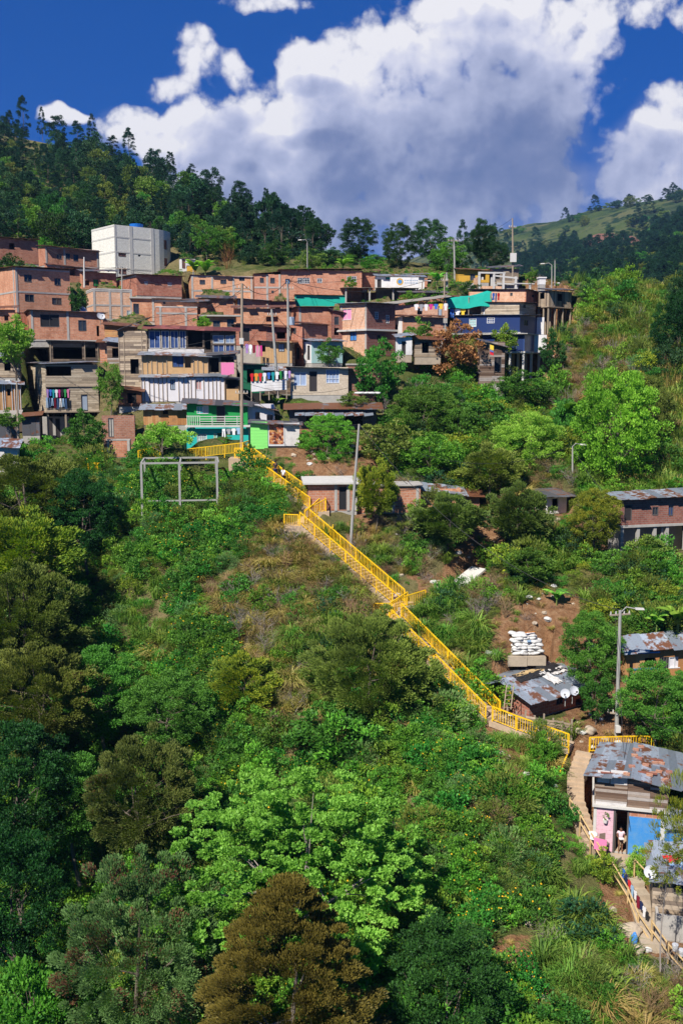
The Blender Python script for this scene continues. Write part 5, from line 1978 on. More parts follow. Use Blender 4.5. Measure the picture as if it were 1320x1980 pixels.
mb.build('lime_boards', M['lime'], h.root)
mb = MB()
w2, w3 = h.uv('R', 519, 840)[0], h.uv('R', 550, 840)[0]
mb.box(w2, -.05, .12, w3, -.005, h.H - .08)
po = mb.build('poster', M['wframe'], h.root)
mb = MB()
mb.box(w2 + .08, -.06, .28, w3 - .08, -.052, h.H - .12)
mb.build('poster_print', M['poster'], po)
mb = MB()
mb.box(w2 - .02, -.10, -.42, h.W + .1, -.01, .12)
mb.build('dark_tarpaulin_skirt', M['black'], h.root)
h = B('shack', 'long black patched shack with rusty grey sheet roof', (556, 560, 727, 792, 828), 97, 3, 'zincd', style='v', pitch=.8, D=4.5, roof=('shed', 'zincr'), rise=.5, over=.6, op=[('R', 'h', 660, 797, 700, 822), ('R', 'h', 590, 806, 640, 815)], found=2, foundm='dark')
mb = MB()
for i in range(8):
    x_ = .5 + i * .95
    mb.hexa([(x_, -1.3, h.H - .55 - i * .01), (x_ + .9, -1.3, h.H - .5), (x_ + .9, .2, h.H - .1), (x_, .2, h.H - .15), (x_, -1.3, h.H - .51 - i * .01), (x_ + .9, -1.3, h.H - .46), (x_ + .9, .2, h.H - .06), (x_, .2, h.H - .11)])
mb.build('lean_to_roof', M['zinc'], h.root)
h = B('block_house', 'single storey cream block house with striped window curtains', (560, 562, 673, 710, 764), 100.5, 4, 'cream', 'brickd', D=7.5, roof=('shed', 'eternit'), rise=-.1, over=.45, cat='house', found=2,
      op=[('R', 'c', 568, 720, 593, 746, 'bluestripe'), ('R', 'd', 598, 718, 613, 757), ('R', 'g', 630, 714, 656, 741, 'bluestripe')])
B('block_house', 'brown brick rear wing of the cream block house', (673, 674, 735, 706, 758), 101.5, 16, 'brickd', D=4, roof=('slab', 'conc'), over=.1, cat='house', found=2, foundm='brickd')
B('shack', 'bamboo and board shack with laundry between the two leaning poles', (492, 506, 566, 660, 702), 105, 6, 'osb', style='v', pitch=.35, D=4, roof=('shed', 'zincd'), rise=.3, over=.4, op=[('R', 'h', 508, 668, 514, 680), ('R', 'w', 538, 664, 550, 680, 'dgrey')], found=2)
B('shack', 'dark teal shack under the laundry lines', (466, 470, 512, 704, 760), 103.5, 6, 'gdoor', D=4, roof=('shed', 'zincd'), rise=.3, over=.3, op=[('R', 'h', 478, 714, 492, 740)], found=2, foundm='dark')
B('shack', 'low dark shack behind the white sheet fence', (508, 512, 562, 716, 762), 103, 4, 'dwood', style='h', D=3.5, roof=('shed', 'zinc'), rise=.4, over=.3, op=[('R', 'h', 520, 722, 545, 745)], found=2)
B('plank_wall', 'tall narrow brick and plaster garden wall left of the umbrella tree', (196, 199, 262, 804, 868), 95.5, 6, 'brickd', D=.9, roof=None, op=[('R', 'w', 211, 808, 222, 845, 'conc')], cat='wall')
B('brick_wall', 'low brick retaining wall with concrete posts below the shrubs', (205, 208, 252, 852, 884), 93.5, 4, 'brick', D=.8, roof=('parapet', 'conc'), fr=[('R', [209, 250], [])], cat='wall')

# ---- house at the stairs and the ones behind the trees
h = B('brick_house', 'brick house with dark door and flat slab roof beside the yellow stairs', (592, 596, 690, 936, 988), 83.5, 4, 'brickc', D=5, roof=('slab', 'concl'), over=.45, th=.14,
      op=[('R', 'd', 655, 941, 670, 986, 'black')], fr=[('R', [649, 673, 688], [])], found=1.5)
B('brick_house', 'long low brick wall house behind the feathery trees', (688, 692, 812, 940, 992), 84.5, 3, 'brickc', D=4, roof=('slab', 'conc'), over=.2, th=.1, fr=[('R', [760, 806], [])], found=1.5)
B('shack', 'tin roofed shack half hidden by trees right of the long brick wall', (798, 802, 890, 946, 990), 86, 6, 'brick', D=5, roof=('shed', 'zinc'), rise=.5, over=.5, tilt=-.5, op=[('R', 'h', 880, 955, 888, 975)])
B('shack', 'small tin roofed shack deep between the trees', (884, 888, 926, 958, 992), 87, 6, 'brickd', D=4, roof=('shed', 'zincr'), rise=.5, over=.4)
B('shack', 'dark roofed white shack with pink cloth among the trees', (1030, 1056, 1094, 960, 994), 86, 25, 'plaster', 'dwood', D=5, roof=('shed', 'zincd'), rise=.4, over=.7, op=[('R', 'h', 1066, 964, 1078, 985)], found=1.5)
h = B('brick_house', 'brown block house on concrete stilts at the right edge', (1176, 1200, 1345, 966, 1016), 80.5, 14, 'brickd', D=5.5, roof=('shed', 'zinc'), rise=.3, over=.45, found=None,
      op=[('R', 'd', 1205, 976, 1220, 1007), ('R', 'w', 1259, 980, 1271, 996), ('R', 'w', 1290, 978, 1300, 997, 'navyl')])
h.stilts([0, .22, .45, .62, .88], 3.2, 'conc', .26, .2, (0., 1))
mb = MB()
mb.box(.3, h.D - .5, -3, h.W - .3, h.D - .3, -.22)
mb.box(h.W * .56, .3, -2.6, h.W * .56 + .2, h.D * .8, -.22)
mb.build('lower_wall', M['conc'], h.root)
h = B('timber_house', 'orange board shack with turquoise trim and grey tin roof at the right edge', (1203, 1207, 1345, 1259, 1312), 67, 10, 'orangew', style='v', pitch=.35, D=4.5, roof=('shed', 'zincb'), rise=.75, over=.4, found=2,
      op=[('R', 'h', 1241, 1272, 1262, 1290), ('R', 'w', 1275, 1270, 1288, 1296), ('R', 'c', 1291, 1270, 1314, 1292, 'panel')])
mb = MB()
w0_, w1_ = h.uv('R', 1222, 1260)[0], h.uv('R', 1272, 1260)[0]
for py_ in (1262, 1293, 1303):
    z = h.uv('R', 1240, py_)[1]
    h.put(mb, 'R', w0_, w1_, z - .05, z + .06, -.09, -.03)
mb.build('blue_trim', M['bluep'], h.root)

# ---- metal roofed brick house by the stairs' foot
h = B('brick_house', 'clay block house with broad grey zinc roof near the foot of the stairs', (940, 1022, 1130, 1352, 1392), 65.2, 36, 'brickc', roof=None, found=1.5, foundm='conc',
      op=[('L', 'h', 962, 1340, 975, 1362), ('R', 'w', 1074, 1349, 1087, 1362, 'dark'), ('R', 'h', 1112, 1350, 1128, 1385)])
W_h, D_h, H_h = h.W, h.D, h.H
rr = random.Random(3)


def slope_roof(h, corners, mat, nx, ny, name, th=.03, seed=1):
    """sheets laid over the quad corners (a b c d): a-b is the low eave"""
    r_ = random.Random(seed)
    a, b, c, d = (Vector(q) for q in corners)
    mb = MB()
    nrm = (b - a).cross(d - a).normalized()
    if nrm.z < 0:
        nrm = -nrm
    for i in range(nx):
        for j in range(ny):
            u0, u1, v0, v1 = i / nx, (i + 1.06) / nx, (j - .05) / ny, (j + 1.03) / ny
            if j == 0:
                v0 = -r_.uniform(0, .04)
            q = [a.lerp(b, u).lerp(d.lerp(c, u), v) for u, v in ((u0, v0), (u1, v0), (u1, v1), (u0, v1))]
            o = nrm * (.02 * (i % 2) + .025 * (j % 2) + r_.uniform(0, .02))
            mb.hexa([x + o for x in q] + [x + o + nrm * th for x in q])
    return mb.build(name, M[mat], h.root)


ze = H_h + .02
slope_roof(h, [(-.6, -.7, ze - .12), (W_h + 1.0, -.7, ze - .2), (W_h + 1.0, D_h * .62, ze + .62), (-.6, D_h * .62, ze + .75)], 'zincb', 9, 2, 'roof', seed=4)
slope_roof(h, [(-2.0, D_h + 1.8, ze - .05), (-1.3, D_h * .6, ze + .66), (W_h + .6, D_h * .62, ze + .60), (W_h + .6, D_h + 2.4, ze + .25)][::-1], 'zinc', 2, 7, 'rear_roof', seed=5)
mb = MB()
mb.poly([(.02, .0, H_h), (.02, D_h, H_h), (.02, D_h * .6, ze + .68)])
mb.poly([(.14, .0, H_h), (.14, D_h * .6, ze + .68), (.14, D_h, H_h)])
mb.build('gable', M['brickc'], h.root)
ROOFH = h
# tarps and planks lying on that roof
for i, (u, v, du, dv, m, lab) in enumerate([(.30, .52, .9, .5, 'black', 'crumpled black plastic sheet on the grey zinc roof, left'), (.72, .56, 1.5, .5, 'black', 'long black plastic sheet near the ridge of the grey zinc roof'),
                                      (.62, .34, .45, .8, 'tarpw', 'white tarpaulin scrap lying the grey zinc roof'), (.45, .60, 1.5, .18, 'bamboo', 'loose planks along the ridge of the grey zinc roof'),
                                      (.86, .46, .8, .35, 'tarpw', 'small white sheet at the right of the grey zinc roof')]):
    bm = bmesh.new()
    nx_, ny_ = 8, 6
    vs_ = []
    r2 = random.Random(i)
    for j in range(ny_ + 1):
        for k in range(nx_ + 1):
            x = (k / nx_ - .5) * du * 2 * (1 + r2.uniform(-.1, .1))
            y = (j / ny_ - .5) * dv * 2 * (1 + r2.uniform(-.12, .12))
            zz0 = ze - .12 + .85 * ((v * D_h + y + .7) / (D_h * .62 + .7))
            vs_.append(bm.verts.new((x + r2.uniform(-.12, .12), y + r2.uniform(-.12, .12), zz0 + .09 + r2.uniform(0, .06))))
    for j in range(ny_):
        for k in range(nx_):
            q = j * (nx_ + 1) + k
            bm.faces.new([vs_[q], vs_[q + 1], vs_[q + nx_ + 2], vs_[q + nx_ + 1]])
    me = bpy.data.meshes.new('roof_sheet')
    bm.to_mesh(me)
    bm.free()
    me.materials.append(M[m])
    o = bpy.data.objects.new('roof_sheet', me)
    link(o)
    md = o.modifiers.new('thick', 'SOLIDIFY')
    md.thickness = .02
    wp = Matrix.Translation(h.C) @ Matrix.Rotation(h.a, 4, 'Z') @ Vector((u * W_h, v * D_h, 0))
    o.location = wp
    o.rotation_euler = (0, 0, h.a)
    tag(o, lab, 'tarpaulin' if m != 'bamboo' else 'planks')

# ---- two storey pink, blue and timber house bottom right
h = House('timber_house', 'two storey house of weathered boards over pink and blue walls', 1146, 1643, 1496, 1146, 1285, 57.2, -14, D=4.2, cat='house')
zmid = h.uv('R', 1200, 1563)[1]
H_all = h.H
h.H = zmid
for o_ in [('R', 'd', 1184, 1568, 1210, 1644)]:
    lo, hi, zb, zt = h.rect('R', *o_[2:6])
    h.holes['R'].append((lo, hi, 0.0, zt))
mb = MB()
wd_ = h.uv('R', 1184, 1600)[0]
we_ = h.uv('R', 1212, 1600)[0]
h.cells(mb, 'R', 0, wd_, 0, zmid, [], 0, .15)
mb.build('pink_wall', M['pink'], h.root)
mb = MB()
h.cells(mb, 'R', we_, h.W - .35, -.3, zmid * .84, [], 0, .15)
mb.build('blue_wall', M['blue'], h.root)
mb = MB()
h.cells(mb, 'R', we_, h.W - .35, zmid * .84 + .003, zmid, [], 0.004, .15)
mb.box(0, .151, 0, .15, h.D, zmid)
mb.box(h.W - .15, .151, 0, h.W, h.D, zmid)
mb.box(.151, h.D - .15, 0, h.W - .151, h.D, zmid)
mb.build('wall', M['brickc'], h.root)
mb = MB()
mb.box(h.W - .349, -.05, -.3, h.W, .15, zmid)
mb.box(-.06, -.03, 0, .12, .002 + .15, zmid)
mb.build('concrete_frame', M['concl'], h.root)
fr = MB()
fr.box(wd_ - .05, -.03, 0, wd_ + .07, .12, zmid - .15)
fr.box(we_ - .09, -.03, 0, we_ + .0, .12, zmid - .15)
fr.box(wd_ - .05, -.03, zmid - .148, we_, .12, zmid - .03)
d_ = fr.build('door', M['frame'], h.root)
dl = MB()
dl.box(wd_ + .08, .15, .02, wd_ + .14, .95, zmid - .2)
dl.build('door_leaf', M['dwood'], d_)
mb = MB()
mb.box(-.15, -.22, zmid + .002, h.W + .1, h.D, zmid + .14)
mb.build('floor_slab', M['concl'], h.root)
mb = MB()
mb.box(.16, .16, -.08, h.W - .16, h.D - .16, .01)
mb.build('floor', M['step'], h.root)
up = MB()
rr = random.Random(12)
z = zmid + .142
Hh = H_all
wsp = h.uv('R', 1207, 1520)[0]
while z < Hh - .05:
    p_ = min(rr.uniform(.11, .2), Hh - z)
    for a0, a1 in ((.0, wsp), (wsp + .02, wsp + 1.3), (wsp + 1.31, h.W)):
        up.box(a0, -.03 - rr.uniform(0, .03), z + .003, a1, .03, z + p_ - .006)
    up.box(-.03 - rr.uniform(0, .02), .035, z + .003, .02, h.D, z + p_ - .006)
    up.box(h.W - .02, .035, z + .003, h.W + .03, h.D, z + p_ - .006)
    up.box(0, h.D - .02, z, h.W, h.D + .02, z + p_)
    z += p_
up.build('board_wall', M['brownw'], h.root)
mb = MB()
for x0_, x1_, y0_, y1_ in ((1149, 1172, 1489, 1512), (1174, 1206, 1489, 1516)):
    lo, hi, zb, zt = h.rect('R', x0_, y0_, x1_, y1_)
    mb.box(lo, -.085, zb, hi, -.065, zt)
mb.box(0.02, -.085, zmid + .15, h.uv('R', 1206, 1560)[0], -.065, zmid + .32)
mb.build('whitish_panel', M['tarpw'], h.root)
lo, hi, zb, zt = h.rect('R', 1283, 1512, 1295, 1526)
mb = MB()
mb.box(lo - .2, -.09, zb, hi - .2, -.066, zt)
mb.build('window', M['dgrey'], h.root)
slope_roof(h, [(-.75, -.55, Hh + .02), (h.W * .48, -.55, Hh + .12), (h.W * .62, h.D + .2, Hh + .42), (.2, h.D + .2, Hh + .30)], 'zincb', 5, 2, 'roof', seed=8)
slope_roof(h, [(h.W * .48, -.6, Hh + .18), (h.W + 1.2, -.65, Hh - .38), (h.W + 1.2, h.D + .2, Hh + .02), (h.W * .55, h.D + .2, Hh + .50)], 'zincb', 6, 2, 'side_roof', seed=9)
h.H = H_all
h.foundation(1.6, 'conc')
PINK = h
# bricks holding the sheets down
bme = MB().box(-.19, -.1, -.06, .19, .1, .06).build('roof_brick', M['brickc'])
bmesh_me = bme.data
bpy.data.objects.remove(bme)
pls = MB().box(-.75, -.1, -.02, .75, .1, .02).build('rusty_sheet', M['rust'])
pls_me = pls.data
bpy.data.objects.remove(pls)


def on_pink_roof(u, v):
    x, y = u * h.W, -.6 + v * (h.D + .8)
    if u > .52:
        f = (x - h.W * .48) / (h.W * .52 + 1.3)
        z = (Hh + .18 - .56 * f) * (1 - v) + (Hh + .50 - .48 * f) * v
    else:
        f = (x + .9) / (h.W * .48 + .9)
        z = (Hh + .1 * f) * (1 - v) + (Hh + .30 + .1 * f) * v
    return Matrix.Translation(PINK.C) @ Matrix.Rotation(PINK.a, 4, 'Z') @ Vector((x, y, z + .13))


for i, (u, v) in enumerate([(.42, .08), (.50, .30), (.58, .78), (.62, .55), (.70, .40), (.74, .15), (.80, .22), (.88, .30), (.95, .12), (.84, .52), (.93, .55), (.66, .90), (.55, .60), (1.02, .35)]):
    o = bpy.data.objects.new('roof_brick', bmesh_me)
    link(o)
    o.location = on_pink_roof(u, v)
    o.rotation_euler = (R(4), 0, rnd.uniform(-.6, .6))
    tag(o, 'single clay brick weighing down the tin roof of the pink walled house', 'brick', 'bricks lying on the tin roof')
for i, (u, v, r_, lb) in enumerate([(.66, .20, -.35, 'lower'), (.78, .62, -.35, 'upper'), (.24, .12, .02, 'left eave')]):
    o = bpy.data.objects.new('rusty_sheet', pls_me)
    link(o)
    o.location = on_pink_roof(u, v) - Vector((0, 0, .05))
    o.rotation_euler = (R(4), 0, r_)
    tag(o, '%s rusty metal strip lying on the tin roof of the pink walled house' % lb, 'metal strip')

# ---- bottom right corner house
h = House('timber_house', 'board shack with blue grey tin roof and satellite dish, bottom right', 1259, 1762, 1697, 1259, 1360, 51.5, -14, D=3.6, cat='shack')
h.opening(('R', 'w', 1297, 1703, 1330, 1730, 'dark'))
h.walls('wood', None, 'h', .26)
slope_roof(h, [(-.3, -.35, h.H - .02), (h.W + .6, -.35, h.H + .05), (h.W + .6, h.D + .3, h.H + .12), (-.3, h.D + .3, h.H + .06)], 'zincb', 5, 1, 'roof', seed=15)
h.foundation(2, 'rock')
CORNER = h
B('retaining_wall', 'whitish plastered retaining wall under the bottom right shack', (1262, 1265, 1365, 1768, 1815), 50.6, -14, 'conc', D=.6, roof=None, cat='wall', found=1.5)
h = B('shack', 'blue sided shack with grey tin roof behind the corner shack at the right edge', (1272, 1290, 1370, 1600, 1652), 55.5, 2, 'blue', D=3.5, roof=('shed', 'zincb'), rise=.6, over=.3, found=1.5)

# ---- unfinished pavilion of concrete posts
h = House('concrete_pergola', 'open rectangular frame of grey concrete posts on the slope', 276, 1002, 896, 276, 424, 84, 8, D=5.2, cat='frame')
mb = MB()
mb.bar((0, 0, h.H), (h.W, 0, h.H), .16, .15)
mb.bar((0, h.D, h.H), (h.W, h.D, h.H), .16, .15)
for f_ in (0, .5, 1):
    mb.bar((h.W * f_, 0.1, h.H), (h.W * f_, h.D - .1, h.H), .14, .13)
zl_ = h.uv('R', 340, 968)[1]
mb.bar((0, 0, zl_), (h.W, 0, zl_), .12, .12)
mb.build('beams', M['pole'], h.root)
for f_ in (0, .49, .98):
    mb = MB()
    mb.box(h.W * f_ - .09, -.09, -1, h.W * f_ + .09, .09, h.H - .08)
    mb.build('post', M['pole'], h.root)
    mb = MB()
    mb.box(h.W * f_ - .08, h.D - .08, h.H - 4, h.W * f_ + .08, h.D + .08, h.H - .08)
    mb.build('post', M['pole'], h.root)
# ================================================================= stairs and railings
def perp(a, b):
    d = Vector((b.x - a.x, b.y - a.y, 0)).normalized()
    n = Vector((-d.y, d.x, 0))
    return n if n.y > 0 else -n          # pointing away from the camera


def flight(root, a, b, wd, mat='step', dig=True, rise=.17, name='steps', depth=.75):
    mb = MB()
    hor = Vector((b.x - a.x, b.y - a.y, 0))
    n = max(2, int(abs(b.z - a.z) / rise))
    d = hor / n
    s = perp(a, b) * wd / 2
    for i in range(n):
        z = a.z + (b.z - a.z) * (i + .5) / n
        p0 = Vector((a.x, a.y, 0)) + d * i
        p1 = p0 + d * 1.0
        q = [p0 - s, p1 - s, p1 + s, p0 + s]
        if hor.cross(s).z < 0:
            q = q[::-1]
        mb.hexa([(v.x, v.y, z - depth) for v in q] + [(v.x, v.y, z) for v in q])
        if dig and i % 2 == 0:
            m = (p0 + p1) / 2
            CUTS.append((m.x, m.y, d.normalized().x, d.normalized().y, -d.length * 1.2, d.length * 1.2, -wd / 2 - .2, wd / 2 + .2, min(z, z + (b.z - a.z) / n) - .12))
    return mb.build(name, M[mat], root)


def railing(pts, label, h=1.02, step=.17, name='yellow_railing', cat='railing', mat='yellow', group='yellow railings along the hillside stairs', postd=1.9):
    """pts: ground points"""
    root = empty(name, pts[0], 0, label, cat, group)
    o = pts[0]
    Q = [p_ - o for p_ in pts]
    up = Vector((0, 0, h))
    lo = Vector((0, 0, .12))
    mb = MB()
    for a, b in zip(Q, Q[1:]):
        mb.bar(a + up, b + up, .072, .072)
        mb.bar(a + lo, b + lo, .04, .04)
    mb.build('rails', M[mat], root)
    bl = MB()
    for a, b in zip(Q, Q[1:]):
        L = (b - a).length
        n = max(1, round(L / postd))
        for i in range(n + 1):
            if i == 0 and a is not Q[0]:
                continue
            c = a.lerp(b, i / n)
            pb = MB()
            pb.box(c.x - .036, c.y - .036, c.z - .25, c.x + .036, c.y + .036, c.z + h + .01)
            pb.build('post', M[mat], root)
        m = max(1, round(L / step))
        for i in range(m):
            c = a.lerp(b, (i + .5) / m)
            bl.box(c.x - .018, c.y - .018, c.z + .13, c.x + .018, c.y + .018, c.z + h - .02)
    bl.build('balusters', M[mat], root)
    return root


sa, sb = P(472, 884, 91.6), P(614, 986, 83.6)
s2 = P(578, 1013, 81.6)
sc0, sd_ = P(590, 1012, 81.2), P(772, 1168, 75.0)
se = P(748, 1190, 73.8)
sf, sg_ = P(762, 1194, 73.4), P(952, 1388, 64.6)
sh = P(1104, 1442, 62.0)
st = empty('staircase', sa, 0, 'long concrete staircase descending the green slope between yellow railings', 'staircase')
fl = []
for a, b, w_ in ((sa, sb, 1.3), (sb, s2, 1.2), (sc0, sd_, 1.3), (sd_, se, 1.2), (sf, sg_, 1.3)):
    fl.append(flight(st, a, b, w_))
mb = MB()
for c, lx, ly in ((sa, 1.3, 1.2), (sb, 1.0, 1.0), (s2, 1.2, 1.0), (sd_, 1.1, 1.0), (se, 1.0, 1.0)):
    mb.box(c.x - lx, c.y - ly, c.z - 1.2, c.x + lx, c.y + ly, c.z - .03)
    CUTS.append((c.x, c.y, 1, 0, -lx - .4, lx + .4, -ly - .4, ly + .4, c.z - .15))
d6 = (sh - sg_)
n6 = perp(sg_, sh) * .75
q = [sg_ - n6, sh - n6, sh + n6, sg_ + n6]
mb.hexa([v - Vector((0, 0, .35)) for v in q] + [v for v in q])
for i in range(12):
    c = sg_.lerp(sh, i / 11)
    CUTS.append((c.x, c.y, 1, 0, -.8, .8, -1.3, 1.1, c.z - .12))
fl.append(mb.build('landing', M['step'], st))
for o in fl:                              # vertices are in world coordinates: shift to the root
    o.location = -sa

NN = lambda a, b, s: perp(a, b) * s
railing([P(454, 888, 91.2), P(468, 888, 90.8), *[sa.lerp(sb, t) - NN(sa, sb, .66) for t in (.05, .3, .36, .98)]], 'near side railing of the uppermost flight')
railing([P(480, 880, 92.6), *[sa.lerp(sb, t) + NN(sa, sb, .66) for t in (.06, .4, 1.0)]], 'far side railing of the uppermost flight')
railing([sb - NN(sb, s2, .6) + Vector((-.3, 0, 0)), s2 - NN(sb, s2, .6)], 'near railing on the short turn below the uppermost flight')
railing([sb + Vector((.6, .2, 0)), sb + Vector((.7, -.6, 0)), s2 + NN(sb, s2, .55) + Vector((.9, 0, .1))], 'far railing on the short turn below the uppermost flight')
railing([P(549, 1018, 81.4), P(577, 1019, 80.9)], 'short level railing at the left end of the first turn')
railing([sc0.lerp(sd_, t) - NN(sc0, sd_, .66) for t in (0, .5, .98)], 'near side railing of the long middle flight')
railing([sc0.lerp(sd_, t) + NN(sc0, sd_, .66) for t in (-.02, .5, 1.0)], 'far side railing of the long middle flight')
railing([sd_ - NN(sd_, se, .5) + Vector((.2, 0, 0)), se - NN(sd_, se, .5) + Vector((-.2, 0, 0)), P(722, 1192, 74.2)], 'near railing on the turn below the middle flight')
railing([P(757, 1194, 73.4) + Vector((0, .5, 0)), P(786, 1177, 74.6), P(822, 1166, 75.4)], 'railing branching right below the middle flight')
railing([sf.lerp(sg_, t) - NN(sf, sg_, .66) for t in (0.02, .5, 1.0)], 'near side railing of the lowest flight')
railing([sf.lerp(sg_, t) + NN(sf, sg_, .66) for t in (0, .5, 1.0)], 'far side railing of the lowest flight')
railing([sg_ - NN(sg_, sh, .7) + Vector((.2, 0, 0)), sg_.lerp(sh, .35) - NN(sg_, sh, .7), sg_.lerp(sh, .6) - NN(sg_, sh, .7), sh - NN(sg_, sh, .7)], 'railing along the level path at the foot of the stairs')
railing([P(1138, 1455, 62.2), P(1235, 1452, 62.6), P(1320, 1456, 62.4)], 'railing behind the tin roofed pink walled house', postd=3.2)
railing([P(363, 888, 91.6), P(470, 876, 91.9), P(481, 872, 93.0)], 'railing in front of the turquoise ground floor', h=.95, step=.14)
railing([P(268, 893, 91), P(310, 884, 92)], 'short sloping railing left of the umbrella tree')
railing([P(171, 917, 90), P(190, 917, 89.8)], 'small isolated railing panel at the left')

# yellow sticks
for a, b, lb in ((P(1074, 1506, 60), P(1097, 1456, 61.5), 'yellow painted bar leaning on the grass below the path end'), (P(637, 1052, 80.5), P(644, 1014, 80.9), 'upright yellow bar beside the middle flight')):
    o = MB().tube([(0, 0, -.2), b - a], .06, 6).build('yellow_bar', M['yellow'])
    o.location = a
    tag(o, lb, 'bar')

# earth steps from the foot of the stairs to the pink house
pts = [P(1130, 1450, 61.8), P(1112, 1500, 60.3), P(1112, 1545, 59.2), P(1128, 1592, 57.6), P(1152, 1640, 56.2)]
r_ = empty('stepped_path', pts[0], 0, 'worn beige steps running down beside the pink walled house', 'path steps')
for a, b in zip(pts, pts[1:]):
    o = flight(r_, a, b, 1.05, 'step', rise=.2)
    o.location = -pts[0]
pts2 = [P(1168, 1650, 55.6), P(1215, 1690, 54.6), P(1245, 1760, 52.2), P(1262, 1830, 49.5)]
r_ = empty('stepped_path', pts2[0], 0, 'rough stone steps going down beside the bottom right shack', 'path steps')
for a, b in zip(pts2, pts2[1:]):
    o = flight(r_, a, b, 1.3, 'rock', rise=.28)
    o.location = -pts2[0]
# flat ledge in front of the pink house
c = PINK.C
mb = MB()
mb.box(-.6, -1.3, -1.6, PINK.W + .3, -.02, -.05)
o = mb.build('ledge', M['step'])
o.location = c
o.rotation_euler = (0, 0, PINK.a)
tag(o, 'narrow earthen ledge in front of the pink and blue walls', 'ledge')
cut(c.x, c.y, PINK.a, -.6, PINK.W + .3, -1.3, 0, c.z - .1, .2)
# ramp slab on the slope
a, b = P(868, 1146, 77.5), P(925, 1100, 80)
for i in range(8):
    c_ = a.lerp(b, i / 7)
    CUTS.append((c_.x, c_.y, 1, 0, -1.0, 1.0, -1.3, .9, c_.z - .15))
o = MB().bar((0, 0, .05), b - a + Vector((0, 0, .05)), 1.5, .16).build('concrete_ramp', M['concl'])
o.location = a
tag(o, 'bare concrete ramp slab on the brown slope', 'ramp')
a, b = P(1085, 1062, 81.5), P(1130, 1040, 83)
o = MB().bar((0, 0, 0), b - a, .9, .14).build('earth_path', M['step'])
o.location = a
tag(o, 'short beige path bend under the yellowish tree', 'path')

# bamboo handrail
def handrail(pts, label, h=1.0, mat='bamboo', r=.05, two=True):
    root = empty('bamboo_handrail', pts[0], 0, label, 'handrail')
    o = pts[0]
    Q = [p_ - o for p_ in pts]
    for f_ in ((1., .5) if two else (1.,)):
        mb = MB()
        mb.tube([q_ + Vector((0, 0, h * f_)) for q_ in Q], r, 6)
        mb.build('rail', M[mat], root)
    for q_ in Q:
        MB().tube([q_ - Vector((0, 0, .4)), q_ + Vector((0, 0, h + .08))], r * 1.1, 6).build('post', M[mat], root)
    return root


handrail([P(1100, 1575, 57.8), P(1120, 1605, 57), P(1140, 1640, 56.0), P(1160, 1672, 55)], 'bamboo handrail beside the beige steps with laundry over it')
handrail([P(1182, 1700, 54.0), P(1212, 1750, 52.6), P(1232, 1800, 51.2), P(1258, 1840, 49.8)], 'middle bamboo handrail hung with laundry below the pink house')
handrail([P(1258, 1815, 50.2), P(1290, 1860, 48.6), P(1330, 1905, 47)], 'lowest bamboo handrail at the bottom right corner')
handrail([P(1225, 1690, 54.5), P(1262, 1730, 52.8), P(1264, 1770, 52)], 'bamboo rail against the rocks left of the satellite dish', two=False, h=.9)


# ================================================================= poles and cables
TOPS = {}


def pole(key, pt, pb, Y, label, r=.14, mat='pole', arms=(), lamp=0, box=None, tf=False, cat='utility pole', sink=1.):
    b = P(*pb, Y)
    t = P(*pt, Y)
    root = empty('utility_pole' if cat == 'utility pole' else 'street_lamp', b, 0, label, cat, 'utility poles and street lamps')
    T = t - b
    MB().tube([(0, 0, -sink), T * .5, T], [r, r * .85, r * .65], 8).build('pole', M[mat], root)
    for f_, L, ang in arms:
        c = T * f_
        d = Vector((math.cos(R(ang)), math.sin(R(ang)), 0)) * L / 2
        ar = MB().bar(c - d, c + d, .1, .1).build('crossarm', M['post'], root)
        ins = MB()
        for s_ in (-.9, -.4, .4, .9):
            q_ = c + d * s_
            ins.tube([q_ + Vector((0, 0, .05)), q_ + Vector((0, 0, .24))], [.05, .035], 6)
        o_ = ins.build('insulators', M['concl'], ar)
        if o_.parent.parent is None:
            pass
    if lamp:
        e = T + Vector((lamp, -.1, .12))
        MB().tube([T * .98, T + Vector((lamp * .4, 0, .22)), e], .04, 6).build('lamp_arm', M['pole'], root)
        MB().hexa([(e.x - .05, e.y - .12, e.z - .04), (e.x + .55 * (1 if lamp > 0 else -1), e.y - .12, e.z - .06), (e.x + .55 * (1 if lamp > 0 else -1), e.y + .12, e.z - .06), (e.x - .05, e.y + .12, e.z - .04),
                   (e.x - .05, e.y - .1, e.z + .08), (e.x + .5 * (1 if lamp > 0 else -1), e.y - .1, e.z + .05), (e.x + .5 * (1 if lamp > 0 else -1), e.y + .1, e.z + .05), (e.x - .05, e.y + .1, e.z + .08)]).build('lamp_head', M['concl'], root)
    if box:
        for f_, s_, mt in box:
            c = T * f_
            MB().box(c.x - s_, c.y - .42, c.z - s_ * 1.4, c.x + s_, c.y - .14, c.z + s_ * 1.4).build('junction_box', M[mt], root)
    if tf:
        c = T * tf
        mb = MB()
        mb.tube([c + Vector((.38, 0, -.4)), c + Vector((.38, 0, -.38)), c + Vector((.38, 0, .4)), c + Vector((.38, 0, .44))], [.24, .28, .28, .2], 10)
        mb.build('transformer', M['dgrey'], root)
    TOPS[key] = t
    return root


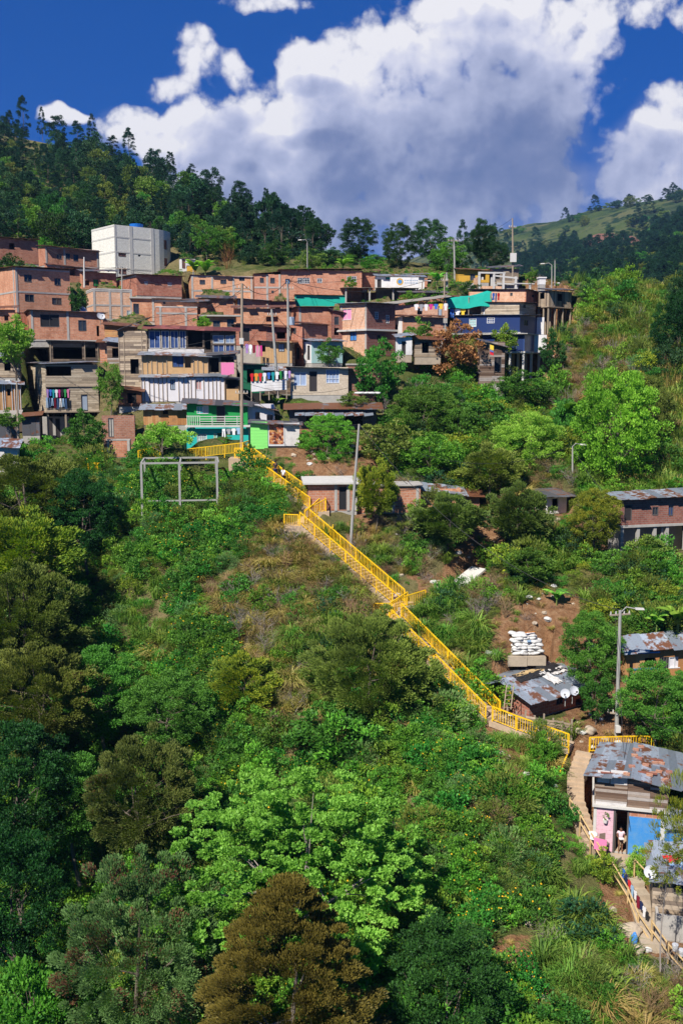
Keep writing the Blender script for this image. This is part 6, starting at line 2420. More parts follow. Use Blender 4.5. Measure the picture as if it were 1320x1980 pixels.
pole('a', (468, 548), (467, 872), 93.5, 'tall mossy power pole rising in front of the green house', .17, 'post', arms=((.97, 1.4, 20), (.35, 1.3, 160)), box=((.66, .2, 'concl'),))
pole('b', (525, 598), (538, 758), 100, 'leaning grey pole beside the white sheet fence', .16, arms=((.93, .9, 0),))
pole('c', (556, 542), (558, 706), 104.5, 'pole with a transformer behind the leaning pole', .15, arms=((.9, 1.2, 10),), tf=.52)
pole('d', (694, 820), (676, 1060), 80, 'slanting pale pole standing on the slope right of the stairs', .13, 'pole', lamp=0)
pole('e', (990, 422), (991, 520), 131, 'tall thin pole on top of the ridge', .12, 'post', box=((.22, .4, 'concl'),), arms=((.82, 1.2, 30),))
pole('f', (877, 460), (879, 540), 133, 'concrete pole between the ridge trees', .15, arms=((.93, 1.6, 10),))
pole('g', (863, 527), (864, 577), 126, 'short pale pole left of the teal netting canopy', .18)
pole('h', (816, 545), (815, 598), 123, 'thin pole with a lamp beside the open shed', .1, 'post', lamp=.5)
pole('i', (859, 530), (858, 615), 117, 'dark timber pole in front of the teal netting', .11, 'post', arms=((.85, .8, 0),))
pole('j', (1066, 512), (1066, 550), 128, 'curved street lamp on the ridge facing left', .08, lamp=-.9, cat='street lamp')
pole('k', (1072, 502), (1072, 548), 130, 'straight slim pole beside the curved street lamp', .09)
pole('l', (1106, 862), (1106, 950), 89, 'pole with a white street lamp among the right hand trees', .1, lamp=.7, cat='street lamp')
pole('m', (1198, 1180), (1190, 1452), 63.8, 'tall pale concrete pole behind the tin roofed house', .15, 'pole', arms=((.97, 1.5, 15), (.27, 1.3, 160)), box=((.17, .16, 'concl'),), lamp=1.0)
pole('n', (163, 497), (163, 540), 126, 'small white pole on the green balcony house', .12, 'concl')
pole('o', (236, 516), (236, 560), 124, 'short pole with insulators before the white block building', .1, arms=((.92, 1.3, 10),))
pole('p', (33, 738), (36, 855), 95, 'timber pole at the left edge', .12, 'post', lamp=-.5)
pole('q', (594, 466), (594, 528), 138, 'street lamp above the long brick row', .08, lamp=-.7, cat='street lamp')
pole('r', (374, 522), (374, 575), 126.5, 'thin pole at the left end of the long brick row', .09, 'pole')
pole('s', (23, 372), (23, 400), 200, 'distant white pole in the wooded slope at the left', .12, 'concl')


def cable(a, b, sag, label, r=.03):
    pts_ = [a.lerp(b, i / 14) - Vector((0, 0, sag * 4 * (i / 14) * (1 - i / 14))) - a for i in range(15)]
    o = MB().tube(pts_, r, 4).build('overhead_cable', M['wire'])
    o.location = a
    return tag(o, label, 'cable', 'overhead cables')


cable(TOPS['a'], TOPS['c'], 1.2, 'cable from the tall mossy pole to the transformer pole')
cable(TOPS['a'], TOPS['o'], 1.5, 'cable from the tall mossy pole to the pole before the white building', .018)
cable(TOPS['c'], TOPS['f'], 2., 'cable from the transformer pole to the ridge pole', .02)
cable(TOPS['f'], TOPS['e'], .8, 'cable along the ridge between two poles', .02)
cable(TOPS['c'], TOPS['i'], 1.5, 'cable from the transformer pole to the dark timber pole')
cable(TOPS['i'], TOPS['k'], .8, 'cable from the dark timber pole to the slim ridge pole', .018)
cable(TOPS['d'], TOPS['m'], 2.5, 'long cable crossing the right slope between two pale poles', .02)
cable(TOPS['a'] - Vector((0, 0, 4.4)), P(-30, 700, 104), 1.0, 'cable running left over the stilted timber house', .018)
cable(TOPS['a'] - Vector((0, 0, 10)), TOPS['d'], 1.2, 'cable falling from the tall mossy pole to the slanting pole', .02)
cable(TOPS['m'] - Vector((0, 0, 5.8)), P(1330, 1420, 58), .5, 'cable leaving the tall pale pole to the lower right', .018)
cable(TOPS['m'] - Vector((.3, 0, .4)), P(1216, 1600, 56.3), .3, 'thin cable dropping to the pink house door', .015)

for a_, b_, sg_2, lb in [
    (TOPS['a'] - Vector((0, 0, .5)), P(300, 632, 106), .8, 'cable from the tall mossy pole to the glazed house'), (TOPS['a'] - Vector((0, 0, .8)), P(180, 602, 113), 1.4, 'cable from the tall mossy pole to the dish roof'),
    (TOPS['b'], P(590, 655, 107), .5, 'cable from the leaning pole to the peeling teal house'), (TOPS['b'], P(440, 700, 103), .6, 'cable from the leaning pole to the blanket annex'),
    (TOPS['c'], P(710, 590, 109), .8, 'cable from the transformer pole to the corner brick house'), (TOPS['c'], P(600, 524, 126), .6, 'cable from the transformer pole to the upper row'),
    (TOPS['a'] - Vector((0, 0, 9)), P(690, 745, 101), .9, 'low cable from the tall mossy pole to the cream house wing'), (TOPS['i'], P(770, 592, 116), .5, 'cable from the dark timber pole to the long low house'),
    (TOPS['g'], TOPS['f'], .4, 'short cable between the pale pole and the ridge pole'), (TOPS['g'], P(920, 585, 118), .4, 'cable from the pale pole to the netting canopy'),
    (TOPS['k'], P(1100, 560, 121), .3, 'cable from the slim ridge pole to the stilted timber house'), (TOPS['o'], P(90, 478, 134), 1.0, 'cable from the insulator pole to the upper left brick row'),
    (TOPS['r'], TOPS['o'], .8, 'cable joining the two short poles before the white building'), (TOPS['c'] - Vector((0, 0, .4)), TOPS['q'], .8, 'cable from the transformer pole up to the street lamp'),
    (TOPS['d'], P(800, 945, 86), .6, 'cable from the slanting pole to the tin roofed shack'), (TOPS['l'], P(1180, 962, 81), .5, 'cable from the tree lamp pole to the stilted brown house'),
    (TOPS['d'] - Vector((0, 0, .3)), TOPS['l'], 2.2, 'cable across the right slope to the tree lamp pole')]:
    cable(a_, b_, sg_2, lb, .022)

# ================================================================= clothes
COLS = {'red': (.60, .02, .03), 'white': (.75, .74, .74), 'blue': (.04, .14, .50), 'navy': (.015, .025, .09), 'black': (.02, .02, .022), 'pink': (.72, .20, .38), 'lilac': (.38, .22, .50),
        'green': (.04, .32, .08), 'teal': (.02, .30, .32), 'orange': (.75, .25, .03), 'maroon': (.20, .01, .03), 'pale_blue': (.30, .45, .62), 'grey': (.30, .30, .32), 'yellow': (.75, .52, .05), 'denim': (.06, .12, .25), 'magenta': (.55, .03, .22)}
ORD = ['first', 'second', 'third', 'fourth', 'fifth', 'sixth', 'seventh', 'eighth', 'ninth', 'tenth', 'eleventh']


def garment(kind, col, wd, hh, pos, ang, label, group):
    mb = MB()
    y = rnd.uniform(-.03, .03)
    t = .02

    def piece(x0, x1, z0, z1, sh=0.):
        mb.hexa([(x0 + sh, y - t, z0), (x1 + sh, y - t * .6, z0), (x1 + sh, y + t, z0), (x0 + sh, y + t, z0), (x0, -t, z1), (x1, -t, z1), (x1, t, z1), (x0, t, z1)])
    w_ = wd / 2
    if kind == 'shirt':
        piece(-w_ * .62, w_ * .62, -hh, 0, rnd.uniform(-.02, .02))
        piece(-w_, -w_ * .60, -hh * .42, -hh * .05)
        piece(w_ * .60, w_, -hh * .42, -hh * .05)
    elif kind == 'trousers':
        piece(-w_ * .7, w_ * .7, -hh * .3, 0)
        piece(-w_ * .7, -w_ * .1, -hh, -hh * .3, -.03)
        piece(w_ * .1, w_ * .7, -hh, -hh * .3, .03)
    else:
        piece(-w_, -w_ * .3, -hh, 0, .01)
        piece(-w_ * .3, w_ * .35, -hh * 1.03, 0)
        piece(w_ * .35, w_, -hh * .96, 0, -.01)
    o = mb.build(kind, cloth(COLS[col]))
    o.location = pos
    o.rotation_euler = (0, 0, ang)
    return tag(o, label, 'garment', group)


def clothesline(a, b, items, where, sag=.06, r=.012, hh=.6, line=True):
    """items: list of (kind, colour); hung from a to b"""
    d = b - a
    ang = math.atan2(d.y, d.x)
    if line:
        o = MB().tube([Vector((0, 0, 0)), d * .5 - Vector((0, 0, sag)), d], r, 4).build('washing_line', M['wire'])
        o.location = a
        tag(o, 'washing line ' + where, 'washing line')
    n = len(items)
    sp = math.hypot(d.x, d.y) / n
    for i, (k, c) in enumerate(items):
        f_ = (i + .5) / n
        p_ = a.lerp(b, f_) - Vector((0, 0, sag * 4 * f_ * (1 - f_) * .9 + .01))
        garment(k, c, sp * rnd.uniform(.8, .97), hh * rnd.uniform(.8, 1.15) * (1.2 if k == 'trousers' else 1), p_, ang, '%s %s, %s on the line %s' % (c.replace('_', ' '), k, ORD[i], where), 'laundry ' + where)


hT = TIMBER_STILT
def onface(h, face, px, py, out=.1):
    w_, z = h.uv(face, px, py)
    d = h.dR if face == 'R' else h.dL
    n = (h.dR[1], -h.dR[0]) if face == 'R' else (-h.dL[1], h.dL[0])
    n = (math.sin(h.a), -math.cos(h.a)) if face == 'R' else (-math.cos(h.a), -math.sin(h.a))
    return Vector((h.C.x + d[0] * w_ + n[0] * out, h.C.y + d[1] * w_ + n[1] * out, h.C.z + z))


S_, T_, W__ = 'shirt', 'trousers', 'towel'
clothesline(onface(hT, 'R', 91, 752), onface(hT, 'R', 136, 752), [(S_, 'lilac'), (S_, 'blue'), (S_, 'teal'), (S_, 'white'), (S_, 'magenta'), (S_, 'black'), (S_, 'green'), (S_, 'pink')], 'upper row at the stilted timber house', hh=.8)
clothesline(onface(hT, 'R', 89, 768, .16), onface(hT, 'R', 136, 770, .16), [(T_, 'pale_blue'), (T_, 'denim'), (T_, 'pale_blue'), (T_, 'maroon'), (T_, 'denim'), (T_, 'white'), (T_, 'pale_blue'), (T_, 'denim'), (T_, 'black')], 'lower row at the stilted timber house', hh=.8)
clothesline(P(483, 722, 99), P(556, 716, 99.5), [(S_, 'red'), (S_, 'orange'), (S_, 'red'), (S_, 'white'), (S_, 'blue'), (S_, 'teal'), (S_, 'white'), (S_, 'green'), (S_, 'white')], 'above the white sheet fence', hh=.75)
clothesline(P(546, 716, 99.6), P(562, 716, 99.6), [(S_, 'white'), (T_, 'pale_blue'), (S_, 'lilac')], 'beside the cream block house', hh=.8)
clothesline(P(474, 664, 104), P(508, 668, 104), [(S_, 'lilac'), (S_, 'white'), (W__, 'maroon'), (T_, 'pink'), (T_, 'magenta')], 'left of the bamboo shack', hh=1.0)
clothesline(P(428, 829, 94.6), P(466, 826, 94.6), [(T_, 'white'), (S_, 'grey'), (S_, 'white'), (S_, 'pale_blue')], 'before the turquoise ground floor', hh=.62)
clothesline(P(800, 588, 115), P(866, 586, 115), [(S_, 'white'), (S_, 'grey'), (S_, 'white'), (S_, 'magenta'), (S_, 'blue'), (S_, 'yellow'), (S_, 'white')], 'under the old grey roof', hh=.7)
clothesline(P(868, 596, 117.6), P(900, 596, 117.6), [(T_, 'blue'), (S_, 'white'), (S_, 'yellow')], 'under the teal netting canopy', hh=.9)
clothesline(P(951, 566, 118), P(966, 566, 118.5), [(S_, 'blue'), (T_, 'denim'), (S_, 'red')], 'left of the ridge brick house', hh=1.0)
clothesline(P(1202, 1675, 53.6), P(1254, 1768, 51.2), [(S_, 'blue'), (T_, 'navy'), (S_, 'red'), (S_, 'pale_blue'), (S_, 'white'), (W__, 'maroon'), (S_, 'navy'), (S_, 'white'), (T_, 'black')], 'along the middle bamboo handrail', hh=.62)
garment(W__, 'pink', 1.3, 1.2, P(440, 701, 100.5), 0.05, 'large pink patterned blanket hung on the timber annex', 'blankets hung out')
garment(W__, 'pink', .75, .7, P(1160, 1622, 55.3), -.5, 'pink towel over the bamboo handrail by the pink wall', 'blankets hung out')
garment(S_, 'white', .5, .5, P(1146, 1608, 55.9), -.5, 'white shirt over the bamboo handrail above the pink towel', 'blankets hung out')
# clothes spread on a roof
def ROOFPT(k_):
    q_ = Matrix.Rotation(CORNER.a, 4, 'Z') @ Vector((.9 + .62 * (k_ % 4) + .2 * (k_ // 4), 3.3 - .75 * (k_ // 4), CORNER.H + .17))
    return CORNER.C + q_


for i, (px_, py_, c_) in enumerate([(1282, 1652, 'red'), (1296, 1646, 'white'), (1308, 1652, 'navy'), (1288, 1660, 'white'), (1302, 1641, 'red'), (1314, 1644, 'white'), (1290, 1638, 'pink'), (1312, 1662, 'maroon'), (1300, 1664, 'pale_blue')]):
    o = garment('shirt', c_, 1.0, .75, ROOFPT(i), rnd.uniform(0, 3), '%s garment spread to dry on the tin roof, %s of the nine' % (c_.replace('_', ' '), ORD[i]), 'clothes drying on the roof')
    o.rotation_euler = (R(-84), 0, rnd.uniform(-.5, .5))
# roof that carries them
h = B('shack', 'small grey tin roofed lean-to under the drying clothes', (1262, 1268, 1365, 1668, 1700), 53.6, 0, 'wood', style='h', D=2.2, roof=('shed', 'zincb'), rise=.75, over=.25, tilt=0., found=1)

# ================================================================= sacks, dishes, fences, odds and ends
bm = bmesh.new()
bmesh.ops.create_cube(bm, size=1)
bmesh.ops.subdivide_edges(bm, edges=bm.edges[:], cuts=3, use_grid_fill=True)
for v in bm.verts:
    x, y, z = v.co
    k = (1 - (2 * x) ** 4 * .35) * (1 - (2 * y) ** 4 * .35)
    v.co = Vector((x * .72 * (1 - .12 * (2 * z) ** 2), y * .42 * (1 - .12 * (2 * z) ** 2), z * .24 * k)) + Vector((0, 0, rnd.uniform(-.008, .008)))
sk = bpy.data.meshes.new('sack')
bm.to_mesh(sk)
bm.free()
sk.materials.append(M['sack'])
for p_ in sk.polygons:
    p_.use_smooth = True
sbase = P(1017, 1266, 70.3)
for r_i in range(7):
    for c_i in range(4 if r_i < 5 else 3):
        for d_i in range(2):
            o = bpy.data.objects.new('sack', sk)
            link(o)
            o.location = sbase + Vector(((c_i - 1.5) * .5 + (r_i % 2) * .16 + rnd.uniform(-.12, .12), d_i * .5 + r_i * .03 + rnd.uniform(-.1, .1), .11 + r_i * .215 + rnd.uniform(-.02, .02)))
            o.rotation_euler = (rnd.uniform(-.2, .2), rnd.uniform(-.2, .2), rnd.uniform(-.5, .5))
            o.scale = (.95, 1.1, 1.05)
            tag(o, 'white filled sack in the tall pile on the concrete ledge', 'sack', 'pile of white sacks')
o = garment(W__, 'orange', .7, .25, sbase + Vector((.25, -.1, 1.72)), .3, 'orange cloth lying on top of the sack pile', 'cloths on the sack pile')
o.rotation_euler = (R(75), 0, .3)
o = garment(W__, 'pale_blue', .3, .14, sbase + Vector((.1, -.36, 1.2)), .1, 'small blue cloth caught in the sack pile', 'cloths on the sack pile')
mb = MB()
mb.box(-1.4, -.45, -.75, -.02, .5, -.02)
mb.box(.0, -.4, -.7, 1.35, .6, -.06)
o = mb.build('concrete_ledge', M['rock'])
o.location = sbase
tag(o, 'rough concrete ledge under the white sacks', 'ledge')
SACKS2 = []
for i in range(9):
    o = bpy.data.objects.new('sack', sk)
    link(o)
    o.location = P(692 + (i % 5) * 9 + rnd.uniform(-2, 2), 760, 99.0 + rnd.uniform(-.3, .3) - (i // 5) * .4)
    SACKS2.append((o, .1 + .12 * rnd.random()))
    o.rotation_euler = (0, 0, rnd.uniform(-.6, .6))
    tag(o, 'white sack lying behind the brown rear wing of the cream house', 'sack', 'sacks beside the cream house')


SNAP = []


def blob_obj(name, px, py, Y, sx_, sy_, sz_, mat, label, cat, rz=0., ry=0.):
    bm = bmesh.new()
    bmesh.ops.create_icosphere(bm, subdivisions=3, radius=.5)
    r2 = random.Random(label)
    ph = [r2.uniform(0, 6) for _ in range(3)]
    for v in bm.verts:
        v.co *= 1 + .09 * math.sin(v.co.x * 9 + ph[0]) + .08 * math.sin(v.co.y * 11 + ph[1]) + .07 * math.sin(v.co.z * 10 + v.co.x * 7 + ph[2])
        v.co = Vector((v.co.x * sx_, v.co.y * sy_, v.co.z * sz_))
    me = bpy.data.meshes.new(name)
    bm.to_mesh(me)
    bm.free()
    me.materials.append(M[mat])
    o = bpy.data.objects.new(name, me)
    link(o)
    o.location = P(px, py, Y)
    o.rotation_euler = (0, ry, rz)
    SNAP.append((o, sz_ * .28))
    return tag(o, label, cat)


blob_obj('plastic_sheet', 935, 1160, 75.0, 2.6, .5, .4, 'sack', 'long white plastic sheet lying on the brown slope', 'plastic sheet', 0, .05)
o = MB().tube([(-.38, 0, .1), (.38, 0, -.12)], .16, 10).build('white_pipe', M['sack'])
o.location = P(948, 1263, 70)
tag(o, 'short white pipe lying left of the sack pile', 'pipe')
for px_, py_, Y_, s_, lb in ((1218, 1795, 50.6, 1.3, 'large tan boulder below the hanging laundry'), (1240, 1790, 50.8, .9, 'smaller tan boulder right of the large one'), (1270, 1735, 52.4, 1.2, 'flat rock face beside the board shack'),
                             (1245, 1720, 53, 1.1, 'tan rock left of the satellite dish'), (568, 884, 91.5, .6, 'grey stone on the bank right of the upper stairs'), (730, 1100, 79, .7, 'grey rock beside the middle stairs'),
                             (1232, 1835, 49.3, .8, 'round rock beneath the bamboo rail'), (1115, 1408, 63.5, .7, 'pale stone at the end of the level path'), (1140, 1415, 63.6, .9, 'flat stones beside the plank fence')):
    blob_obj('rock', px_, py_, Y_, s_, s_ * .8, s_ * .65, 'rock', lb, 'rock', rnd.uniform(0, 3))


def dish(px, py, Y, dia, label, head=-.4, tilt=.9, mat='dish', back=.9):
    root = empty('satellite_dish', P(px, py, Y), head, label, 'satellite dish')
    bm = bmesh.new()
    ns, nr = 20, 5
    vs0 = []
    for side_ in (0, 1):
        rings = []
        for j in range(1, nr + 1):
            r_ = dia / 2 * j / nr
            ring = []
            for i in range(ns):
                a_ = 2 * math.pi * i / ns
                y_ = .3 * dia * (j / nr) ** 2 * .5
                ring.append(bm.verts.new((r_ * math.cos(a_), -y_ + side_ * .02, r_ * math.sin(a_))))
            rings.append(ring)
        c_ = bm.verts.new((0, side_ * .02, 0))
        for i in range(ns):
            bm.faces.new([c_, rings[0][i], rings[0][(i + 1) % ns]])
            for j in range(nr - 1):
                bm.faces.new([rings[j][i], rings[j + 1][i], rings[j + 1][(i + 1) % ns], rings[j][(i + 1) % ns]])
        vs0.append(rings[-1])
    for i in range(ns):
        bm.faces.new([vs0[0][i], vs0[1][i], vs0[1][(i + 1) % ns], vs0[0][(i + 1) % ns]])
    bmesh.ops.recalc_face_normals(bm, faces=bm.faces[:])
    me = bpy.data.meshes.new('reflector')
    bm.to_mesh(me)
    bm.free()
    me.materials.append(M[mat])
    o = bpy.data.objects.new('reflector', me)
    link(o, root)
    o.rotation_euler = (-R(90) * (1 - tilt) - .25, 0, 0)
    mb = MB()
    mb.tube([(0, 0, -dia * .3), (0, -dia * .45, -dia * .12), (0, -dia * .6, dia * .05)], .018, 5)
    mb.box(-.05, -dia * .66, 0, .05, -dia * .55, .1)
    mb.build('feed_arm', M['frame'], root)
    MB().tube([(0, .04, 0), (0, .12, -dia * .5), (0, .12, -back)], .03, 6).build('mast', M['pole'], root)
    return root


dish(1092, 1341, 63.0, .62, 'left of the two satellite dishes beside the zinc roof', -.3, .9)
dish(1108, 1336, 63.2, .64, 'right of the two satellite dishes beside the zinc roof', .35, .85)
dish(1257, 1686, 51.4, .70, 'satellite dish at the corner of the board shack, bottom right', -.5, .9)
dish(161, 601, 112.5, .95, 'dark satellite dish on the roof before the concrete grid house', .9, .8, 'dgrey')
dish(195, 612, 111, .9, 'pale satellite dish left of the concrete grid house', .6, .8)

# plank fence before the zinc roofed house
r_ = empty('plank_fence', P(962, 1400, 63.9), 0, 'grey plank fence between the yellow railing and the zinc roofed house', 'fence')
a, b = Vector((0, 0, 0)), P(1104, 1425, 62.9) - P(962, 1400, 63.9)
n_ = 9
for i in range(n_):
    c = a.lerp(b, i / (n_ - 1))
    MB().box(c.x - .05, c.y, c.z - .3, c.x + .05, c.y + .1, c.z + rnd.uniform(.85, 1.3)).build('post', M['post'], r_)
mb = MB()
for i in range(n_ - 1):
    for k in range(5):
        p0, p1 = a.lerp(b, i / (n_ - 1)), a.lerp(b, (i + 1.05) / (n_ - 1))
        z0, z1 = .1 + k * .19 + rnd.uniform(-.03, .03), .1 + k * .19 + rnd.uniform(-.03, .03)
        mb.bar(p0 + Vector((0, -.03 - .01 * (i % 2), z0)), p1 + Vector((0, -.03 - .01 * (i % 2), z1)), .03, .13)
mb.build('boards', M['wood'], r_)
# wooden ladder/crate leaning at the left gable
r_ = empty('wooden_ladder', P(968, 1368, 64.2), .2, 'weathered wooden ladder leaning on the clay block wall', 'ladder')
for s_ in (0, .5):
    MB().bar((s_, -.5, 0), (s_ + .4, .1, 1.5), .06, .05).build('rail', M['wood'], r_)
for i in range(6):
    f_ = (i + .5) / 6
    MB().bar((.4 * f_, -.5 + .6 * f_, 1.5 * f_), (.4 * f_ + .5, -.5 + .6 * f_, 1.5 * f_), .03, .03).build('rung', M['wood'], r_)

# corrugated white fence below the laundry
r_ = empty('sheet_fence', P(486, 762, 99.2), 0, 'low white fence of horizontal sheets below the laundry line', 'fence')
b = P(554, 758, 99.6) - P(486, 762, 99.2)
mb = MB()
for k in range(4):
    mb.bar(Vector((0, 0, .35 + k * .24)), b + Vector((0, 0, .35 + k * .26)), .04, .235)
mb.build('sheets', M['plaster'], r_)
for i in range(5):
    c = b * (i / 4)
    MB().box(c.x - .05, c.y + .03, c.z - .7, c.x + .05, c.y + .12, c.z + 1.3).build('post', M['post'], r_)
# garden fence above the orchard, left
r_ = empty('picket_fence', P(112, 796, 98), 0, 'thin picket posts beside the timber house', 'fence') if False else None

# hanging flower pot on the pink wall
c = onface(PINK, 'R', 1167, 1583, .12)
r_ = empty('hanging_pot', c, 0, 'small white flower pot hanging on the pink wall', 'flower pot')
MB().tube([(0, 0, -.22), (0, 0, -.2), (0, 0, .0)], [.08, .12, .15], 10).build('pot', M['plaster'], r_)
me, _c = crown_mesh('leaves', 3, 'round', 8, 70, .3, .4, .2, [M['l_mid']])
o = bpy.data.objects.new('leaves', me)
link(o, r_)
o.scale = (.45,) * 3
o.location = (0, 0, -.02)
blob_obj('refuse_sack', 1155, 1618, 56.3, .55, .5, .6, 'black', 'dark bundle standing against the pink wall', 'bag')
r_ = empty('small_chair', P(1166, 1640, 55.8), .3, 'small wooden chair by the foot of the pink wall', 'chair')
MB().box(-.2, -.2, .38, .2, .2, .42).build('seat', M['brownw'], r_)
MB().box(-.2, .17, .43, .2, .2, .85).build('backrest', M['brownw'], r_)
for x_ in (-.17, .17):
    for y_ in (-.17, .17):
        MB().box(x_ - .02, y_ - .02, -.1, x_ + .02, y_ + .02, .378).build('leg', M['brownw'], r_)
for px_, py_, s_, lb in ((1304, 1838, .30, 'left white bucket at the lowest handrail'), (1316, 1848, .32, 'right white bucket at the lowest handrail')):
    o = MB().tube([(0, 0, 0), (0, 0, .02), (0, 0, .34), (0, 0, .36)], [.12, .13, .17, .16], 12).build('bucket', M['dish'])
    o.location = P(px_, py_, 48)
    tag(o, lb, 'bucket')
blob_obj('plastic_bag', 1252, 1815, 49.6, .5, .4, .4, 'sack', 'crumpled white bag beside the bamboo handrail', 'plastic bag')
blob_obj('plastic_bag', 965, 1467, 60.2, .5, .35, .22, 'bluep', 'blue and white plastic bag on the earth bank below the railing', 'plastic bag')
blob_obj('plastic_bag', 1073, 1525, 59.3, .35, .3, .22, 'sack', 'small white plastic bag in the grass under the yellow bar', 'plastic bag')
blob_obj('plastic_bag', 1226, 1805, 50, .35, .3, .8, 'bluep', 'blue cloth dangling below the boulders', 'plastic bag')
# the white shed on the ridge
h = B('water_tank_house', 'small white rounded box on the ridge beside the street lamp', (1040, 1042, 1054, 538, 550), 126, 8, 'plaster', D=1.2, roof=('slab', 'plaster'), over=.1, cat='shed', found=1)

# banner on the shop house
ban = P(754, 557, 124.5)
r_ = empty('banner', ban, R(4), 'white printed banner with a round emblem on the shop house front', 'banner')
bw, bh = (808 - 754) * 124.5 / F, 1.05
mb = MB()
mb.box(0, 0, .25, bw, .04, .25 + bh)
mb.build('cloth_sheet', M['plaster'], r_)
mb = MB()
mb.tube([(bw * .34, -.008, .25 + bh * .5), (bw * .34, -.002, .25 + bh * .5)], .42, 18)
em = mb.build('emblem', M['ochre'], r_)
mb = MB()
mb.tube([(bw * .34, -.014, .25 + bh * .5), (bw * .34, -.010, .25 + bh * .5)], .25, 16)
mb.build('emblem_centre', M['blue'], em)
mb = MB()
for k in range(2):
    x_ = bw * .5
    while x_ < bw * .93:
        l_ = rnd.uniform(.12, .3)
        mb.box(x_, -.006, .25 + bh * (.58 - k * .28), x_ + l_, -.002, .25 + bh * (.70 - k * .28))
        x_ += l_ + .08
mb.build('lettering', M['dgrey'], r_)

# flag on the brown timber house
fp = P(946, 684, 107)
r_ = empty('flag', fp, 0, 'small yellow, blue and red flag on the brown timber house', 'flag')
MB().tube([(0, 0, -.6), (0, 0, 1.0)], .03, 5).build('staff', M['post'], r_)
for z0, z1, c_ in ((.5, .95, 'yellow'), (.27, .495, 'blue'), (.05, .265, 'red')):
    MB().hexa([(.03, -.02, z0 - .1), (.4, -.1, z0 - .25), (.4, -.07, z0 - .25), (.03, .01, z0 - .1), (.03, -.02, z1), (.4, -.1, z1 - .12), (.4, -.07, z1 - .12), (.03, .01, z1)]).build('stripe', cloth(COLS[c_]), r_)


# ================================================================= people
def skin_chain(name, verts, edges, rads, mat, parent, root=0, levels=1):
    me = bpy.data.meshes.new(name)
    me.from_pydata(verts, edges, [])
    me.materials.append(mat)
    o = bpy.data.objects.new(name, me)
    link(o, parent)
    md = o.modifiers.new('skin', 'SKIN')
    md.use_smooth_shade = True
    if not me.skin_vertices:
        bm = bmesh.new()
        bm.from_mesh(me)
        bm.verts.layers.skin.verify()
        bm.to_mesh(me)
        bm.free()
    for i, sv in enumerate(me.skin_vertices[0].data):
        r_ = rads[i]
        sv.radius = (r_, r_) if not isinstance(r_, tuple) else r_
        sv.use_root = i == root
    sb_ = o.modifiers.new('sub', 'SUBSURF')
    sb_.levels = sb_.render_levels = levels
    return o


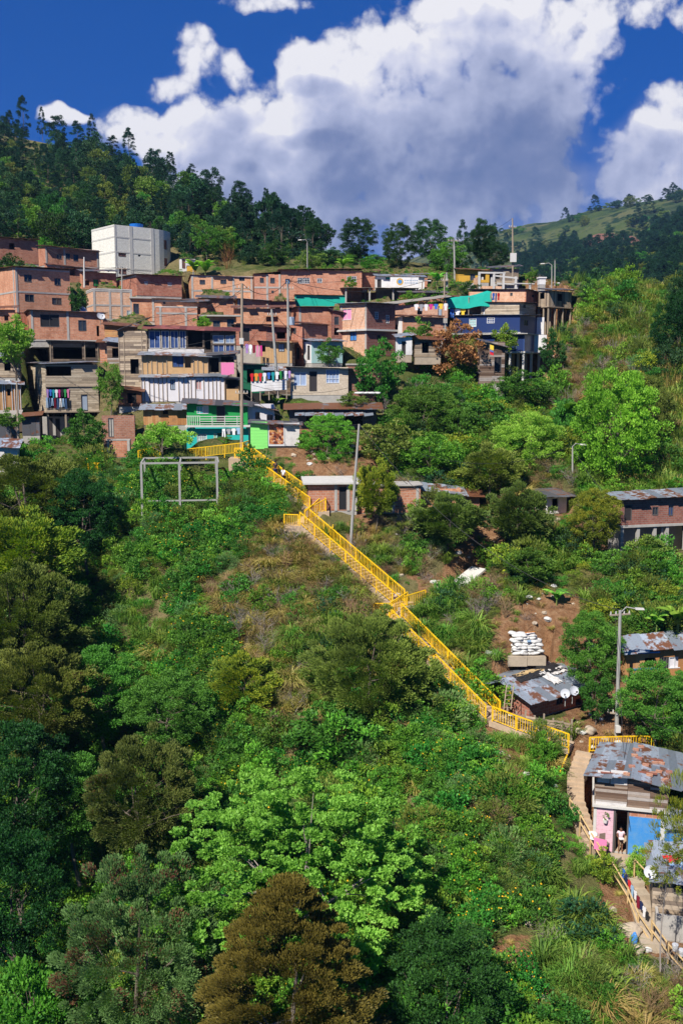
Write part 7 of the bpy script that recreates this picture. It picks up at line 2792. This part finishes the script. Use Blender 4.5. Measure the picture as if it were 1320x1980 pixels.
def person(loc, heading, hgt, shirt, legs, label, arms='down', short=True, skin='skin', long_legs=True, stride=0.):
    k = hgt / 1.7
    root = empty('person', loc, heading, label, 'person')
    root.scale = (k, k, k)
    if arms == 'hold':
        el, wr = (.25, -.06, 1.14), (.10, -.27, 1.08)
    else:
        el, wr = (.25, .02, 1.14), (.24, -.08, .90)
    V, E, Rr = [], [], []

    def add(v, r, frm=None):
        V.append(v)
        Rr.append(r)
        if frm is not None:
            E.append((frm, len(V) - 1))
        return len(V) - 1
    pel = add((0, 0, .95), (.14, .10))
    sp = add((0, 0, 1.13), (.125, .09), pel)
    ch = add((0, .01, 1.32), (.145, .10), sp)
    nk = add((0, 0, 1.46), .055, ch)
    hd = add((0, -.01, 1.53), .065, nk)
    h2 = add((0, -.015, 1.60), (.080, .095), hd)
    add((0, -.01, 1.68), .06, h2)
    for s_ in (-1, 1):
        sh_ = add((s_ * .17, 0, 1.40), .055, ch)
        e_ = add((s_ * el[0], el[1], el[2]), .038, sh_)
        w_ = add((s_ * wr[0], wr[1], wr[2]), .025, e_)
        hx = Vector(wr) - Vector(el)
        hx.normalize()
        hc = Vector((s_ * wr[0], wr[1], wr[2])) + Vector((s_ * hx.x * .07, hx.y * .07, hx.z * .07))
        hh_ = add(tuple(hc), (.035, .018), w_)
        for f_ in range(4):
            l_ = (.055, .065, .06, .045)[f_]
            q_ = hc + Vector((s_ * hx.x, hx.y, hx.z)) * .03 + Vector((0, (f_ - 1.5) * .018, 0))
            a_ = add(tuple(q_), .009, hh_)
            add(tuple(q_ + Vector((s_ * hx.x - s_ * .3, hx.y, hx.z)).normalized() * l_), .007, a_)
        add(tuple(hc + Vector((-s_ * .02, -.045, .0))), .010, hh_)
        hp = add((s_ * .09, 0, .88), .085, pel)
        kn = add((s_ * .10, -.03 + s_ * stride * .5, .49), .055, hp)
        an = add((s_ * .10, .03 + s_ * stride, .09), .036, kn)
        add((s_ * .11, -.12 + s_ * stride, .035), .033, an)
    skin_chain('body', V, E, Rr, M[skin], root)
    # shirt
    v = [(0, 0, .90), (0, 0, 1.13), (0, .01, 1.33), (0, .005, 1.42), (-.17, 0, 1.41), (.17, 0, 1.41), (-.235, .01, 1.22), (.235, .01, 1.22)]
    skin_chain('shirt', v, [(0, 1), (1, 2), (2, 3), (2, 4), (2, 5), (4, 6), (5, 7)], [(.16, .12), (.15, .11), (.165, .12), (.07, .07), .078, .078, .062, .062], shirt, root, 2)
    lo = .12 if long_legs else .45
    v = [(0, 0, .96), (-.09, 0, .88), (.09, 0, .88)]
    e, r_ = [(0, 1), (0, 2)], [(.15, .11), .10, .10]
    for s_, fr_ in ((-1, 1), (1, 2)):
        v.append((s_ * .10, -.03 + s_ * stride * .5, .50))
        r_.append(.075)
        e.append((fr_, len(v) - 1))
        if long_legs:
            v.append((s_ * .10, .02 + s_ * stride * .95, .14))
            r_.append(.058)
            e.append((len(v) - 2, len(v) - 1))
    skin_chain('trousers', v, e, r_, legs, root)
    bm = bmesh.new()
    bmesh.ops.create_icosphere(bm, subdivisions=3, radius=1)
    for vv in list(bm.verts):
        if vv.co.z < -.45 or (vv.co.y < -.45 and vv.co.z < .35):
            bm.verts.remove(vv)
    for vv in bm.verts:
        vv.co = Vector((vv.co.x * .092, vv.co.y * .108, vv.co.z * .105))
    me = bpy.data.meshes.new('hair')
    bm.to_mesh(me)
    bm.free()
    me.materials.append(M['hair'])
    o = bpy.data.objects.new('hair', me)
    link(o, root)
    o.location = (0, .005, 1.635)
    fb = MB()
    for s_ in (-1, 1):
        fb.box(s_ * .032 - .012, -.112, 1.605, s_ * .032 + .012, -.098, 1.617)
    fb.box(-.022, -.112, 1.548, .022, -.100, 1.556)
    fb.build('eyes_and_mouth', M['hair'], root)
    nb = MB()
    nb.hexa([(-.014, -.125, 1.568), (.014, -.125, 1.568), (.012, -.09, 1.568), (-.012, -.09, 1.568), (-.006, -.105, 1.605), (.006, -.105, 1.605), (.006, -.09, 1.605), (-.006, -.09, 1.605)])
    for s_ in (-1, 1):
        nb.box(s_ * .088 - .008, -.02, 1.57, s_ * .088 + .008, .015, 1.62)
    nb.build('nose_and_ears', M[skin], root)
    return root


def on_flight(a, b, t):
    n = max(2, int(abs(b.z - a.z) / .17))
    i = min(n - 1, int(t * n))
    t = (i + .5) / n
    p_ = a.lerp(b, t)
    p_.z = a.z + (b.z - a.z) * (i + .5) / n
    return p_


person(on_flight(sa, sb, .45) + perp(sa, sb) * .15, 2.6, 1.62, cloth(COLS['black']), cloth(COLS['navy']), 'person with long dark hair and black top walking up the yellow railed stairs', long_legs=True, stride=.1)
person(on_flight(sa, sb, .58) - perp(sa, sb) * .1, 2.4, 1.66, cloth(COLS['white']), cloth(COLS['black']), 'person in a white shirt and dark trousers on the yellow railed stairs', stride=.1)
pd = onface(PINK, 'R', 1198, 1640, -.02)
pd.z = PINK.C.z + .01
pr_ = person(pd, -.25, 1.6, cloth((.70, .52, .56)), cloth((.22, .12, .07)), 'person in pale pink shirt and brown shorts standing in the pink house doorway', 'hold', long_legs=False)
o = MB().box(-.14, -.12, -.01, .14, .12, .03).build('plate', M['plaster'])
o.location = pd + Vector((-.06, -.33, 1.03))
tag(o, 'small white plate held by the person in the doorway', 'plate')
# ================================================================= terrain, hills, then everything that grows
build_terrain()
HD = build_hills()
for o_, up_ in SNAP + SACKS2:          # let loose things rest on the finished ground
    if 'basement' not in o_.name and o_.location.y > 1 and not o_.name.startswith('plastic_sheet'):
        zg_ = ground(o_.location.x, o_.location.y) + up_
        if abs(zg_ - o_.location.z) < 2.5:
            o_.location.z = zg_

Tn = 'tree'
T = [
 # name, proto, px, top, bottom, width, Y, material, label, category, bark, var
 ('broad_tree', 'hero', 565, 1432, 1800, 560, 47, 'l_bright', 'broad bright green umbrella shaped tree in the foreground', 'tree', 'gbark', 0),
 ('conifer', 'con', 560, 1705, 2130, 430, 37.5, 'l_conifer', 'rusty olive conifer at the bottom centre', 'tree', None, 0),
 ('leucaena_tree', 'pod', 275, 1650, 2080, 350, 42, 'l_pod', 'grey green feathery tree with reddish brown pods at the bottom', 'tree', None, 0),
 ('feathery_tree', 'f_l', 280, 1415, 1680, 235, 54, 'l_obrown', 'brownish feathery tree left of the bright green umbrella tree', 'tree', None, 0),
 ('feathery_tree', 'f_l', 722, 1180, 1440, 265, 65, 'l_olive', 'dense olive feathery tree left of the lowest stair flight', 'tree', None, 1),
 ('feathery_tree', 'f_l', 60, 868, 1060, 270, 84, 'l_olive', 'wide olive feathery tree on the left edge below the houses', 'tree', None, 0),
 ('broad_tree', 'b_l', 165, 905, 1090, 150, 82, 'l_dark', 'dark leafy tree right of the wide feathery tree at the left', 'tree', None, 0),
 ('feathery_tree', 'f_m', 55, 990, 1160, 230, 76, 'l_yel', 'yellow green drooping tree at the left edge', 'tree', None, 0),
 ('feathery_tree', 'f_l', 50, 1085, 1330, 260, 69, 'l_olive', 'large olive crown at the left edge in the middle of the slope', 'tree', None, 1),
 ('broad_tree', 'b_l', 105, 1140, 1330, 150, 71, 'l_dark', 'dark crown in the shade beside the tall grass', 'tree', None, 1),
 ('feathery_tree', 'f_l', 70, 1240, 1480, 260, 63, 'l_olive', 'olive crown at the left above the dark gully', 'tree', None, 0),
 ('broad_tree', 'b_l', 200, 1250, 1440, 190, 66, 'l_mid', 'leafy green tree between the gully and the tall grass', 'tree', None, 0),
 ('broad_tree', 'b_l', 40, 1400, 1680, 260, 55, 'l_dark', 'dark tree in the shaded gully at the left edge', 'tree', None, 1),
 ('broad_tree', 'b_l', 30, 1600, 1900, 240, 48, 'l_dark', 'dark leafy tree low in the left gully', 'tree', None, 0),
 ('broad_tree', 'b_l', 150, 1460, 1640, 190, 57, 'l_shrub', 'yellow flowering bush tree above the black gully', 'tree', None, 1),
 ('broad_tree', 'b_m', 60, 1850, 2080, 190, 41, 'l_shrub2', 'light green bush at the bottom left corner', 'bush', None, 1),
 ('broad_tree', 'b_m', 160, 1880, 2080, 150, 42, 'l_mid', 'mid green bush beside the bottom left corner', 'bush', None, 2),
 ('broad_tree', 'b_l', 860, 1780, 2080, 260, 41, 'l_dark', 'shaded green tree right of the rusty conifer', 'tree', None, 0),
 ('broad_tree', 'b_l', 330, 1300, 1450, 190, 63, 'l_shrub', 'round green shrub mass in the middle of the slope', 'bush', None, 0),
 ('broad_tree', 'b_m', 640, 1360, 1480, 190, 62, 'l_mid', 'green bush just above the bright umbrella tree', 'bush', None, 1),
 ('feathery_tree', 'f_m', 470, 1270, 1400, 150, 66, 'l_yel', 'pale grassy bush in the centre of the slope', 'bush', None, 2),
 # right side
 ('round_tree', 'b_l', 1186, 708, 985, 195, 89, 'l_lime', 'large round light green tree on the right slope', 'tree', None, 0),
 ('broad_tree', 'b_l', 1250, 726, 900, 110, 94, 'l_olive', 'olive tree behind the large round light green tree', 'tree', None, 1),
 ('broad_tree', 'b_l', 1018, 796, 935, 150, 92, 'l_bright', 'bright green bushy tree left of the large round tree', 'tree', None, 1),
 ('broad_tree', 'b_l', 818, 742, 880, 150, 97, 'l_mid', 'leafy green tree in the middle of the right slope', 'tree', None, 0),
 ('broad_tree', 'b_m', 885, 775, 880, 75, 96, 'l_mid', 'smaller leafy tree beside the bare brown slope', 'tree', None, 1),
 ('broad_tree', 'b_m', 735, 662, 790, 95, 101.5, 'l_mid', 'leafy tree in front of the corner brick house', 'tree', None, 0),
 ('broad_tree', 'b_l', 636, 798, 915, 115, 91.5, 'l_shrub2', 'dense green tree right of the poster shack', 'tree', None, 0),
 ('broad_tree', 'b_m', 745, 812, 915, 145, 92, 'l_olive', 'olive green bushes below the black patched shack', 'tree', None, 2),
 ('feathery_tree', 'f_m', 727, 893, 1030, 100, 81.5, 'l_yel', 'light feathery tree hiding the long low brick wall', 'tree', None, 0),
 ('feathery_tree', 'f_m', 862, 955, 1070, 160, 80, 'l_olive', 'umbrella like olive tree over the brown bank', 'tree', None, 1),
 ('feathery_tree', 'f_m', 1000, 940, 1075, 135, 80, 'l_olive', 'thin stemmed feathery tree left of the yellowish tree', 'tree', None, 2),
 ('broad_tree', 'b_l', 1147, 944, 1062, 110, 79.5, 'l_yel', 'yellowish green mango like tree beside the stilted brown house', 'tree', None, 1),
 ('broad_tree', 'b_m', 830, 840, 930, 120, 90, 'l_shrub2', 'bright green clump above the tin roofed shacks', 'tree', None, 0),
 ('feathery_tree', 'f_m', 950, 862, 960, 150, 88, 'l_olive', 'dull olive tree above the small tin roofs', 'tree', None, 0),
 ('broad_tree', 'b_l', 1138, 1182, 1345, 135, 67.5, 'l_mid', 'dense dark green tree left of the tall pale pole', 'tree', None, 1),
 ('broad_tree', 'b_l', 1265, 1282, 1440, 170, 62.5, 'l_mid', 'leafy tree with pale blossoms below the orange shack', 'tree', None, 0),
 ('broad_tree', 'b_m', 1150, 1300, 1400, 70, 64.3, 'l_mid', 'drooping leafy tree over the end of the zinc roof', 'tree', None, 1),
 ('wispy_tree', 'wisp', 1282, 1500, 1790, 120, 47, 'l_yel', 'wispy light green tree in front of the pink and blue house', 'tree', None, 0),
 ('wispy_tree', 'wisp', 1335, 1375, 1800, 170, 46, 'l_olive', 'wispy tree crossing the right edge in front of the tin roof', 'tree', None, 0),
 ('broad_tree', 'b_m', 1020, 1062, 1135, 105, 76.5, 'l_mid', 'round bush on the brown bank', 'bush', None, 0),
 ('broad_tree', 'b_m', 1190, 1060, 1150, 120, 77.5, 'l_mid', 'bushy tree below the stilted brown house', 'tree', None, 2),
 ('broad_tree', 'b_m', 1255, 1040, 1130, 110, 77.5, 'l_olive', 'olive bush under the columns of the brown house', 'bush', None, 0),
 ('broad_tree', 'b_m', 1220, 1120, 1200, 100, 74, 'l_mid', 'leafy bush above the banana plants', 'bush', None, 1),
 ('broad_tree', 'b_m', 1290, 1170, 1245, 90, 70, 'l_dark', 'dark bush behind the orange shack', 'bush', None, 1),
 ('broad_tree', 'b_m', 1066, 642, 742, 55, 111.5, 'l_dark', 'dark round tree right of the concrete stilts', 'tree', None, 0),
 ('broad_tree', 'b_s', 975, 629, 690, 50, 110, 'l_yel', 'yellowish tree in front of the navy house', 'tree', None, 0),
 ('broad_tree', 'b_m', 880, 626, 745, 110, 108.5, 'l_ruddy', 'reddish brown dry leaved tree in front of the navy house', 'tree', None, 0),
 ('broad_tree', 'b_s', 806, 616, 690, 60, 109, 'l_mid', 'thin leafy tree before the pale brick house', 'tree', None, 1),
 ('broad_tree', 'b_s', 636, 656, 712, 54, 104, 'l_mid', 'small tree before the peeling teal house', 'tree', None, 1),
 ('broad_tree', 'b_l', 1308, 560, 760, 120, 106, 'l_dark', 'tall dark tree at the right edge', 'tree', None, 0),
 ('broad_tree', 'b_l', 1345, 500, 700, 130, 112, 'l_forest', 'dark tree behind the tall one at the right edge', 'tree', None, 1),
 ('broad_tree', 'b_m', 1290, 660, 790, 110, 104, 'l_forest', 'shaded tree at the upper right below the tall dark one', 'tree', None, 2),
 ('broad_tree', 'b_m', 1010, 720, 790, 110, 104, 'l_mid', 'bush below the concrete stilts', 'bush', None, 0),
 ('broad_tree', 'b_m', 930, 770, 860, 130, 99, 'l_shrub', 'green bush in the middle of the right slope', 'bush', None, 2),
 ('broad_tree', 'b_m', 1085, 780, 900, 80, 97, 'l_shrub', 'bush left of the large round tree', 'bush', None, 1),
 # village
 ('broad_tree', 'b_m', 166, 796, 885, 78, 92.5, 'l_mid', 'round leafy tree below the stilted timber house', 'tree', None, 0),
 ('umbrella_tree', 'umb_m', 320, 808, 895, 118, 91, 'l_bright', 'flat topped green tree in front of the turquoise wall', 'tree', None, 0),
 ('broad_tree', 'b_m', 28, 610, 720, 95, 103, 'l_bright', 'leafy green tree at the left edge before the brick house', 'tree', None, 1),
 ('broad_tree', 'b_s', 153, 552, 618, 40, 112.5, 'l_dark', 'dark bush between the big brick house and the concrete grid house', 'bush', None, 2),
 ('broad_tree', 'b_s', 20, 494, 540, 66, 121, 'l_dark', 'dark tree before the upper left brick row', 'tree', None, 0),
 ('broad_tree', 'b_s', 394, 612, 636, 36, 110, 'l_shrub2', 'small green bush above the glazed house', 'bush', None, 0),
 ('broad_tree', 'b_s', 215, 706, 790, 60, 99, 'l_mid', 'bush between the timber house and the white panel house', 'bush', None, 0),
 ('broad_tree', 'b_s', 680, 758, 790, 60, 98, 'l_olive', 'olive bush before the brown rear wing', 'bush', None, 1),
 ('broad_tree', 'b_s', 20, 790, 830, 60, 95, 'l_mid', 'bush at the left edge below the orange boards', 'bush', None, 1),
 ('broad_tree', 'b_s', 1165, 1648, 1712, 66, 54.0, 'l_yel', 'yellow green bush below the bamboo handrail', 'bush', None, 2),
 ('broad_tree', 'b_s', 1232, 1640, 1712, 60, 54.6, 'l_bright', 'small leafy bush beneath the blue wall', 'bush', None, 0),
 ('broad_tree', 'b_m', 1043, 1420, 1510, 66, 60.6, 'l_shrub2', 'round leafy green bush below the level railing', 'bush', None, 0),
 ('broad_tree', 'b_s', 925, 1400, 1480, 70, 62, 'l_shrub', 'bush below the foot of the lowest flight', 'bush', None, 1),
 ('broad_tree', 'b_s', 676, 536, 560, 30, 123, 'l_shrub2', 'bright bush at the end of the upper brick row', 'bush', None, 0),
 ('broad_tree', 'b_s', 905, 545, 582, 60, 126, 'l_dark', 'dark bush above the teal netting', 'bush', None, 0),
 ('broad_tree', 'b_s', 850, 560, 600, 70, 121, 'l_mid', 'green bush left of the teal netting', 'bush', None, 1),
 ('broad_tree', 'b_s', 795, 565, 590, 50, 120, 'l_shrub2', 'pale bush in front of the open shed', 'bush', None, 2),
 # ridge line trees
 ('ridge_tree', 'b_l', 692, 420, 512, 82, 146, 'l_forest', 'round topped dark tree on the ridge, first from the left', 'tree', None, 0),
 ('ridge_tree', 'b_l', 770, 430, 530, 72, 141, 'l_dark', 'oval dark tree on the ridge with sky on both sides', 'tree', None, 1),
 ('ridge_tree', 'b_l', 830, 422, 520, 86, 143, 'l_forest', 'broad domed dark tree in the middle of the ridge', 'tree', None, 2),
 ('ridge_tree', 'b_m', 866, 464, 538, 70, 138, 'l_mid', 'lighter green leafy tree in front of the domed ridge tree', 'tree', None, 0),
 ('ridge_tree', 'pine_s', 893, 428, 525, 36, 142, 'l_pine', 'thin dark pine on the ridge', 'tree', None, 0),
 ('ridge_tree', 'f_m', 930, 424, 525, 62, 141, 'l_forest', 'open branched dark tree at the right of the ridge', 'tree', None, 1),
 ('ridge_tree', 'b_l', 958, 466, 525, 62, 140, 'l_forest', 'low dark tree beside the tall thin pole', 'tree', None, 2),
 ('ridge_tree', 'b_s', 720, 496, 526, 60, 140, 'l_mid', 'low bush at the foot of the first ridge tree', 'bush', None, 0),
 ('ridge_tree', 'b_s', 1026, 518, 552, 24, 124, 'l_mid', 'small round palm like tree beside the concrete frame', 'tree', None, 1),
 ('ridge_tree', 'b_s', 600, 488, 522, 60, 140, 'l_olive', 'olive bush behind the upper brick row', 'bush', None, 2),
 ('ridge_tree', 'b_m', 640, 478, 524, 60, 142, 'l_forest', 'dark bush behind the wide brick house', 'bush', None, 1),
 ('ridge_tree', 'b_m', 532, 468, 524, 60, 146, 'l_dark', 'dark shaggy tree behind the middle of the upper brick row', 'tree', None, 0),
 ('ridge_tree', 'b_m', 488, 470, 524, 50, 148, 'l_forest', 'dark tree right of the bare brown tree', 'tree', None, 2),
 ('ridge_tree', 'b_m', 400, 432, 500, 60, 158, 'l_mid', 'green tree left of the bare brown tree', 'tree', None, 0),
 ('ridge_tree', 'b_s', 1140, 540, 590, 40, 124, 'l_mid', 'leafy bush at the start of the cane slope', 'bush', None, 0),
 ('ridge_tree', 'b_m', 1140, 520, 610, 90, 150, 'l_forest', 'shaded tree behind the cane slope', 'tree', None, 1),
 ('ridge_tree', 'b_m', 1085, 530, 575, 60, 135, 'l_forest', 'dark bushes right of the street lamp', 'bush', None, 2),
]
for t in T:
    plant(t[0], t[1], t[2], t[3], t[4], t[5], t[6], t[7], t[8], t[9], bark=t[10], var=t[11] % len(PROTO[t[1]]), sink=.3)

bare('bare_tree', 442, 412, 528, 70, 148, 'leafless reddish brown tree right of the white building', 'tree', 'l_ruddy', 0)
bare('bare_tree', 442, 420, 525, 60, 147, 'second crown of twigs of the leafless brown tree', 'tree', 'l_ruddy', 1)
bare('bare_bush', 800, 676, 800, 130, 102, 'large grey leafless bush in the middle right', 'bush', None, 0)
bare('bare_bush', 860, 690, 800, 130, 103, 'grey leafless bush right of the large one', 'bush', None, 1)
bare('bare_bush', 745, 715, 810, 80, 100, 'grey twiggy bush beside the cream house wing', 'bush', None, 1)
bare('bare_bush', 780, 872, 990, 95, 86, 'grey leafless shrub above the long brick wall', 'bush', None, 0)
bare('bare_bush', 548, 990, 1115, 80, 77, 'thin leafless bush beside the first turn of the stairs', 'bush', 'l_dry', 1)
bare('bare_bush', 690, 1090, 1230, 130, 71.5, 'brown brushwood left of the middle flight', 'bush', 'l_dry', 0)
bare('bare_bush', 620, 1090, 1210, 120, 72.5, 'dry brown brush in the centre of the slope', 'bush', 'l_dry', 1)
bare('bare_bush', 470, 1120, 1240, 110, 71, 'pale grey brush in the centre left of the slope', 'bush', None, 0)
bare('dead_tree', 1170, 1085, 1160, 50, 75, 'leaning dead trunk on the red earth bank', 'tree', None, 1)
bare('bare_bush', 735, 1035, 1130, 40, 78.5, 'broken pale trunk beside the middle stairs', 'tree', None, 0)

for a in [(398, 485, 545, 139, 'banana plant above the ochre wall', 0), (378, 482, 545, 141, 'banana plant between the ochre wall and the brown tree', 1), (663, 484, 530, 134, 'banana plant behind the wide upper brick house', 2),
          (845, 511, 560, 125, 'banana plant left of the ridge poles', 0), (1098, 735, 850, 98, 'banana plant with two broad leaves left of the large round tree', 1),
          (1308, 1138, 1232, 68.5, 'tall banana plant at the right edge above the orange shack', 2), (1268, 1165, 1228, 69, 'small banana plant beside the tall one at the right edge', 0),
          (1075, 1120, 1180, 74, 'young banana plant on the red earth bank', 1), (535, 758, 790, 98, 'small spiky plant under the leaning pole', 2), (1215, 770, 860, 97, 'banana plant in the cane at the right', 1)]:
    banana(*a)

# ---- wooded slope at upper left: single trees in front to back order
rg = random.Random(11)
n_f = 0
tries = 0
placed = []
FM = ['l_pine', 'l_forest', 'l_dark', 'l_mid']
while n_f < 285 and tries < 6000:
    tries += 1
    px_ = rg.uniform(-40, 690)
    edge = float(np.interp(px_, [-50, 0, 200, 400, 550, 700], [255, 268, 306, 396, 458, 510]))          # crest line in the photo
    f_ = rg.random() ** .9
    py_ = edge + 6 + f_ * (505 - edge - 6)
    if py_ > 512:
        continue
    g_ = ray_ground(px_, py_, 140)
    if g_ is None or g_.y < 158:
        continue
    if in_cut(g_.x, g_.y, 4):
        continue
    grassy = (430 < px_ < 640 and py_ > 432 + (px_ - 500) * .15) or (330 < px_ < 430 and py_ > 440) or (200 < px_ < 400 and py_ > 470 and rg.random() < .6)
    if grassy and rg.random() < .78:
        continue
    if any((g_.x - a) ** 2 + (g_.y - b) ** 2 < c for a, b, c in placed):
        continue
    top_zone = (py_ - edge) < 75
    piney = rg.random() < (.75 if top_zone else .28)
    h_ = rg.uniform(5.0, 9.0) * (1.05 if top_zone else .78)
    w_ = h_ * rg.uniform(.5, .7) if piney else h_ * rg.uniform(.75, 1.05)
    placed.append((g_.x, g_.y, (w_ * .40) ** 2))
    key = 'pine_s' if piney else rg.choice(['round_s', 'round_s', 'b_s'])
    L = PROTO[key]
    cm_, tm_, hh_ = L[rg.randrange(len(L))]
    where = 'on the crest' if top_zone else ('at the foot' if py_ > 420 + px_ * .1 else 'in the middle')
    xs_ = ['at the far left', 'above the left brick rows', 'behind the white building', 'right of the white building', 'near its low end'][min(4, max(0, int((px_ + 40) / 130)))]
    sz_ = ('tall' if h_ > 7.6 else 'middling' if h_ > 6.2 else 'small') + (' slim' if w_ / h_ < (.6 if piney else .88) else ' broad')
    lab = ('%s dark pine %s of the slope %s' if piney else '%s round tree %s of the slope %s') % (sz_, where, xs_)
    root = empty('pine_tree' if piney else 'forest_tree', (g_.x, g_.y, g_.z - .3), rg.uniform(0, 6.28), lab, 'tree', ('dark pines ' if piney else 'round trees ') + lab.split('pine ' if piney else 'tree ')[1] + ', ' + sz_)
    root.scale = (w_, w_, h_ / hh_)
    c = bpy.data.objects.new('crown', cm_)
    link(c, root)
    c.material_slots[0].link = 'OBJECT'
    c.material_slots[0].material = M[('l_pine' if rg.random() < .7 else 'l_forest') if piney else rg.choice(['l_forest', 'l_forest', 'l_dark', 'l_mid', 'l_pine', 'l_olive'])]
    link(bpy.data.objects.new('trunk', tm_), root)
    n_f += 1
print('forest', n_f, tries)
# tall silhouettes on the crest
for i, (px_, pt_, pb_, w_, Y_) in enumerate([(46, 184, 262, 30, 355), (82, 208, 262, 18, 355), (180, 222, 290, 26, 340), (250, 248, 305, 32, 330), (8, 228, 270, 40, 360), (112, 222, 275, 44, 350), (218, 262, 305, 34, 330),
                                             (515, 360, 420, 20, 262), (465, 348, 400, 40, 285), (540, 388, 432, 30, 250), (330, 290, 345, 24, 320), (300, 285, 335, 40, 325), (150, 235, 285, 34, 345), (20, 214, 262, 26, 360), (372, 318, 360, 34, 300), (410, 322, 375, 46, 295), (605, 424, 465, 34, 212), (575, 402, 450, 30, 235), (630, 432, 470, 40, 205)]):
    plant('pine_tree', 'pine_s' if w_ < 35 else 'round_s', px_, pt_, pb_, w_, Y_, 'l_pine', 'tall dark tree silhouetted on the crest, %s from the left edge' % (['one hand', 'second', 'third', 'fourth', 'at', 'fifth', 'sixth', 'tenth', 'ninth', 'eleventh', 'eighth', 'seventh', 'twelfth', 'thirteenth', 'fourteenth', 'fifteenth', 'sixteenth', 'seventeenth', 'eighteenth'][i]), 'tree', group='tall trees silhouetted on the crest')

# ---- scrub on the wooded slope and woods on the far hills
rg = np.random.default_rng(9)
acc = []
for i in range(2600):
    x, y = rg.uniform(-95, 20), rg.uniform(150, 380)
    z = ground(x, y)
    px_, py_ = proj(x, y, z)
    if not (-60 < px_ < 760) or in_cut(x, y, 2):
        continue
    s = rg.uniform(1.2, 3.2)
    acc.append((x, y, z - .3, s, s, s * rg.uniform(.6, 1), rg.uniform(0, 6.28), rg.integers(4)))
A = np.array(acc)
rot = np.zeros((len(A), 3))
rot[:, 2] = A[:, 6]
scatter('hillside_scrub', 'T', A[:, :3], A[:, 3:6], rot, A[:, 7].astype(int))
# far woods
far = []
for k_, (me, tm, hh) in enumerate(PROTO['round_s'][:2] + PROTO['pine_s'][:2]):
    m2 = me.copy()
    m2.materials.clear()
    m2.materials.append(M['l_forest'] if k_ < 2 else M['l_pine'])
    far.append(m2)
    if k_ < 2:
        m3 = me.copy()
        m3.materials.clear()
        m3.materials.append(M['l_mid'] if k_ else M['l_olive'])
        far.append(m3)
hidden_proto('F', far)
acc = []
CL = [(rg.uniform(1040, 1320), rg.uniform(380, 700), rg.uniform(10, 50)) for _ in range(46)]
tries = 0
while len(acc) < 5200 and tries < 120000:
    tries += 1
    y = 170 + rg.uniform(0, 1) ** 1.6 * 1150
    x = rg.uniform(.02, .48) * y
    z = hills_z(HD, x, y)
    px_, py_ = proj(x, y, z)
    if not (900 < px_ < 1400 and 350 < py_ < 860):
        continue
    if abs(px_ - 1183) < 75 and -30 < py_ - 468 < 34 and rg.random() < .97:
        continue
    if y > 520:
        band = abs(py_ - (505 - (px_ - 1150) * .22)) < 22 and px_ > 1000          # wooded fold under the field
        crest = (py_ - (405 - (px_ - 1150) * .19)) < 10 and px_ > 1080 and rg.random() < .15
        p_ = .8 if band else (.14 if crest else .025)
        n_ = math.sin(x * .013 + 1.3) * math.cos(y * .009 + x * .004)
        if n_ > .75:
            p_ = max(p_, .3)
        if rg.random() > p_:
            continue
        s = rg.uniform(8, 15)
    else:
        n_ = math.sin(x * .05 + 1) * math.cos(y * .035) + .4 * math.sin(x * .13 + y * .09)
        if n_ < -.25 and rg.random() < .92:
            continue
        s = rg.uniform(4.5, 9)
    acc.append((x, y, z - .5, s, s, s * rg.uniform(.6, .95), rg.uniform(0, 6.28), rg.choice([0, 1, 2, 3, 4, 5])))
A = np.array(acc)
rot = np.zeros((len(A), 3))
rot[:, 2] = A[:, 6]
scatter('far_woods', 'F', A[:, :3], A[:, 3:6], rot, A[:, 7].astype(int))
print('far woods', len(acc))
undergrowth()

# ---- haze over the valley
hz = MB().box(-800, -40, -190, 2400, 2700, 345).build('haze', [])
hz.data.materials.clear()
hm = bpy.data.materials.new('haze_air')
hm.use_nodes = True
ht = hm.node_tree
ht.nodes.clear()
vo = ht.nodes.new('ShaderNodeVolumePrincipled')
vo.inputs['Color'].default_value = (.35, .60, 1, 1)
vo.inputs['Density'].default_value = .00012
vo.inputs['Anisotropy'].default_value = .2
ou = ht.nodes.new('ShaderNodeOutputMaterial')
ht.links.new(vo.outputs[0], ou.inputs['Volume'])
hz.data.materials.append(hm)
tag(hz, kind='stuff')
